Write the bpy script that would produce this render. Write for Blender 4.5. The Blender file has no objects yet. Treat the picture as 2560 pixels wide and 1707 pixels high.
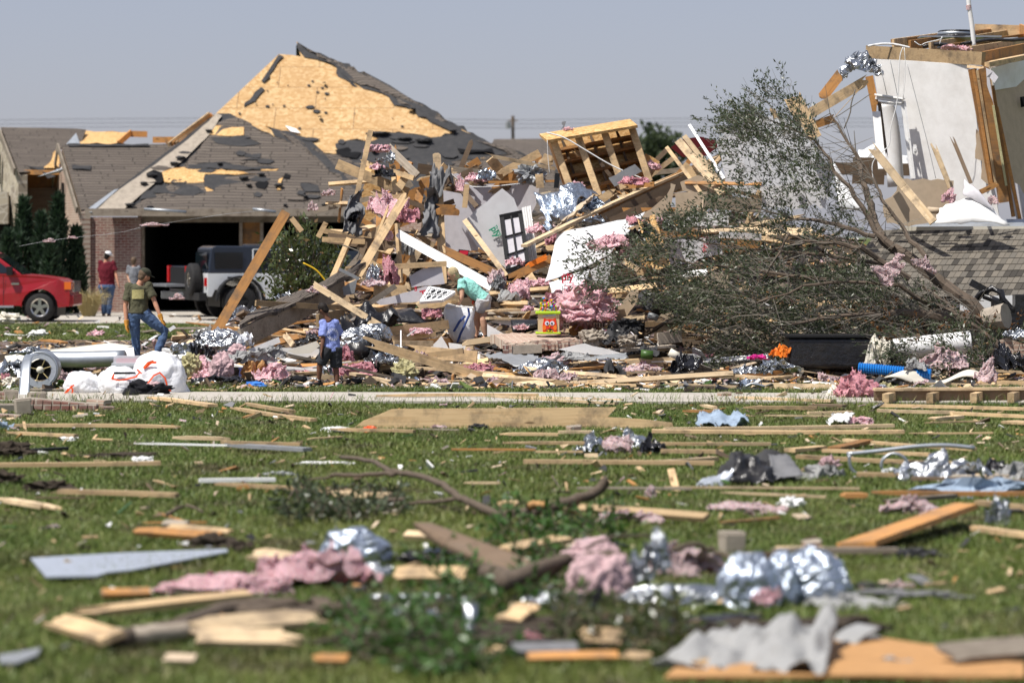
import bpy,bmesh,math,random
import numpy as np
from mathutils import Vector,Matrix,noise
from math import radians as R,sin,cos,pi
random.seed(7)
# ---------------------------------------------------------------- camera, world, sun, exposure
FPX,VH,CH=8000.0,588.0,2.25            # focal length and horizon row of a 2560 px wide picture, eye height
scn=bpy.context.scene
cam=bpy.data.objects.new("camera",bpy.data.cameras.new("camera"))
scn.collection.objects.link(cam);scn.camera=cam
cam.location=(0,0,CH);cam.rotation_euler=(R(90),0,0)
cd=cam.data;cd.sensor_width=36;cd.lens=FPX*36/2560
cd.shift_y=-(853.5 - VH)/2560
cd.clip_start=1;cd.clip_end=5000
cd.dof.use_dof=True;cd.dof.focus_distance=50;cd.dof.aperture_fstop=1.75
w=bpy.data.worlds.new("World");scn.world=w;w.use_nodes=True
nt=w.node_tree;bg=nt.nodes['Background']
sky=nt.nodes.new('ShaderNodeTexSky');sky.sky_type='NISHITA';sky.sun_disc=False
SUN_EL,SUN_AZ=R(60),R(-126)              # azimuth measured from +Y towards +X
sky.sun_elevation=SUN_EL;sky.sun_rotation=SUN_AZ
sky.altitude=200;sky.air_density=1.0;sky.dust_density=1.0;sky.ozone_density=4.0
tn=nt.nodes.new('ShaderNodeMix');tn.data_type='RGBA';tn.blend_type='MULTIPLY';tn.inputs[0].default_value=1;tn.inputs[7].default_value=(1.12,.97,1.07,1)
nt.links.new(sky.outputs[0],tn.inputs[6]);hz_=nt.nodes.new('ShaderNodeMix');hz_.data_type='RGBA';hz_.inputs[0].default_value=.6;hz_.inputs[7].default_value=(3.9,4.15,4.9,1)
nt.links.new(tn.outputs[2],hz_.inputs[6]);nt.links.new(hz_.outputs[2],bg.inputs[0]);bg.inputs[1].default_value=0.088
sl=bpy.data.lights.new("sun",'SUN');sl.energy=5.0;sl.angle=R(0.5);sl.color=(1,.955,.89)
sun=bpy.data.objects.new("sun",sl);scn.collection.objects.link(sun)
SD=Vector((cos(SUN_EL)*sin(SUN_AZ),cos(SUN_EL)*cos(SUN_AZ),sin(SUN_EL)))
sun.rotation_euler=SD.to_track_quat('Z','Y').to_euler();sun.location=(0,30,40)
scn.view_settings.view_transform='Standard';scn.view_settings.look='None'
scn.view_settings.exposure=0.29;scn.view_settings.gamma=1
scn.render.engine='CYCLES'

# ---------------------------------------------------------------- picture coordinates of the survey
ZK=dict(S=(0,0,.91875),A=(0,300,3.357),B=(600,300,3.357),C=(1200,250,3.357),D=(600,620,3.357),E=(1200,620,3.357),
          F=(1860,0,3.357),G=(1860,400,3.357),H=(1860,700,3.357),O=(0,620,3.357),J=(0,980,2.6133),K=(830,980,2.6133),
          L=(1660,980,2.6133),M=(0,1280,1.8375),N=(1280,1280,1.8375),U=(0,0,1))
def uv_(k,x,y): a=ZK[k];return a[0]+x/a[2],a[1]+y/a[2]
def W(u,v,Y): return Vector(((u - 1280)/FPX*Y,Y,CH - (v - VH)/FPX*Y))
def WZ(k,x,y,Y): return W(*uv_(k,x,y),Y)
def toU(p): return 1280+p.x/p.y*FPX,VH+(CH - p.z)/p.y*FPX
def lerp(t,tab):
    if t <= tab[0][0]: return tab[0][1]
    for (a,b),(c,d) in zip(tab,tab[1:]):
        if t <= c: return b+(d - b)*(t - a)/(c - a)
    return tab[-1][1]
GT=[(46.2,0),(48,.08),(50.5,.25),(52.5,.44),(54,.78),(56,1.35),(57.2,1.9),(58.5,2.4),(61,2.4),(68,0)]
GA=[(0,.1),(430,.12),(620,.3),(800,.5),(1000,.85),(1200,1),(1500,1.1),(1850,1.1),(2100,.9),(2300,.75),(2700,.6)]
def Hm(X,Y):
    g=lerp(Y,GT)
    if g <= 0: return 0.0
    u=1280+X/Y*FPX
    a=lerp(u,GA)
    n=noise.noise(Vector((X*.9,Y*.9,3)))*.16+noise.noise(Vector((X*2.7,Y*2.7,9)))*.07
    return max(0,g*a+n*min(1,g*3)*min(1,a*2))
def hit(u,v):
    if v <= VH+2: v=VH+2
    Y=14.0;st=.4
    while Y<140:
        z=CH - (v - VH)/FPX*Y;X=(u - 1280)/FPX*Y
        if z <= Hm(X,Y):
            if st>.03: Y -= st;st *= .25
            else: return Vector((X,Y,Hm(X,Y)))
        Y+=st
    return W(u,v,58)
def hz(k,x,y): return hit(*uv_(k,x,y))

# ---------------------------------------------------------------- materials
MATS={}
def newmat(name,rough=.8,metal=0,spec=.3):
    m=bpy.data.materials.new(name);m.use_nodes=True
    b=m.node_tree.nodes['Principled BSDF']
    b.inputs['Roughness'].default_value=rough;b.inputs['Metallic'].default_value=metal
    b.inputs['Specular IOR Level'].default_value=spec
    MATS[name]=m
    return m,m.node_tree,b
def nd(t,ty,**kw):
    n=t.nodes.new(ty)
    for k,v in kw.items():
        if k in n.inputs: n.inputs[k].default_value=v
        else: setattr(n,k,v)
    return n
def ramp(t,src,stops):
    r=t.nodes.new('ShaderNodeValToRGB');e=r.color_ramp.elements
    while len(e)<len(stops): e.new(.5)
    for q,(p,c) in zip(e,stops): q.position=p;q.color=(*c,1)
    t.links.new(src,r.inputs[0]);return r.outputs[0]
def mix(t,f,a,b,mode='MIX'):
    m=t.nodes.new('ShaderNodeMix');m.data_type='RGBA';m.blend_type=mode
    for i,x in ((0,f),(6,a),(7,b)):
        if isinstance(x,(int,float)): m.inputs[i].default_value=x
        elif isinstance(x,tuple): m.inputs[i].default_value=(*x,1)
        else: t.links.new(x,m.inputs[i])
    return m.outputs[2]
def coord(t,which='Object',scale=(1,1,1),rnd=False):
    c=t.nodes.new('ShaderNodeTexCoord');mp=t.nodes.new('ShaderNodeMapping');mp.inputs['Scale'].default_value=scale
    t.links.new(c.outputs[which],mp.inputs[0])
    if rnd:
        oi=t.nodes.new('ShaderNodeObjectInfo');mu=nd(t,'ShaderNodeVectorMath',operation='SCALE');mu.inputs['Scale'].default_value=37.0
        cb=t.nodes.new('ShaderNodeCombineXYZ')
        for i in range(3): t.links.new(oi.outputs['Random'],cb.inputs[i])
        t.links.new(cb.outputs[0],mu.inputs[0]);t.links.new(mu.outputs[0],mp.inputs['Location'])
    return mp.outputs[0]
def nz(t,vec,scale,detail=4,rough=.6,out=0,dist=0):
    n=nd(t,'ShaderNodeTexNoise',Scale=scale,Detail=detail,Roughness=rough,Distortion=dist);t.links.new(vec,n.inputs['Vector'])
    return n.outputs[out]
def bump(t,b,h,s=.3,d=.01):
    n=nd(t,'ShaderNodeBump',Strength=s,Distance=d);t.links.new(h,n.inputs['Height']);t.links.new(n.outputs[0],b.inputs['Normal'])
def setc(t,b,c):
    if isinstance(c,tuple): b.inputs['Base Color'].default_value=(*c,1)
    else: t.links.new(c,b.inputs['Base Color'])

def wood(name,a,c,gray=0.0,rough=.75):
    m,t,b=newmat(name,rough)
    v=coord(t,'Object',(1.2,22,22),True)
    g=nz(t,v,1.6,5,.65,dist=.4)
    col=ramp(t,g,[(.25,c),(.5,a),(.8,tuple(min(1,x*1.18) for x in a))])
    v2=coord(t,'Object',(2.2,9,9),True)
    kn=nd(t,'ShaderNodeTexVoronoi',Scale=.8);t.links.new(v2,kn.inputs['Vector'])
    kf=ramp(t,kn.outputs['Distance'],[(.07,(1,1,1)),(.13,(0,0,0))])
    col=mix(t,kf,col,tuple(x*.38 for x in c))
    v3=coord(t,'Object',(1,1,1),True)
    dn=ramp(t,nz(t,v3,3.5,6,.7),[(.47,(0,0,0)),(.74,(1,1,1))])
    col=mix(t,dn,col,(.16+gray,.12+gray,.085+gray))
    oi=t.nodes.new('ShaderNodeObjectInfo')
    hsv=t.nodes.new('ShaderNodeHueSaturation')
    mr=nd(t,'ShaderNodeMapRange');mr.inputs[3].default_value=.55;mr.inputs[4].default_value=1.15
    t.links.new(oi.outputs['Random'],mr.inputs[0]);t.links.new(mr.outputs[0],hsv.inputs['Value'])
    t.links.new(col,hsv.inputs['Color']);setc(t,b,hsv.outputs[0]);bump(t,b,g,.25,.004)
    return m
wood('lumber',(.62,.44,.245),(.47,.30,.145))
wood('lumber_pale',(.70,.53,.33),(.56,.39,.20))
wood('lumber_orange',(.50,.245,.08),(.34,.15,.045))
wood('lumber_old_shaded',(.16,.11,.07),(.09,.06,.038))  # old wood, darkened so the bowed plank carries its shadow in the colour
wood('lumber_gray',(.33,.28,.22),(.20,.16,.12))
def plain(name,col,rough=.7,metal=0,spec=.3,dirt=.25,sc=6,b_=.15,bs=.01,dcol=None):
    m,t,b=newmat(name,rough,metal,spec)
    v=coord(t,'Object',(1,1,1),True)
    n=nz(t,v,sc,6,.65)
    f=ramp(t,n,[(.42,(0,0,0)),(.75,(1,1,1))])
    fm=nd(t,'ShaderNodeMath',operation='MULTIPLY');t.links.new(f,fm.inputs[0]);fm.inputs[1].default_value=dirt
    setc(t,b,mix(t,fm.outputs[0],col,dcol or tuple(x*.45 for x in col)))
    if b_: bump(t,b,nz(t,v,sc*4,4),b_,bs)
    return m
plain('drywall',(.84,.83,.81),.85,dirt=.4,sc=2.2,dcol=(.45,.42,.38))
plain('drywall_lilac_shade',(.62,.60,.63),.85,dirt=.3)  # white wallboard with the lavender of its shade put into the colour
plain('drywall_tan',(.52,.41,.29),.9,dirt=.3)
plain('paint_white',(.80,.80,.79),.5,dirt=.3,dcol=(.5,.46,.40))
plain('house_wrap',(.72,.72,.73),.6,dirt=.4,sc=2.5,dcol=(.42,.40,.40))
plain('felt',(.035,.035,.037),.85,dirt=.5,dcol=(.075,.072,.07),b_=.4)
plain('black_plastic',(.012,.012,.014),.3,spec=.5,dirt=.4,dcol=(.05,.045,.04),b_=.5,sc=3,bs=.03)
plain('felt_gray',(.17,.17,.175),.7,dirt=.6,dcol=(.07,.07,.07),b_=.4)
plain('concrete',(.44,.405,.35),.9,dirt=.35,sc=2)
plain('stone',(.36,.31,.25),.9,dirt=.6,sc=7)
plain('soil',(.055,.042,.030),1,dirt=.7,sc=30,dcol=(.02,.016,.012),b_=.6)
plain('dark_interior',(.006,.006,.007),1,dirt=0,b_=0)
plain('rubber',(.014,.014,.015),.8,dirt=.4,dcol=(.05,.045,.04),sc=12)
plain('chrome',(.62,.60,.56),.22,1,dirt=.3,b_=0)
plain('alloy',(.35,.33,.29),.35,.9,dirt=.4,b_=0)
plain('red_paint',(.30,.006,.012),.25,0,.6,dirt=.3,b_=0,sc=2,dcol=(.20,.09,.07))
plain('white_paint_car',(.64,.66,.68),.3,0,.5,dirt=.35,b_=0,sc=2,dcol=(.38,.34,.28))
plain('navy_paint',(.014,.019,.030),.2,0,.6,dirt=.1,b_=0)
plain('trim_black',(.012,.012,.013),.5,dirt=.2,b_=0)
plain('glass_dark',(.006,.01,.014),.06,0,.8,dirt=0,b_=0)
plain('red_lens',(.45,.004,.006),.2,0,.5,dirt=0,b_=0)
plain('amber_lens',(.75,.16,.02),.2,0,.5,dirt=0,b_=0)
plain('galvanised',(.42,.45,.48),.45,.8,dirt=.45,sc=5,b_=.1)
plain('metal_sheet',(.56,.60,.66),.42,.55,dirt=.3,sc=9,b_=.2)
plain('foam_cream',(.70,.66,.56),.8,dirt=.3,sc=3)
plain('bag_white',(.76,.77,.79),.35,0,.5,dirt=.22,sc=5,b_=.35,bs=.03,dcol=(.58,.58,.60))
plain('orange_plastic',(.85,.10,.02),.4,dirt=0)
plain('blue_plastic',(.01,.16,.50),.3,0,.5,dirt=.1,b_=0)
plain('cloth_black',(.010,.010,.013),.95,dirt=.3,sc=9,b_=.6,bs=.02)
plain('cloth_gray',(.31,.31,.305),.95,dirt=.5,sc=7,b_=.6,bs=.02,dcol=(.22,.22,.21))
plain('cloth_pink',(.52,.36,.37),.95,dirt=.3,sc=9,b_=.6,bs=.02)
plain('cloth_blue',(.30,.38,.48),.95,dirt=.5,sc=9,b_=.5,bs=.02)
plain('bark',(.13,.10,.075),.95,dirt=.6,sc=25,b_=.8,dcol=(.05,.038,.03))
plain('twig',(.20,.18,.15),.95,dirt=.6,sc=12,b_=.3,dcol=(.08,.07,.055))
plain('bare_wood',(.46,.25,.10),.8,dirt=.4,sc=9)
plain('yellow_foam',(.60,.55,.30),.95,dirt=.5,sc=20,b_=1,bs=.03)
plain('duct_gray',(.30,.31,.32),.5,.3,dirt=.4)
plain('skin',(.52,.30,.20),.55,dirt=.15,b_=0)
plain('skin_dark',(.16,.075,.045),.5,dirt=.15,b_=0)
plain('skin_tan',(.48,.24,.15),.55,dirt=.15,b_=0)
plain('shirt_olive',(.085,.082,.048),.9,dirt=.35,sc=5,b_=.6,bs=.03)
plain('shirt_blue',(.25,.31,.66),.9,dirt=.3,sc=6,b_=.6,bs=.03)
plain('shirt_teal',(.30,.66,.58),.9,dirt=.25,sc=6,b_=.6,bs=.03)
plain('shirt_maroon',(.12,.008,.018),.9,dirt=.3,sc=6,b_=.6,bs=.03)
plain('shirt_gray',(.20,.21,.23),.9,dirt=.3,sc=6,b_=.6,bs=.03)
plain('denim',(.065,.11,.21),.9,dirt=.5,sc=8,b_=.6,bs=.02,dcol=(.12,.18,.30))
plain('shorts_gray',(.035,.037,.043),.9,dirt=.3,b_=.5)
plain('shorts_light',(.50,.49,.50),.9,dirt=.3,b_=.5)
plain('leather_glove',(.50,.23,.035),.8,dirt=.5,sc=14)
plain('cap_olive',(.04,.042,.028),.9,dirt=.3)
plain('hair_dark',(.012,.008,.006),.7,dirt=0,b_=.8)
plain('hair_blond',(.55,.44,.25),.7,dirt=.5,b_=.8,sc=20,bs=.03)
plain('hair_brown',(.12,.08,.05),.7,dirt=.4,b_=.8)
plain('boot_brown',(.09,.04,.02),.7)
plain('ink_navy',(.04,.07,.22),.8,dirt=0,b_=0)
plain('ink_white',(.70,.72,.80),.8,dirt=0,b_=0)
plain('ink_yellow',(.42,.38,.17),.9,dirt=.9,sc=22,b_=0,dcol=(.20,.17,.06))
plain('ink_red',(.62,.02,.05),.7,dirt=.2,b_=0)
plain('ink_green',(.01,.32,.18),.7,dirt=.2,b_=0)
plain('lime',(.42,.62,.03),.4,dirt=.1,b_=0)
plain('birch',(.62,.48,.29),.5,dirt=.2,b_=0)
plain('owl_red',(.72,.05,.015),.5,dirt=0,b_=0)
plain('owl_orange',(.80,.20,.02),.5,dirt=0,b_=0)
plain('toy_blue',(.05,.2,.6),.4,dirt=0,b_=0)
plain('burgundy',(.10,.008,.010),.5,dirt=.2)
plain('straw',(.45,.37,.18),.9,dirt=.4,sc=20)
plain('yellow_bright',(.70,.45,.02),.6,dirt=.2)
plain('magenta',(.55,.02,.22),.6,dirt=.2)

def fib(name,col,dark,sc=18):
    m,t,b=newmat(name,1,0,.1)
    v=coord(t,'Object',(1,1,1),True)
    n=nz(t,v,sc,8,.75,dist=1.2)
    setc(t,b,ramp(t,n,[(.3,dark),(.55,col),(.8,tuple(min(1,x*1.15) for x in col))]))
    bump(t,b,n,1,.05)
    b.inputs['Subsurface Weight'].default_value=.12;b.inputs['Subsurface Scale'].default_value=.03
    return m
fib('insulation',(.90,.58,.61),(.62,.30,.35));fib('insulation_dusty',(.72,.54,.54),(.40,.27,.28));fib('insulation_deep',(.72,.36,.40),(.42,.15,.19))
def foil_mat(name,col,metal,rough):
    m,t,b=newmat(name,rough,metal,.6)
    v=coord(t,'Object',(1,1,1),True)
    n=nz(t,v,5,4,.5,dist=2.0)
    setc(t,b,mix(t,ramp(t,n,[(.45,(0,0,0)),(.7,(1,1,1))]),col,tuple(x*.55 for x in col)))
    bump(t,b,n,.8,.06)
    return m
foil_mat('foil',(.52,.54,.56),.95,.27);foil_mat('foil_blue',(.50,.56,.64),.9,.32);foil_mat('bin_liner',(.014,.014,.017),0,.18)
# oriented strand board
m,t,b=newmat('osb',.8)
v=coord(t,'Object',(1,1,1),True)
vo=nd(t,'ShaderNodeTexVoronoi',Scale=22.0);vs=coord(t,'Object',(1,2.2,1.6),True);t.links.new(vs,vo.inputs['Vector'])
sc_=t.nodes.new('ShaderNodeSeparateColor');t.links.new(vo.outputs['Color'],sc_.inputs[0])
c=ramp(t,sc_.outputs[0],[(0,(.40,.22,.075)),(.5,(.60,.37,.15)),(1,(.74,.52,.26))])
c=mix(t,ramp(t,nz(t,v,1.1,5,.6),[(.3,(0,0,0)),(.8,(.6,.6,.6))]),c,(.44,.245,.09))
setc(t,b,c);bump(t,b,vo.outputs[0],.3,.006)
m,t,b=newmat('osb_roof',.85);v=coord(t,'UV');sm=nd(t,'ShaderNodeTexBrick');t.links.new(v,sm.inputs[0]);sm.inputs['Scale'].default_value=1;sm.inputs['Brick Width'].default_value=2.44;sm.inputs['Row Height'].default_value=1.22;sm.inputs['Mortar Size'].default_value=.012
vo=nd(t,'ShaderNodeTexVoronoi',Scale=11.0);t.links.new(v,vo.inputs[0]);se=t.nodes.new('ShaderNodeSeparateColor');t.links.new(vo.outputs['Color'],se.inputs[0])
c=ramp(t,se.outputs[0],[(0,(.40,.235,.095)),(.5,(.485,.31,.14)),(1,(.60,.43,.23))]);c=mix(t,ramp(t,nz(t,v,.7,6,.7),[(.35,(0,0,0)),(.8,(.8,.8,.8))]),c,(.40,.25,.12));setc(t,b,mix(t,sm.outputs['Fac'],c,(.20,.12,.06)))
# shingles, laid on UVs in metres; dark lines paint the shadow under each row
def shingle(name,c1,c2,mort,bw=.30,rh=.145,ms=.012):
    m,t,b=newmat(name,.95)
    v=coord(t,'UV')
    nn=nd(t,'ShaderNodeVectorMath',operation='MULTIPLY_ADD');nz_=nz(t,v,4,3,.6,1)
    t.links.new(nz_,nn.inputs[0]);nn.inputs[1].default_value=(.05,.035,0);t.links.new(v,nn.inputs[2])
    br=nd(t,'ShaderNodeTexBrick');t.links.new(nn.outputs[0],br.inputs['Vector'])
    br.offset=.37;br.squash=.8;br.squash_frequency=3
    br.inputs['Scale'].default_value=1;br.inputs['Brick Width'].default_value=bw;br.inputs['Row Height'].default_value=rh
    br.inputs['Mortar Size'].default_value=ms;br.inputs['Mortar Smooth'].default_value=.2;br.inputs['Bias'].default_value=0
    br.inputs['Color1'].default_value=(*c1,1);br.inputs['Color2'].default_value=(*c2,1);br.inputs['Mortar'].default_value=(*mort,1)
    col=mix(t,ramp(t,nz(t,v,1.3,6,.7),[(.35,(0,0,0)),(.8,(.8,.8,.8))]),br.outputs[0],tuple(x*.55 for x in c1))
    col=mix(t,ramp(t,nz(t,v,60,2,.6),[(.3,(.35,.35,.35)),(.7,(0,0,0))]),col,tuple(x*.5 for x in c1))
    setc(t,b,col)
    inv=nd(t,'ShaderNodeMath',operation='SUBTRACT');inv.inputs[0].default_value=1;t.links.new(br.outputs['Fac'],inv.inputs[1])
    bump(t,b,inv.outputs[0],.8,.02)
    return m
shingle('shingles',(.165,.138,.115),(.115,.096,.082),(.022,.020,.018),1.1,.145,.017)
shingle('shingles_near',(.20,.175,.14),(.125,.115,.098),(.018,.017,.016),.27,.14)
def brick(name,c1,c2,mort,bw=.21,rh=.078):
    m,t,b=newmat(name,.9)
    v=coord(t,'UV');br=nd(t,'ShaderNodeTexBrick');t.links.new(v,br.inputs['Vector'])
    br.inputs['Scale'].default_value=1;br.inputs['Brick Width'].default_value=bw;br.inputs['Row Height'].default_value=rh
    br.inputs['Mortar Size'].default_value=.009
    br.inputs['Color1'].default_value=(*c1,1);br.inputs['Color2'].default_value=(*c2,1);br.inputs['Mortar'].default_value=(*mort,1)
    setc(t,b,mix(t,ramp(t,nz(t,v,2.2,6,.7),[(.35,(0,0,0)),(.75,(.7,.7,.7))]),br.outputs[0],mort));bump(t,b,nz(t,v,30),.4,.01)
    return m
brick('brick_red',(.24,.085,.065),(.16,.06,.05),(.42,.36,.30));brick('brick_tan',(.38,.23,.17),(.26,.13,.10),(.55,.47,.38),.2,.07)
m,t,b=newmat('stone_wall',.9);v=coord(t,'UV',(1,1.6,1));vo=nd(t,'ShaderNodeTexVoronoi',Scale=2.6,feature='DISTANCE_TO_EDGE');t.links.new(v,vo.inputs[0])
vc=nd(t,'ShaderNodeTexVoronoi',Scale=2.6);t.links.new(v,vc.inputs[0]);se=t.nodes.new('ShaderNodeSeparateColor');t.links.new(vc.outputs['Color'],se.inputs[0])
c=ramp(t,se.outputs[0],[(0,(.26,.22,.17)),(1,(.46,.40,.30))]);setc(t,b,mix(t,ramp(t,vo.outputs[0],[(.02,(1,1,1)),(.06,(0,0,0))]),c,(.5,.45,.37)))
# ground and lawn
def lawn_col(t,v,b,scale=1):
    n1=nz(t,v,.35,5,.6);n2=nz(t,v,2.3,6,.7)
    c=ramp(t,n2,[(.28,(.070,.092,.015)),(.55,(.142,.174,.034)),(.8,(.235,.248,.078))])
    c=mix(t,ramp(t,n1,[(.35,(0,0,0)),(.7,(1,1,1))]),c,(.070,.125,.018),'MIX') if scale else c
    br=ramp(t,nz(t,v,.8,7,.72),[(.52,(0,0,0)),(.66,(1,1,1))])
    return mix(t,br,c,(.085,.068,.034))
m,t,b=newmat('ground_soil',1);g=t.nodes.new('ShaderNodeNewGeometry')
setc(t,b,mix(t,.45,lawn_col(t,g.outputs['Position'],b),(.045,.045,.018)));bump(t,b,nz(t,g.outputs['Position'],25,6,.7),.6,.04)
m,t,b=newmat('grass_blade',.5,0,.35);g=t.nodes.new('ShaderNodeNewGeometry')
c=lawn_col(t,g.outputs['Position'],b,1);c=mix(t,ramp(t,g.outputs['Random Per Island'],[(0,(0,0,0)),(.8,(0,0,0)),(1,(.7,.7,.7))]),c,(.34,.30,.14));setc(t,b,c)
b.inputs['Transmission Weight'].default_value=0
def leafm(name,c1,c2,c3,rough=.4):
    m,t,b=newmat(name,rough,0,.5);g=t.nodes.new('ShaderNodeNewGeometry')
    setc(t,b,ramp(t,g.outputs['Random Per Island'],[(0,c1),(.6,c2),(.9,c2),(1,c3)]))
    tr=nd(t,'ShaderNodeBsdfTranslucent');ad=nd(t,'ShaderNodeMixShader');ad.inputs[0].default_value=.2
    tr.inputs[0].default_value=(*tuple(x*1.6 for x in c2),1)
    t.links.new(b.outputs[0],ad.inputs[1]);t.links.new(tr.outputs[0],ad.inputs[2]);t.links.new(ad.outputs[0],t.nodes['Material Output'].inputs[0])
leafm('leaf_olive',(.028,.042,.018),(.070,.090,.042),(.17,.18,.11))
leafm('leaf_magnolia',(.035,.05,.015),(.075,.095,.03),(.24,.14,.07),.25)
leafm('leaf_cypress',(.010,.025,.012),(.022,.048,.020),(.04,.07,.03),.7)
leafm('leaf_green',(.03,.07,.015),(.06,.13,.025),(.12,.17,.04))
leafm('leaf_far',(.03,.045,.02),(.05,.07,.03),(.06,.08,.035),.8)
leafm('leaf_rust',(.10,.045,.015),(.16,.07,.02),(.20,.12,.05),.4)

# ---------------------------------------------------------------- mesh helpers
def mk(name,verts,faces,mat,parent=None,org=None,smooth=False,uvs=None,matid=None,mats=None):
    me=bpy.data.meshes.new(name)
    if org is not None: verts=[(v[0]- org[0],v[1]- org[1],v[2]- org[2]) for v in verts]
    me.from_pydata([tuple(v) for v in verts],[],faces)
    for k in (mats or [mat]): me.materials.append(MATS[k])
    if matid is not None: me.polygons.foreach_set('material_index',matid)
    if smooth: me.polygons.foreach_set('use_smooth',[True]*len(me.polygons))
    if uvs is not None:
        ul=me.uv_layers.new(name='UVMap');li=np.zeros(len(me.loops),dtype=np.int32);me.loops.foreach_get('vertex_index',li)
        ul.data.foreach_set('uv',np.array(uvs,dtype=np.float32)[li].ravel())
    me.update()
    o=bpy.data.objects.new(name,me);scn.collection.objects.link(o)
    if parent: o.parent=parent
    elif org is not None: o.location=org
    return o
def root(name,loc,label,cat,group=None):
    o=bpy.data.objects.new(name,None);scn.collection.objects.link(o);o.location=loc;o.empty_display_size=.2
    return tag(o,label,cat,group)
AUTO=[]
def tag(o,label=None,cat=None,group=None,kind=None):
    if label: o['label']=label
    if cat: o['category']=cat
    if group: o['group']=group
    if kind: o['kind']=kind
    return o
def auto(o,what,cat,group=None,p=None):
    """label made at the end from what it is and the landmark nearest to it in the picture"""
    o['category']=cat
    if group: o['group']=group
    AUTO.append((o,what,toU(p if p is not None else o.location)));return o
def box_vf(c,s,rot=None):
    vs=[]
    for z in (-1,1):
        for x,y in ((-1,-1),(1,-1),(1,1),(-1,1)):
            p=Vector((x*s[0]/2,y*s[1]/2,z*s[2]/2))
            if rot is not None: p=rot @ p
            vs.append(Vector(c)+p)
    return vs,[(3,2,1,0),(4,5,6,7),(0,1,5,4),(1,2,6,5),(2,3,7,6),(3,0,4,7)]
class MB:
    def __init__(s): s.v=[];s.f=[];s.uv=[];s.m=[]
    def add(s,vs,fs,uv=None,m=0):
        n=len(s.v);s.v+=[Vector(v) for v in vs];s.f+=[tuple(i+n for i in f) for f in fs]
        s.uv+=uv if uv else [(v[0],v[2]) for v in vs];s.m+=[m]*len(fs);return s
    def box(s,c,sz,rot=None,m=0): return s.add(*box_vf(c,sz,rot),m=m)
    def tube(s,pts,r,n=7,m=0):
        rs=r if isinstance(r,(list,tuple)) else [r]*len(pts)
        return s.add(*loft(pts,[(q,q) for q in rs],n=n),m=m)
    def beam(s,a,b,wd,th,up=Vector((0,0,1)),m=0):
        a,b=Vector(a),Vector(b);x=(b - a).normalized();z=(up - x*up.dot(x)).normalized();y=z.cross(x)
        rot=Matrix((x,y,z)).transposed()
        return s.box((a+b)/2,((b - a).length,wd,th),rot,m=m)
    def build(s,name,mat,parent=None,org=None,smooth=False,mats=None):
        return mk(name,s.v,s.f,mat,parent,org,smooth,s.uv,s.m,mats)
def loft(pts,rad,side=Vector((1,0,0)),n=12,cap=True):
    pts=[Vector(p) for p in pts];vs=[];fs=[]
    for i,p in enumerate(pts):
        tn=(pts[min(i+1,len(pts)- 1)]- pts[max(i - 1,0)])
        tn=tn.normalized() if tn.length>1e-9 else Vector((0,0,1))
        sd=side - tn*side.dot(tn)
        if sd.length<.15: sd=Vector((0,1,0))- tn*tn.y
        if sd.length<.15: sd=Vector((0,0,1))- tn*tn.z
        sd.normalize();fr=tn.cross(sd)
        a,b=rad[i]
        for k in range(n): an=2*pi*k/n;vs.append(p+sd*a*cos(an)+fr*b*sin(an))
    for i in range(len(pts)- 1):
        for k in range(n): k2=(k+1)% n;fs.append((i*n+k,i*n+k2,(i+1)*n+k2,(i+1)*n+k))
    if cap: fs.append(tuple(range(n - 1,-1,-1)));fs.append(tuple(range((len(pts)- 1)*n,len(pts)*n)))
    return vs,fs
def ellipsoid(c,r,rot=None,nu=16,nv=10):
    vs=[];fs=[];c=Vector(c)
    for j in range(nv+1):
        th=pi*(j+.001)/(nv+.002)
        for i in range(nu):
            a=2*pi*i/nu;p=Vector((r[0]*sin(th)*cos(a),r[1]*sin(th)*sin(a),r[2]*cos(th)))
            vs.append(c+(rot @ p if rot is not None else p))
    for j in range(nv):
        for i in range(nu): k=(i+1)% nu;fs.append((j*nu+i,(j+1)*nu+i,(j+1)*nu+k,j*nu+k))
    fs.append(tuple(range(nu)));fs.append(tuple(range((nv+1)*nu - 1,nv*nu - 1,-1)))
    return vs,fs
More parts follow.
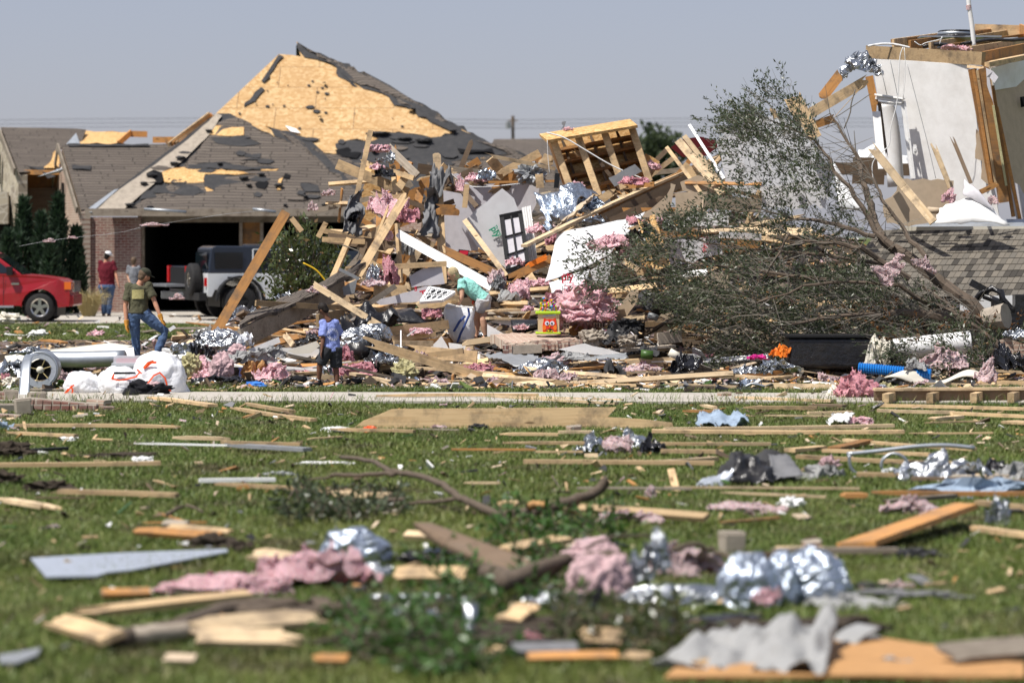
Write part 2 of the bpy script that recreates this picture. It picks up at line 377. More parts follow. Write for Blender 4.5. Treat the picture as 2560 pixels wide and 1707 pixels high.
def crumple(name,c,r,mat,seed=0,org=None,rot=0):
    nx,ny=20,15;g=[];sv=Vector((seed*2.3,seed*1.1,0));rt=Matrix.Rotation(rot,3,'Y');N3=lambda q: Vector((noise.noise(q),noise.noise(q+Vector((9,0,0))),noise.noise(q+Vector((0,9,0)))))
    for j in range(ny+1):
        for i in range(nx+1):
            s,t_=i/nx*2 - 1,j/ny*2 - 1;q=Vector((s*1.1,t_*1.1,0))+sv;a=N3(q);b=N3(q*2.6);d=N3(q*6.5);h=(1 - s*s*.8)*(1 - t_*t_)*.9
            w_=Vector((s*.85+a.x*.9+b.x*.3+d.x*.12,t_*.8+a.y*1.1+b.y*.4+d.y*.15,-.45+h+a.z*.9+abs(b.z)*.9+d.z*.35));w_.z=max(w_.z,-.5+.1*b.x)
            g.append(Vector(c)+rt @ Vector((w_.x*r[0],w_.y*r[1],w_.z*r[2])))
    fs=[(j*(nx+1)+i,j*(nx+1)+i+1,(j+1)*(nx+1)+i+1,(j+1)*(nx+1)+i) for j in range(ny) for i in range(nx)]
    if mat.startswith('insul'):
        rg=random.Random(seed)
        for _ in range(int(50+200*max(r))):
            p=g[rg.randrange(336)];L=min(r)*rg.uniform(.1,.45)+.01;x,e=[Vector((rg.gauss(0,1),rg.gauss(0,1),rg.gauss(.2,1))).normalized() for _ in (0,1)];k=len(g);y=x.cross(e)*L*.35;g+=[p - x*L*.4 - y,p - x*L*.4+y,p+x*L*.6];fs.append((k,k+1,k+2))
    o=mk(name,g,fs,mat,None,org,False);sm=o.modifiers.new('t','SOLIDIFY');sm.thickness=.012 if mat.startswith('insul') else .004;return o
def plane_of(P): 
    n=(P[1]- P[0]).cross(P[2]- P[0]).normalized();return P[0],n
def onplane(u,v,pl,off=0):
    o=Vector((0,0,CH));d=W(u,v,1)- o;n=pl[1] if pl[1].y<0 else -pl[1]
    q=pl[0]+n*off
    return o+d*((q - o).dot(n)/d.dot(n))
def slab(name,pts,th,mat,parent=None,org=None,jag=0,back=None,smooth=False,seg=.25):
    """flat (or nearly flat) outline with a real thickness, edges broken when jag > 0"""
    P=[]
    if jag:
        for a,b in zip(pts,pts[1:]+pts[:1]):
            L=(b - a).length;k=max(1,int(L/seg));P.append(a)
            for i in range(1,k):
                P.append(a.lerp(b,i/k)+Vector((random.uniform(-1,1),0,random.uniform(-1,1)))*jag)
    else: P=list(pts)
    n=Vector((0,0,0))
    for a,b in zip(P,P[1:]+P[:1]): n+=a.cross(b)
    n.normalize()
    if n.y>0: n=-n;P.reverse()
    if abs(n.y)<.2 and n.z<0: n=-n;P.reverse()
    ex=Vector((0,0,1)).cross(n) if abs(n.z)<.97 else Vector((1,0,0))- n*n.x;ex.normalize();ey=n.cross(ex)
    k=len(P);vs=P+[p - n*th for p in P]
    fs=[tuple(range(k)),tuple(range(2*k - 1,k - 1,-1))]+[(i,k+i,k+(i+1)% k,(i+1)% k) for i in range(k)]
    uv=[(p.dot(ex),p.dot(ey)) for p in vs]
    return mk(name,vs,fs,mat,parent,org,smooth,uv)
def sheet(name,c,mat,th=.012,nx=10,ny=8,bulge=0,rough=.03,jag=0,parent=None,org=None,seed=0,smooth=True,curl=None):
    """bent panel: c = four corners (bottom left, bottom right, top right, top left)"""
    g=[];e1=c[1]- c[0];e2=c[3]- c[0];n=e1.cross(e2).normalized()
    if n.y>0: n=-n
    for j in range(ny+1):
        for i in range(nx+1):
            s,t_=i/nx,j/ny
            p=c[0].lerp(c[1],s).lerp(c[3].lerp(c[2],s),t_)
            d=bulge*sin(pi*s)*sin(pi*min(1,t_*.999))+rough*noise.noise(p*1.7+Vector((seed,0,0)))*2
            if curl: d+=curl(s,t_)
            p=p+n*d
            if jag and (i in (0,nx) or j in (0,ny)): p=p+Vector((random.uniform(-1,1),random.uniform(-1,1),random.uniform(-1,1)))*jag
            g.append(p)
    N=len(g);vs=g+[p - n*th for p in g];fs=[];w_=nx+1
    for j in range(ny):
        for i in range(nx):
            a=j*w_+i;fs.append((a,a+1,a+w_+1,a+w_));fs.append((N+a,N+a+w_,N+a+w_+1,N+a+1))
    rim=[i for i in range(nx)]+[i*w_+nx for i in range(ny)]+[ny*w_+i for i in range(nx,0,-1)]+[j*w_ for j in range(ny,0,-1)]
    for a,b in zip(rim,rim[1:]+rim[:1]): fs.append((b,a,N+a,N+b))
    L1,L2=e1.length,e2.length
    uv=[((i % w_)/nx*L1,(i // w_)/ny*L2) for i in range(N)]*2
    return mk(name,vs,fs,mat,parent,org,smooth,uv)
def blob(name,c,r,mat,seed=0,amp=.35,freq=2.2,sub=4,parent=None,org=None,rot=0,ridged=False,smooth=True,flat=True):
    bm=bmesh.new();bmesh.ops.create_icosphere(bm,subdivisions=sub,radius=1);rt=Matrix.Rotation(rot,3,'Y');sv=Vector((seed*3.1,seed*1.7,0))
    vs=[];ins=mat.startswith('insul');amp=min(amp,.34) if ins else amp;freq=freq*.8 if ins else freq
    for v in bm.verts:
        p=v.co.copy();d=0;f=freq;a=amp
        for k in range(5):
            q=noise.noise(p*f+sv);d+=a*((1 - 2*abs(q))*.5 - .25 if ridged else q*1.05);f *= 2.2;a *= (.42 if ridged else .62 if ins else .58)
        p *= .9*(1+max(-.6,min(.7,d)))
        if flat and p.z<-.45: p.z=-.45+(p.z+.45)*.2
        p=rt @ Vector((p.x*r[0],p.y*r[1],p.z*r[2]));vs.append(Vector(c)+p)
    fs=[tuple(x.index for x in f.verts) for f in bm.faces];bm.free()
    if mat.startswith('insul') and min(r)>.03:
        rg=random.Random(seed);n0=len(vs)
        for _ in range(int(60+260*max(r))):   # torn flakes and fibres standing off the wad
            p=vs[rg.randrange(n0)];d=(p - Vector(c)).normalized();L=min(r)*rg.uniform(.12,.6);e=Vector((rg.gauss(0,1),rg.gauss(0,1),rg.gauss(0,1))).normalized();k=len(vs);x=(d+e*.9).normalized();y=x.cross(e).normalized()*L*rg.uniform(.12,.5)
            vs+=[p - x*L*.4 - y,p - x*L*.4+y,p+x*L*.5+y*1.2+d*L*.2,p+x*L*.9+d*L*.1];fs.append((k,k+1,k+2,k+3))
    return mk(name,vs,fs,mat,parent,org,smooth)

# ---------------------------------------------------------------- boards
DIM={1: (.012,.030),2: (.018,.045),3: (.019,.065),4: (.038,.089),6: (.038,.14),8: (.038,.184),10: (.038,.235),12: (.038,.286)}
def board(a,b,size=4,face='c',mat='lumber',split=None,name='board',bow=0,roll=0):
    a,b=Vector(a),Vector(b);L=(b - a).length
    if L<.02: L=.02
    th,wd=DIM[size] if isinstance(size,int) else size
    x=(b - a).normalized();n=Vector((0,-1,0)) if face=='c' else Vector((0,0,1))
    if face=='l': n=Vector((-.1,-.42,.85))
    if face=='k': n=Vector((-.5,-.6,.6))
    n=n - x*n.dot(x)
    if n.length<.2: n=Vector((0,0,1))- x*x.z if face=='c' else Vector((0,-1,0))- x*x.y
    n.normalize()
    if roll: n=Matrix.Rotation(roll,3,x) @ n
    y=n.cross(x);C=4;S=5
    if split is None: split=random.choice((0,0,1,2,3))
    vs=[];fs=[]
    ex0=[random.uniform(0,1) ** 2*min(.35,L*.25) if split & 1 else random.uniform(0,.004) for _ in range(C+1)]
    ex1=[random.uniform(0,1) ** 2*min(.35,L*.25) if split & 2 else random.uniform(0,.004) for _ in range(C+1)]
    bw=bow or random.uniform(-.006,.006)*L
    for s in (1,-1):
        for i in range(S+1):
            t_=i/S
            for j in range(C+1):
                xx=-L/2+t_*L+(ex0[j] if i==0 else 0)- (ex1[j] if i==S else 0)
                tw=.5 if ((i==0 and split & 1) or (i==S and split & 2)) else 1
                vs.append((xx,(j/C - .5)*wd,s*th/2*tw+bw*sin(pi*t_)))
    w_=C+1;N=(S+1)*w_
    for i in range(S):
        for j in range(C):
            q=i*w_+j;fs.append((q,q+w_,q+w_+1,q+1));fs.append((N+q,N+q+1,N+q+w_+1,N+q+w_))
        q=i*w_;fs.append((q,N+q,N+q+w_,q+w_));q=i*w_+C;fs.append((q,q+w_,N+q+w_,N+q))
    for j in range(C): fs.append((j,j+1,N+j+1,N+j));q=S*w_+j;fs.append((q,N+q,N+q+1,q+1))
    o=mk(name,vs,fs,mat)
    o.matrix_world=Matrix.Translation((a+b)/2) @ Matrix((x,y,n)).transposed().to_4x4()
    return o
TONE={'lumber': 'tan','lumber_pale': 'pale','lumber_orange': 'orange brown','lumber_old_shaded': 'dark weathered','lumber_gray': 'grey brown','paint_white': 'white painted','osb': 'strand board','trim_black': 'black','drywall_tan': 'tan','metal_sheet': 'grey metal'}
def lenword(L): return 'very long' if L>3 else 'long' if L>1.7 else 'mid length' if L>.8 else 'short'
def bz(k,x1,y1,x2,y2,Y1=None,Y2=None,size=4,face=None,mat='lumber',split=None,label=None,lift=None,what=None):
    th,wd=DIM[size] if isinstance(size,int) else size
    if Y1 is None:
        if face is None: face=random.choice('uuc')
        lf=(wd if face=='c' else th+(wd*.4 if face=='l' else 0))/2+(lift if lift is not None else .02)
        a,b=hz(k,x1,y1),hz(k,x2,y2)
        if a.y<46 and b.y<46:
            pass
        a.z+=lf;b.z+=lf
    else:
        if face is None: face='c'
        a,b=WZ(k,x1,y1,Y1),WZ(k,x2,y2,Y2 if Y2 else Y1)
    o=board(a,b,size,face,mat,split)
    c=(a+b)/2;L=(b - a).length
    if label: tag(o,label,'board')
    else:
        dz=abs(b.z - a.z)/max(L,.01)
        pose='standing upright' if dz>.8 else 'leaning' if dz>.3 else ('on the lawn' if c.y<42.5 else 'on the path' if c.y<45.6 else 'lying in the wreckage')
        kind='plank' if wd>.2 else 'stick' if wd<.07 else 'board'
        if split and not label: kind='splintered '+kind
        auto(o,f"{lenword(L)} {TONE.get(mat, 'wooden')} {kind} {pose}" if not what else what,'board','boards lying on the lawn' if c.y<46 else 'boards in the wreckage',c)
    return o
# ================================================================ setting
def grid(name,x0,x1,y0,y1,n,m_,zf,mat):
    vs=[(x0+(x1 - x0)*i/n,y0+(y1 - y0)*j/m_,0) for j in range(m_+1) for i in range(n+1)]
    vs=[(a,b,zf(a,b)) for a,b,_ in vs]
    fs=[(j*(n+1)+i,j*(n+1)+i+1,(j+1)*(n+1)+i+1,(j+1)*(n+1)+i) for j in range(m_) for i in range(n)]
    return mk(name,vs,fs,mat,smooth=True)
tag(grid('ground',-1500,1500,-60,3000,1,1,lambda x,y: 0,'ground_soil'),kind='structure')
def walk_y(X,near): return (42.75 if near else 45.15)- .035*X
vs=[];
for i in range(41):
    X=-10+i*.6
    for yy,z in ((walk_y(X,1),0),(walk_y(X,1),.035),(walk_y(X,0),.035),(walk_y(X,0),0)): vs.append((X,yy,z))
fs=[(i*4+k,(i+1)*4+k,(i+1)*4+k+1,i*4+k+1) for i in range(40) for k in range(3)]
tag(mk('sidewalk',vs,fs,'concrete'),kind='structure')
dr=MB();dr.box((-6.5,84.6,.0),(22,9.6,.06));dr.box((-5,92,.01),(15,5.4,.07))
tag(dr.build('driveway','concrete'),kind='structure')

# ---- mound of unsorted rubble under the wreckage
vs=[];fs=[];nx,ny=300,150
for j in range(ny+1):
    for i in range(nx+1):
        Y=45.9+23*j/ny;u=-150+2900*i/nx;X=(u - 1280)/FPX*Y;h=Hm(X,Y)
        if h>.02: h+=noise.noise(Vector((X*6,Y*6,0)))*.05 - .04
        vs.append((X,Y,h - .03 if h <= .02 else h))
for j in range(ny):
    for i in range(nx): a=j*(nx+1)+i;fs.append((a,a+1,a+nx+2,a+nx+1))
m,t,b=newmat('rubble_soil',1);g=t.nodes.new('ShaderNodeNewGeometry')
n1=nz(t,g.outputs['Position'],9,7,.75);vo=nd(t,'ShaderNodeTexVoronoi',Scale=7.0);t.links.new(g.outputs['Position'],vo.inputs[0]);se=t.nodes.new('ShaderNodeSeparateColor');t.links.new(vo.outputs['Color'],se.inputs[0])
c1=ramp(t,n1,[(.35,(.02,.016,.012)),(.55,(.09,.07,.05)),(.75,(.26,.20,.15))]);c2=ramp(t,se.outputs[0],[(0,(.03,.03,.03)),(.35,(.12,.09,.06)),(.6,(.30,.20,.11)),(.8,(.30,.20,.20)),(1,(.45,.43,.40))])
setc(t,b,mix(t,.5,c1,c2));bump(t,b,n1,1,.08)
tag(mk('rubble',vs,fs,'rubble_soil'),'low heap of crushed soil, plaster and splinters under all the wreckage','rubble',kind='stuff')

# ---- small scraps nobody could count
def scraps(name,pts,mats,wts,smin,smax,label,lift=.02,thin=.25):
    V=[];F=[];MI=[]
    for p in pts:
        s=random.uniform(smin,smax)*(1 if random.random()<.8 else 1.8);el=random.choice((.25,.4,.7))
        rt=Matrix.Rotation(random.uniform(0,2*pi),3,'Z') @ Matrix.Rotation(random.gauss(0,.5),3,'X') @ Matrix.Rotation(random.gauss(0,.4),3,'Y')
        k=random.choice((3,4,4,5));n0=len(V);tk=s*random.uniform(.04,thin)*.5
        an=sorted(random.uniform(0,2*pi) for _ in range(k)) if k != 4 else [.5+random.uniform(-.2,.2),2.6,3.7,5.7]
        for zz in (tk,-tk):
            for a in an: V.append(p+Vector((0,0,lift))+rt @ Vector((s*cos(a),s*el*sin(a),zz)))
        F.append(tuple(range(n0,n0+k)));F.append(tuple(range(n0+2*k - 1,n0+k - 1,-1)))
        for i in range(k): F.append((n0+i,n0+k+i,n0+k+(i+1)% k,n0+(i+1)% k))
        MI+=[random.choices(range(len(mats)),wts)[0]]*(k+2)
    return tag(mk(name,V,F,mats[0],matid=MI,mats=mats),label,'debris',kind='stuff')
def mound_pts(n,ya,yb,ua=-60,ub=2620):
    out=[]
    while len(out)<n:
        Y=ya+(yb - ya)*random.random() ** 1.3;u=random.uniform(ua,ub);X=(u - 1280)/FPX*Y
        if Y>47.5 and u<430 and random.random()<.55: continue
        out.append(Vector((X,Y,Hm(X,Y))))
    return out
SM=['lumber','lumber_pale','lumber_orange','drywall','felt','insulation_dusty','drywall_tan','brick_red','lumber_old_shaded','soil','leaf_green','felt_gray','foil_blue','black_plastic']
scraps('debris_scraps',mound_pts(9000,46.2,59),SM,[18,8,9,12,18,6,7,6,17,24,4,7,1,10],.03,.14,'small broken scraps of wood, plaster, felt and insulation strewn through the wreckage')
scraps('lawn_scraps',[Vector((random.uniform(-.17,.17)*Y,Y,0)) for Y in (17+25*random.random() ** .7 for _ in range(1300))],SM,[20,8,8,8,6,3,6,3,12,10,6,5,0,3],0.015,.075,'scattered small splinters and clods lying in the front lawn grass',.03)
scraps('verge_scraps',[Vector((random.uniform(-.17,.17)*Y,Y,0)) for Y in [random.uniform(45.3,47) for _ in range(260)]+[random.uniform(41,45) for _ in range(90)]],SM,[20,8,8,12,8,5,6,3,12,10,4,5,1,3],.015,.07,'small splinters littering the grass edge along the concrete path',.05)
scraps('far_yard_scraps',[Vector((random.uniform(-.165,-.05)*Y,Y,Hm(0,70))) for Y in (random.uniform(66,90) for _ in range(260))],SM,[10,6,4,14,14,8,6,10,6,6,2,5,2,5],.03,.12,'small scraps scattered over the grass and driveway behind the wreckage',.06)

# ---- grass blades
def grass(name,n,yr,ur,hgt,wid,label,skip=None,bias=1.0):
    rng=np.random.default_rng(5+n)
    Y=yr[0]+(yr[1]- yr[0])*rng.random(n) ** bias;u=rng.uniform(ur[0],ur[1],n);X=(u - 1280)/FPX*Y
    if skip is not None: k=~skip(X,Y);X,Y=X[k],Y[k]
    pn=(np.sin(X*2.1+1.3*np.sin(Y*.9))+np.sin(Y*1.3+X*.7)+np.sin(X*5.3 - Y*3.1))/3
    keep=rng.random(len(X))<.80+.35*pn;X,Y,pn=X[keep],Y[keep],pn[keep]
    n=len(X);h=hgt*rng.uniform(.45,1.25,n)*(1+.35*pn);w_=wid*rng.uniform(.7,1.3,n);a=rng.uniform(0,2*pi,n)
    lx=rng.normal(0,.55,n)*h;ly=rng.normal(0,.55,n)*h
    dx,dy=np.cos(a)*w_/2,np.sin(a)*w_/2
    V=np.zeros((n,5,3),dtype=np.float32)
    V[:,0]=np.stack([X - dx,Y - dy,np.full(n,-.005)],1);V[:,1]=np.stack([X+dx,Y+dy,np.full(n,-.005)],1)
    V[:,2]=np.stack([X+dx*.8+lx*.35,Y+dy*.8+ly*.35,h*.6],1);V[:,3]=np.stack([X - dx*.8+lx*.35,Y - dy*.8+ly*.35,h*.6],1)
    V[:,4]=np.stack([X+lx,Y+ly,h],1)
    me=bpy.data.meshes.new(name);me.vertices.add(n*5);me.vertices.foreach_set('co',V.ravel())
    base=np.arange(n,dtype=np.int32)[:,None]*5
    L=np.concatenate([base+[0,1,2,3],base+[3,2,4]],1).astype(np.int32);me.loops.add(n*7);me.loops.foreach_set('vertex_index',L.ravel())
    st=np.stack([np.arange(n)*7,np.arange(n)*7+4],1).astype(np.int32).ravel();me.polygons.add(n*2);me.polygons.foreach_set('loop_start',st)
    me.update(calc_edges=True);me.materials.append(MATS['grass_blade'])
    o=bpy.data.objects.new(name,me);scn.collection.objects.link(o);return tag(o,label,'grass',kind='stuff')
onwalk=lambda X,Y: (Y>42.75 - .035*X) & (Y<45.15 - .035*X)
grass('front_lawn_grass',430000,(14.5,42.9),(-450,3010),.045,.008,'short mown green grass of the front lawn below the concrete path',onwalk,.85)
grass('verge_grass',75000,(44.8,47.6),(-450,3010),.07,.010,'strip of green grass between the concrete path and the wreckage',onwalk)
grass('far_yard_grass',80000,(66,80),(-60,760),.07,.02,'green grass of the yard behind the man in the olive shirt')
grass('long_grass_tufts',2500,(42.0,43.4),(-60,2620),.13,.008,'taller grass tufts growing along the front edge of the path')

# ================================================================ house with the stripped roof (left background)
house=root('brick_house',W(560,785,91.5),'brick house with a large hip roof stripped to bare sheathing, open garage bays','house')
HO=house.location
def hs(name,pts,th,mat,jag=0,parent=house): return slab(name,pts,th,mat,parent,HO,jag,seg=.5)
# main hip roof
Pk,Pk2=W(742,108,102.5),W(697,138,102.5)
zE=2.92
def E(u,Y): return Vector(((u - 1280)/FPX*Y,Y,zE))
plM=plane_of([E(273,94.5),E(1555,94.5),Pk])
pm=lambda u,v,off=0: onplane(u,v,plM,off)
deck=[pm(273,535),pm(541,283),pm(697,136),pm(730,138),pm(752,142),pm(741,104),pm(800,150),pm(1175,334),pm(1306,400),pm(1555,535)]
roof=hs('main_roof',deck,.02,'osb_roof')
bk=Vector(((742 - 1280)/FPX*112,112,Pk.z - .2))
hs('left_roof_slope',[E(273,94.5),pm(697,138,-.03),bk,Vector((E(273,94.5).x+1.3,118,zE))],.05,'osb',parent=roof)
hs('right_roof_slope',[pm(1555,535,-.03),Vector((E(1555,94.5).x+.5,118,zE)),bk,pm(742,112,-.03)],.05,'felt',parent=roof)
def patch(pts,mat,off,k='U',name='shingle_patch',pl=plM,jag=.07,par=None,th=.012):
    if k=='rand': return
    return slab(name,[onplane(*uv_(k,x,y),pl,off+.02) for x,y in pts],th,mat,par or roof,HO,jag,seg=.22)
# felt and shingles left on the main roof (display coordinates S)
patch([(683,97),(735,122),(850,172),(945,228),(1085,305),(1120,325),(1250,372),(1440,480),(1440,492),(830,492),(610,290),(660,300),(712,322),(732,340),(760,356),(782,350),(770,330),(800,322),(848,326),(872,318),(838,306),(880,302),(930,306),(990,316),(1045,308),(1000,286),(960,268),(945,250),(905,242),(892,222),(855,208),(808,196),(772,168),(768,150),(725,136),(700,132),(688,118)],'felt',.015,'S','roofing_felt')
patch([(690,104),(735,124),(850,175),(945,231),(1030,278),(1000,280),(965,262),(948,246),(915,238),(898,218),(858,203),(815,190),(780,165),(772,146),(730,132)],'shingles',.03,'S')
patch([(1092,322),(1120,328),(1250,380),(1430,490),(1150,492),(1000,400),(980,372),(1100,368),(1190,352),(1165,340)],'shingles',.045,'S')
patch([(640,302),(700,330),(740,352),(800,362),(860,392),(900,430),(890,480),(830,486)],'shingles',.045,'S')
patch([(805,372),(838,392),(880,396),(905,410),(905,455),(850,420),(812,390)],'felt',.06,'S','roofing_felt')
patch([(852,378),(862,392),(842,398),(836,386)],'osb',.08,'S','bare_sheathing_patch')
patch([(560,245),(585,232),(596,218),(608,206),(600,200),(585,212),(562,236)],'felt',.03,'S','roofing_felt')
patch([(640,126),(652,130),(636,145),(628,160),(606,190),(600,186),(618,160)],'felt',.035,'S','roofing_felt')
for q in range(46):   # torn crumbs of felt on the bare sheathing
    while True:
        x,y=random.uniform(540,960),random.uniform(150,310)
        if y>130+abs(x - 690)*.55+20 and x+y>800: break
    s=random.choice((1,2,2,3,5));pts=[(x+s*2.2*cos(a)*random.uniform(.5,1.3),y+s*sin(a)*random.uniform(.5,1.2)) for a in (0,1.1,2.2,3.3,4.4,5.4)]
    if q<26: patch(pts,'felt',.03,'S','felt_scrap',jag=.02)
patch([(655,288),(680,296),(690,306),(668,302)],'drywall',.06,'S','white_scrap',jag=.02)
for pts in ([(770,345),(800,338),(830,350),(820,364),(785,362)],[(1050,340),(1130,340),(1135,352),(1056,350)]): patch(pts,'dark_interior',.055,'S','roof_hole')
# lumpy felt heaps sticking up from the roof
def felt_lump(u,v,r,seed,pl=None,par=None): blob('felt_lump',onplane(u,v,pl or plM,.12),r,'felt',seed,.5,2.5,3,par or roof,HO,flat=False)
for i,(x,y,rx,rz) in enumerate([(930,318,.5,.22),(975,322,.6,.3),(875,306,.6,.2),(860,345,.25,.3),(1180,395,.4,.2),(945,250,.25,.1),(735,268,.14,.07),(745,190,.12,.06),(1040,300,.3,.12)]):
    felt_lump(*uv_('S',x,y),(rx*.45,.14,rz*.28),i)
# garage hip roof
gA=W(555,281,95.8);plG=plane_of([W(218,530,91.5),W(960,530,91.5),gA]);pg=lambda u,v,off=0: onplane(u,v,plG,off)
groof=hs('garage_roof',[pg(218,530),pg(400,392),pg(541,284),pg(575,284),pg(660,330),pg(800,425),pg(960,530)],.03,'felt')
patch([(300,480),(345,440),(420,398),(430,370),(500,282),(545,270),(600,300),(650,318),(700,342),(745,380),(800,420),(838,462),(842,484),(560,486),(520,484),(350,487)],'shingles',.02,'S',pl=plG,par=groof)
patch([(214,482),(226,488),(280,486),(350,425),(430,360),(480,310),(510,266),(497,260),(455,300),(395,348),(330,395)],'stone',.05,'S','hip_cap',pl=plG,par=groof,jag=.02)
for pts in ([(485,290),(520,290),(560,292),(560,310),(540,313),(505,312),(475,308)],[(372,395),(420,384),(540,392),(590,400),(540,402),(470,400),(470,418),(430,420),(378,418)],[(470,430),(490,430),(492,438),(475,440)],[(640,412),(650,408),(645,436),(636,436)],[(598,385),(640,388),(634,392),(600,392)]):
    patch(pts,'osb',.045,'S','bare_sheathing_patch',plG,.04,groof)
for pts in ([(336,398),(352,390),(372,396),(376,412),(370,420),(340,420)],[(585,422),(605,408),(618,420),(608,434),(590,432)],[(655,398),(668,402),(664,410),(650,408)]): patch(pts,'dark_interior',.05,'S','roof_hole',plG,.03,groof)
for pts in ([(430,378),(500,372),(600,382),(640,388),(560,392),(440,388)],[(470,402),(590,404),(600,420),(560,440),(500,442),(470,428)],[(360,428),(430,424),(470,440),(440,452),(350,440)],[(480,318),(560,318),(600,330),(560,336),(500,330)],[(330,440),(350,436),(360,452),(320,458)],[(560,350),(600,352),(598,362),(562,360)],[(690,420),(730,425),(735,440),(700,440)]):
    patch(pts,'felt',.04,'S','roofing_felt',plG,.06,groof)
for i,(x,y,r) in enumerate([(348,402,.22),(400,375,.2),(415,362,.2),(330,420,.16),(640,425,.2),(600,400,.16),(560,408,.2),(572,425,.12),(300,470,.2),(345,475,.15),(700,450,.13),(655,470,.1),(745,470,.13),(505,375,.12),(480,300,.15)]):
    felt_lump(*uv_('S',x,y),(r*.7,.10,r*.26),i+20,plG,groof)
slab('hip_flashing',[onplane(*uv_('S',x,y),plG,.09) for x,y in ((196,484),(210,488),(272,434),(262,436))],.02,'galvanised',groof,HO)
fm_=MB();fm_.box((W(589,0,91.4).x,91.38,zE - .02),(8.6,.05,.22));fm_.build('fascia','lumber_gray',house,HO)
for u0,u1,y in ((360,466,.06),(632,690,.05)):
    q=MB();q.tube([W(u0,523,91.2),W((u0+u1)/2,526,91.2),W(u1,530,91.2)],.04);q.build('gutter_scrap','galvanised',house,HO,True)
for q_ in range(70):
    gr_=q_<42;x,y=(random.uniform(250,820),random.uniform(300,480)) if gr_ else (random.uniform(660,1250),random.uniform(310,470))
    if gr_ and y<492 - min((x - 215)*.72,(850 - x)*.62): continue
    if not gr_ and (y<300+(x - 1000)*.5 or y>330+(x - 640)*.9): continue
    a,b=random.uniform(6,28),random.uniform(1.5,6);patch([(x - a,y+random.uniform(-1,2)),(x - a*.3,y - b),(x+a*.5,y - b*.7),(x+a,y),(x+a*.4,y+b),(x - a*.6,y+b*.8)],random.choice(('felt','felt','felt','shingles')),.052,'S','roofing_felt',plG if gr_ else plM,.05,groof if gr_ else roof,random.choice((.012,.03)))
# garage walls: corner, pillar, jamb, lintel, dark garage inside
def wall(name,u0,u1,v0,v1,Y,th,mat,par=house):
    a,b=W(u0,v1,Y),W(u1,v0,Y);q=MB();q.box(((a.x+b.x)/2,Y+th/2,(a.z+b.z)/2),(b.x - a.x,th,b.z - a.z))
    return q.build(name,mat,par,HO)
wall('brick_wall',205,350,543,790,92.2,.25,'brick_red')
wall('brick_pier',286,352,543,790,91.9,.3,'brick_red')
wall('garage_pillar',605,650,552,790,92.3,.3,'lumber_orange')
wall('door_header',352,905,537,556,92.25,.25,'lumber_gray')
wall('garage_pillar',892,905,556,790,92.3,.3,'lumber')
wall('brick_wall',905,1290,540,790,92.3,.25,'brick_tan')
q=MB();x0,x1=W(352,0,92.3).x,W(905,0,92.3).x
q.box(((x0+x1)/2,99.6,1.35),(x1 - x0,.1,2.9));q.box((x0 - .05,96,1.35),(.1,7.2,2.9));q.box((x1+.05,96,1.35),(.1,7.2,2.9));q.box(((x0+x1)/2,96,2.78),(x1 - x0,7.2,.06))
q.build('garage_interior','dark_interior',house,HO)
for u in (352,598,650): wall('door_jamb',u,u+8,556,790,92.22,.2,'lumber_gray')
# left wing: brick gable seen almost from the side, roof facing us
c0,c1,gp=W(203,526,92),W(128,555,98),W(155,366,95)
plW=plane_of([c0,gp,W(423,360,96.2)]);wing=hs('wing_roof',[onplane(u,v,plW) for u,v in ((155,366),(423,360),(441,368),(301,470),(217,522),(203,526))],.05,'shingles')
for pts in ([(155,330),(340,330),(345,336),(158,336)],[(165,378),(210,380),(208,390),(166,388)]): patch(pts,'felt',.02,'S','roofing_felt',plW,.03,wing)
g0,g1=Vector((c0.x,c0.y,0)),Vector((c1.x,c1.y,0))
def gable(name,a,b,pk,zb,za,mat):
    n=(b - a).cross(Vector((0,0,1))).normalized()
    L=(b - a).length;vs=[a,b,Vector((b.x,b.y,zb)),pk,Vector((a.x,a.y,za))];uv=[(0,0),(L,0),(L,zb),((pk - a).dot((b - a).normalized()),pk.z),(0,za)]
    off=Vector((.25,.1,0));vs2=vs+[p+off for p in vs]
    return mk(name,vs2,[(0,1,2,3,4),(9,8,7,6,5)]+[(i,5+i,5+(i+1)% 5,(i+1)% 5) for i in range(5)],mat,house,HO,uvs=uv+uv)
gable('gable_wall',g0,g1,gp - Vector((0,0,.08)),c1.z,c0.z - .05,'brick_tan')
for a,b in ((gp,c0),(gp,c1)):
    q=MB();q.beam(a+Vector((-.12,-.05,0)),b+Vector((-.12,-.05,0)),.05,.2,Vector((0,0,1)));q.build('rake_board','lumber_gray',house,HO)
q=MB();q.box(g0.lerp(g1,.5)+Vector((-.03,-.03,3.3)),(.06,.35,1.0),Matrix.Rotation(-.2,3,'Z'));q.build('gable_vent','dark_interior',house,HO)
q=MB();q.box(g0.lerp(g1,.22)+Vector((-.02,-.03,1.2)),(.06,.9,1.3),Matrix.Rotation(-.2,3,'Z'));q.build('window','glass_dark',house,HO)
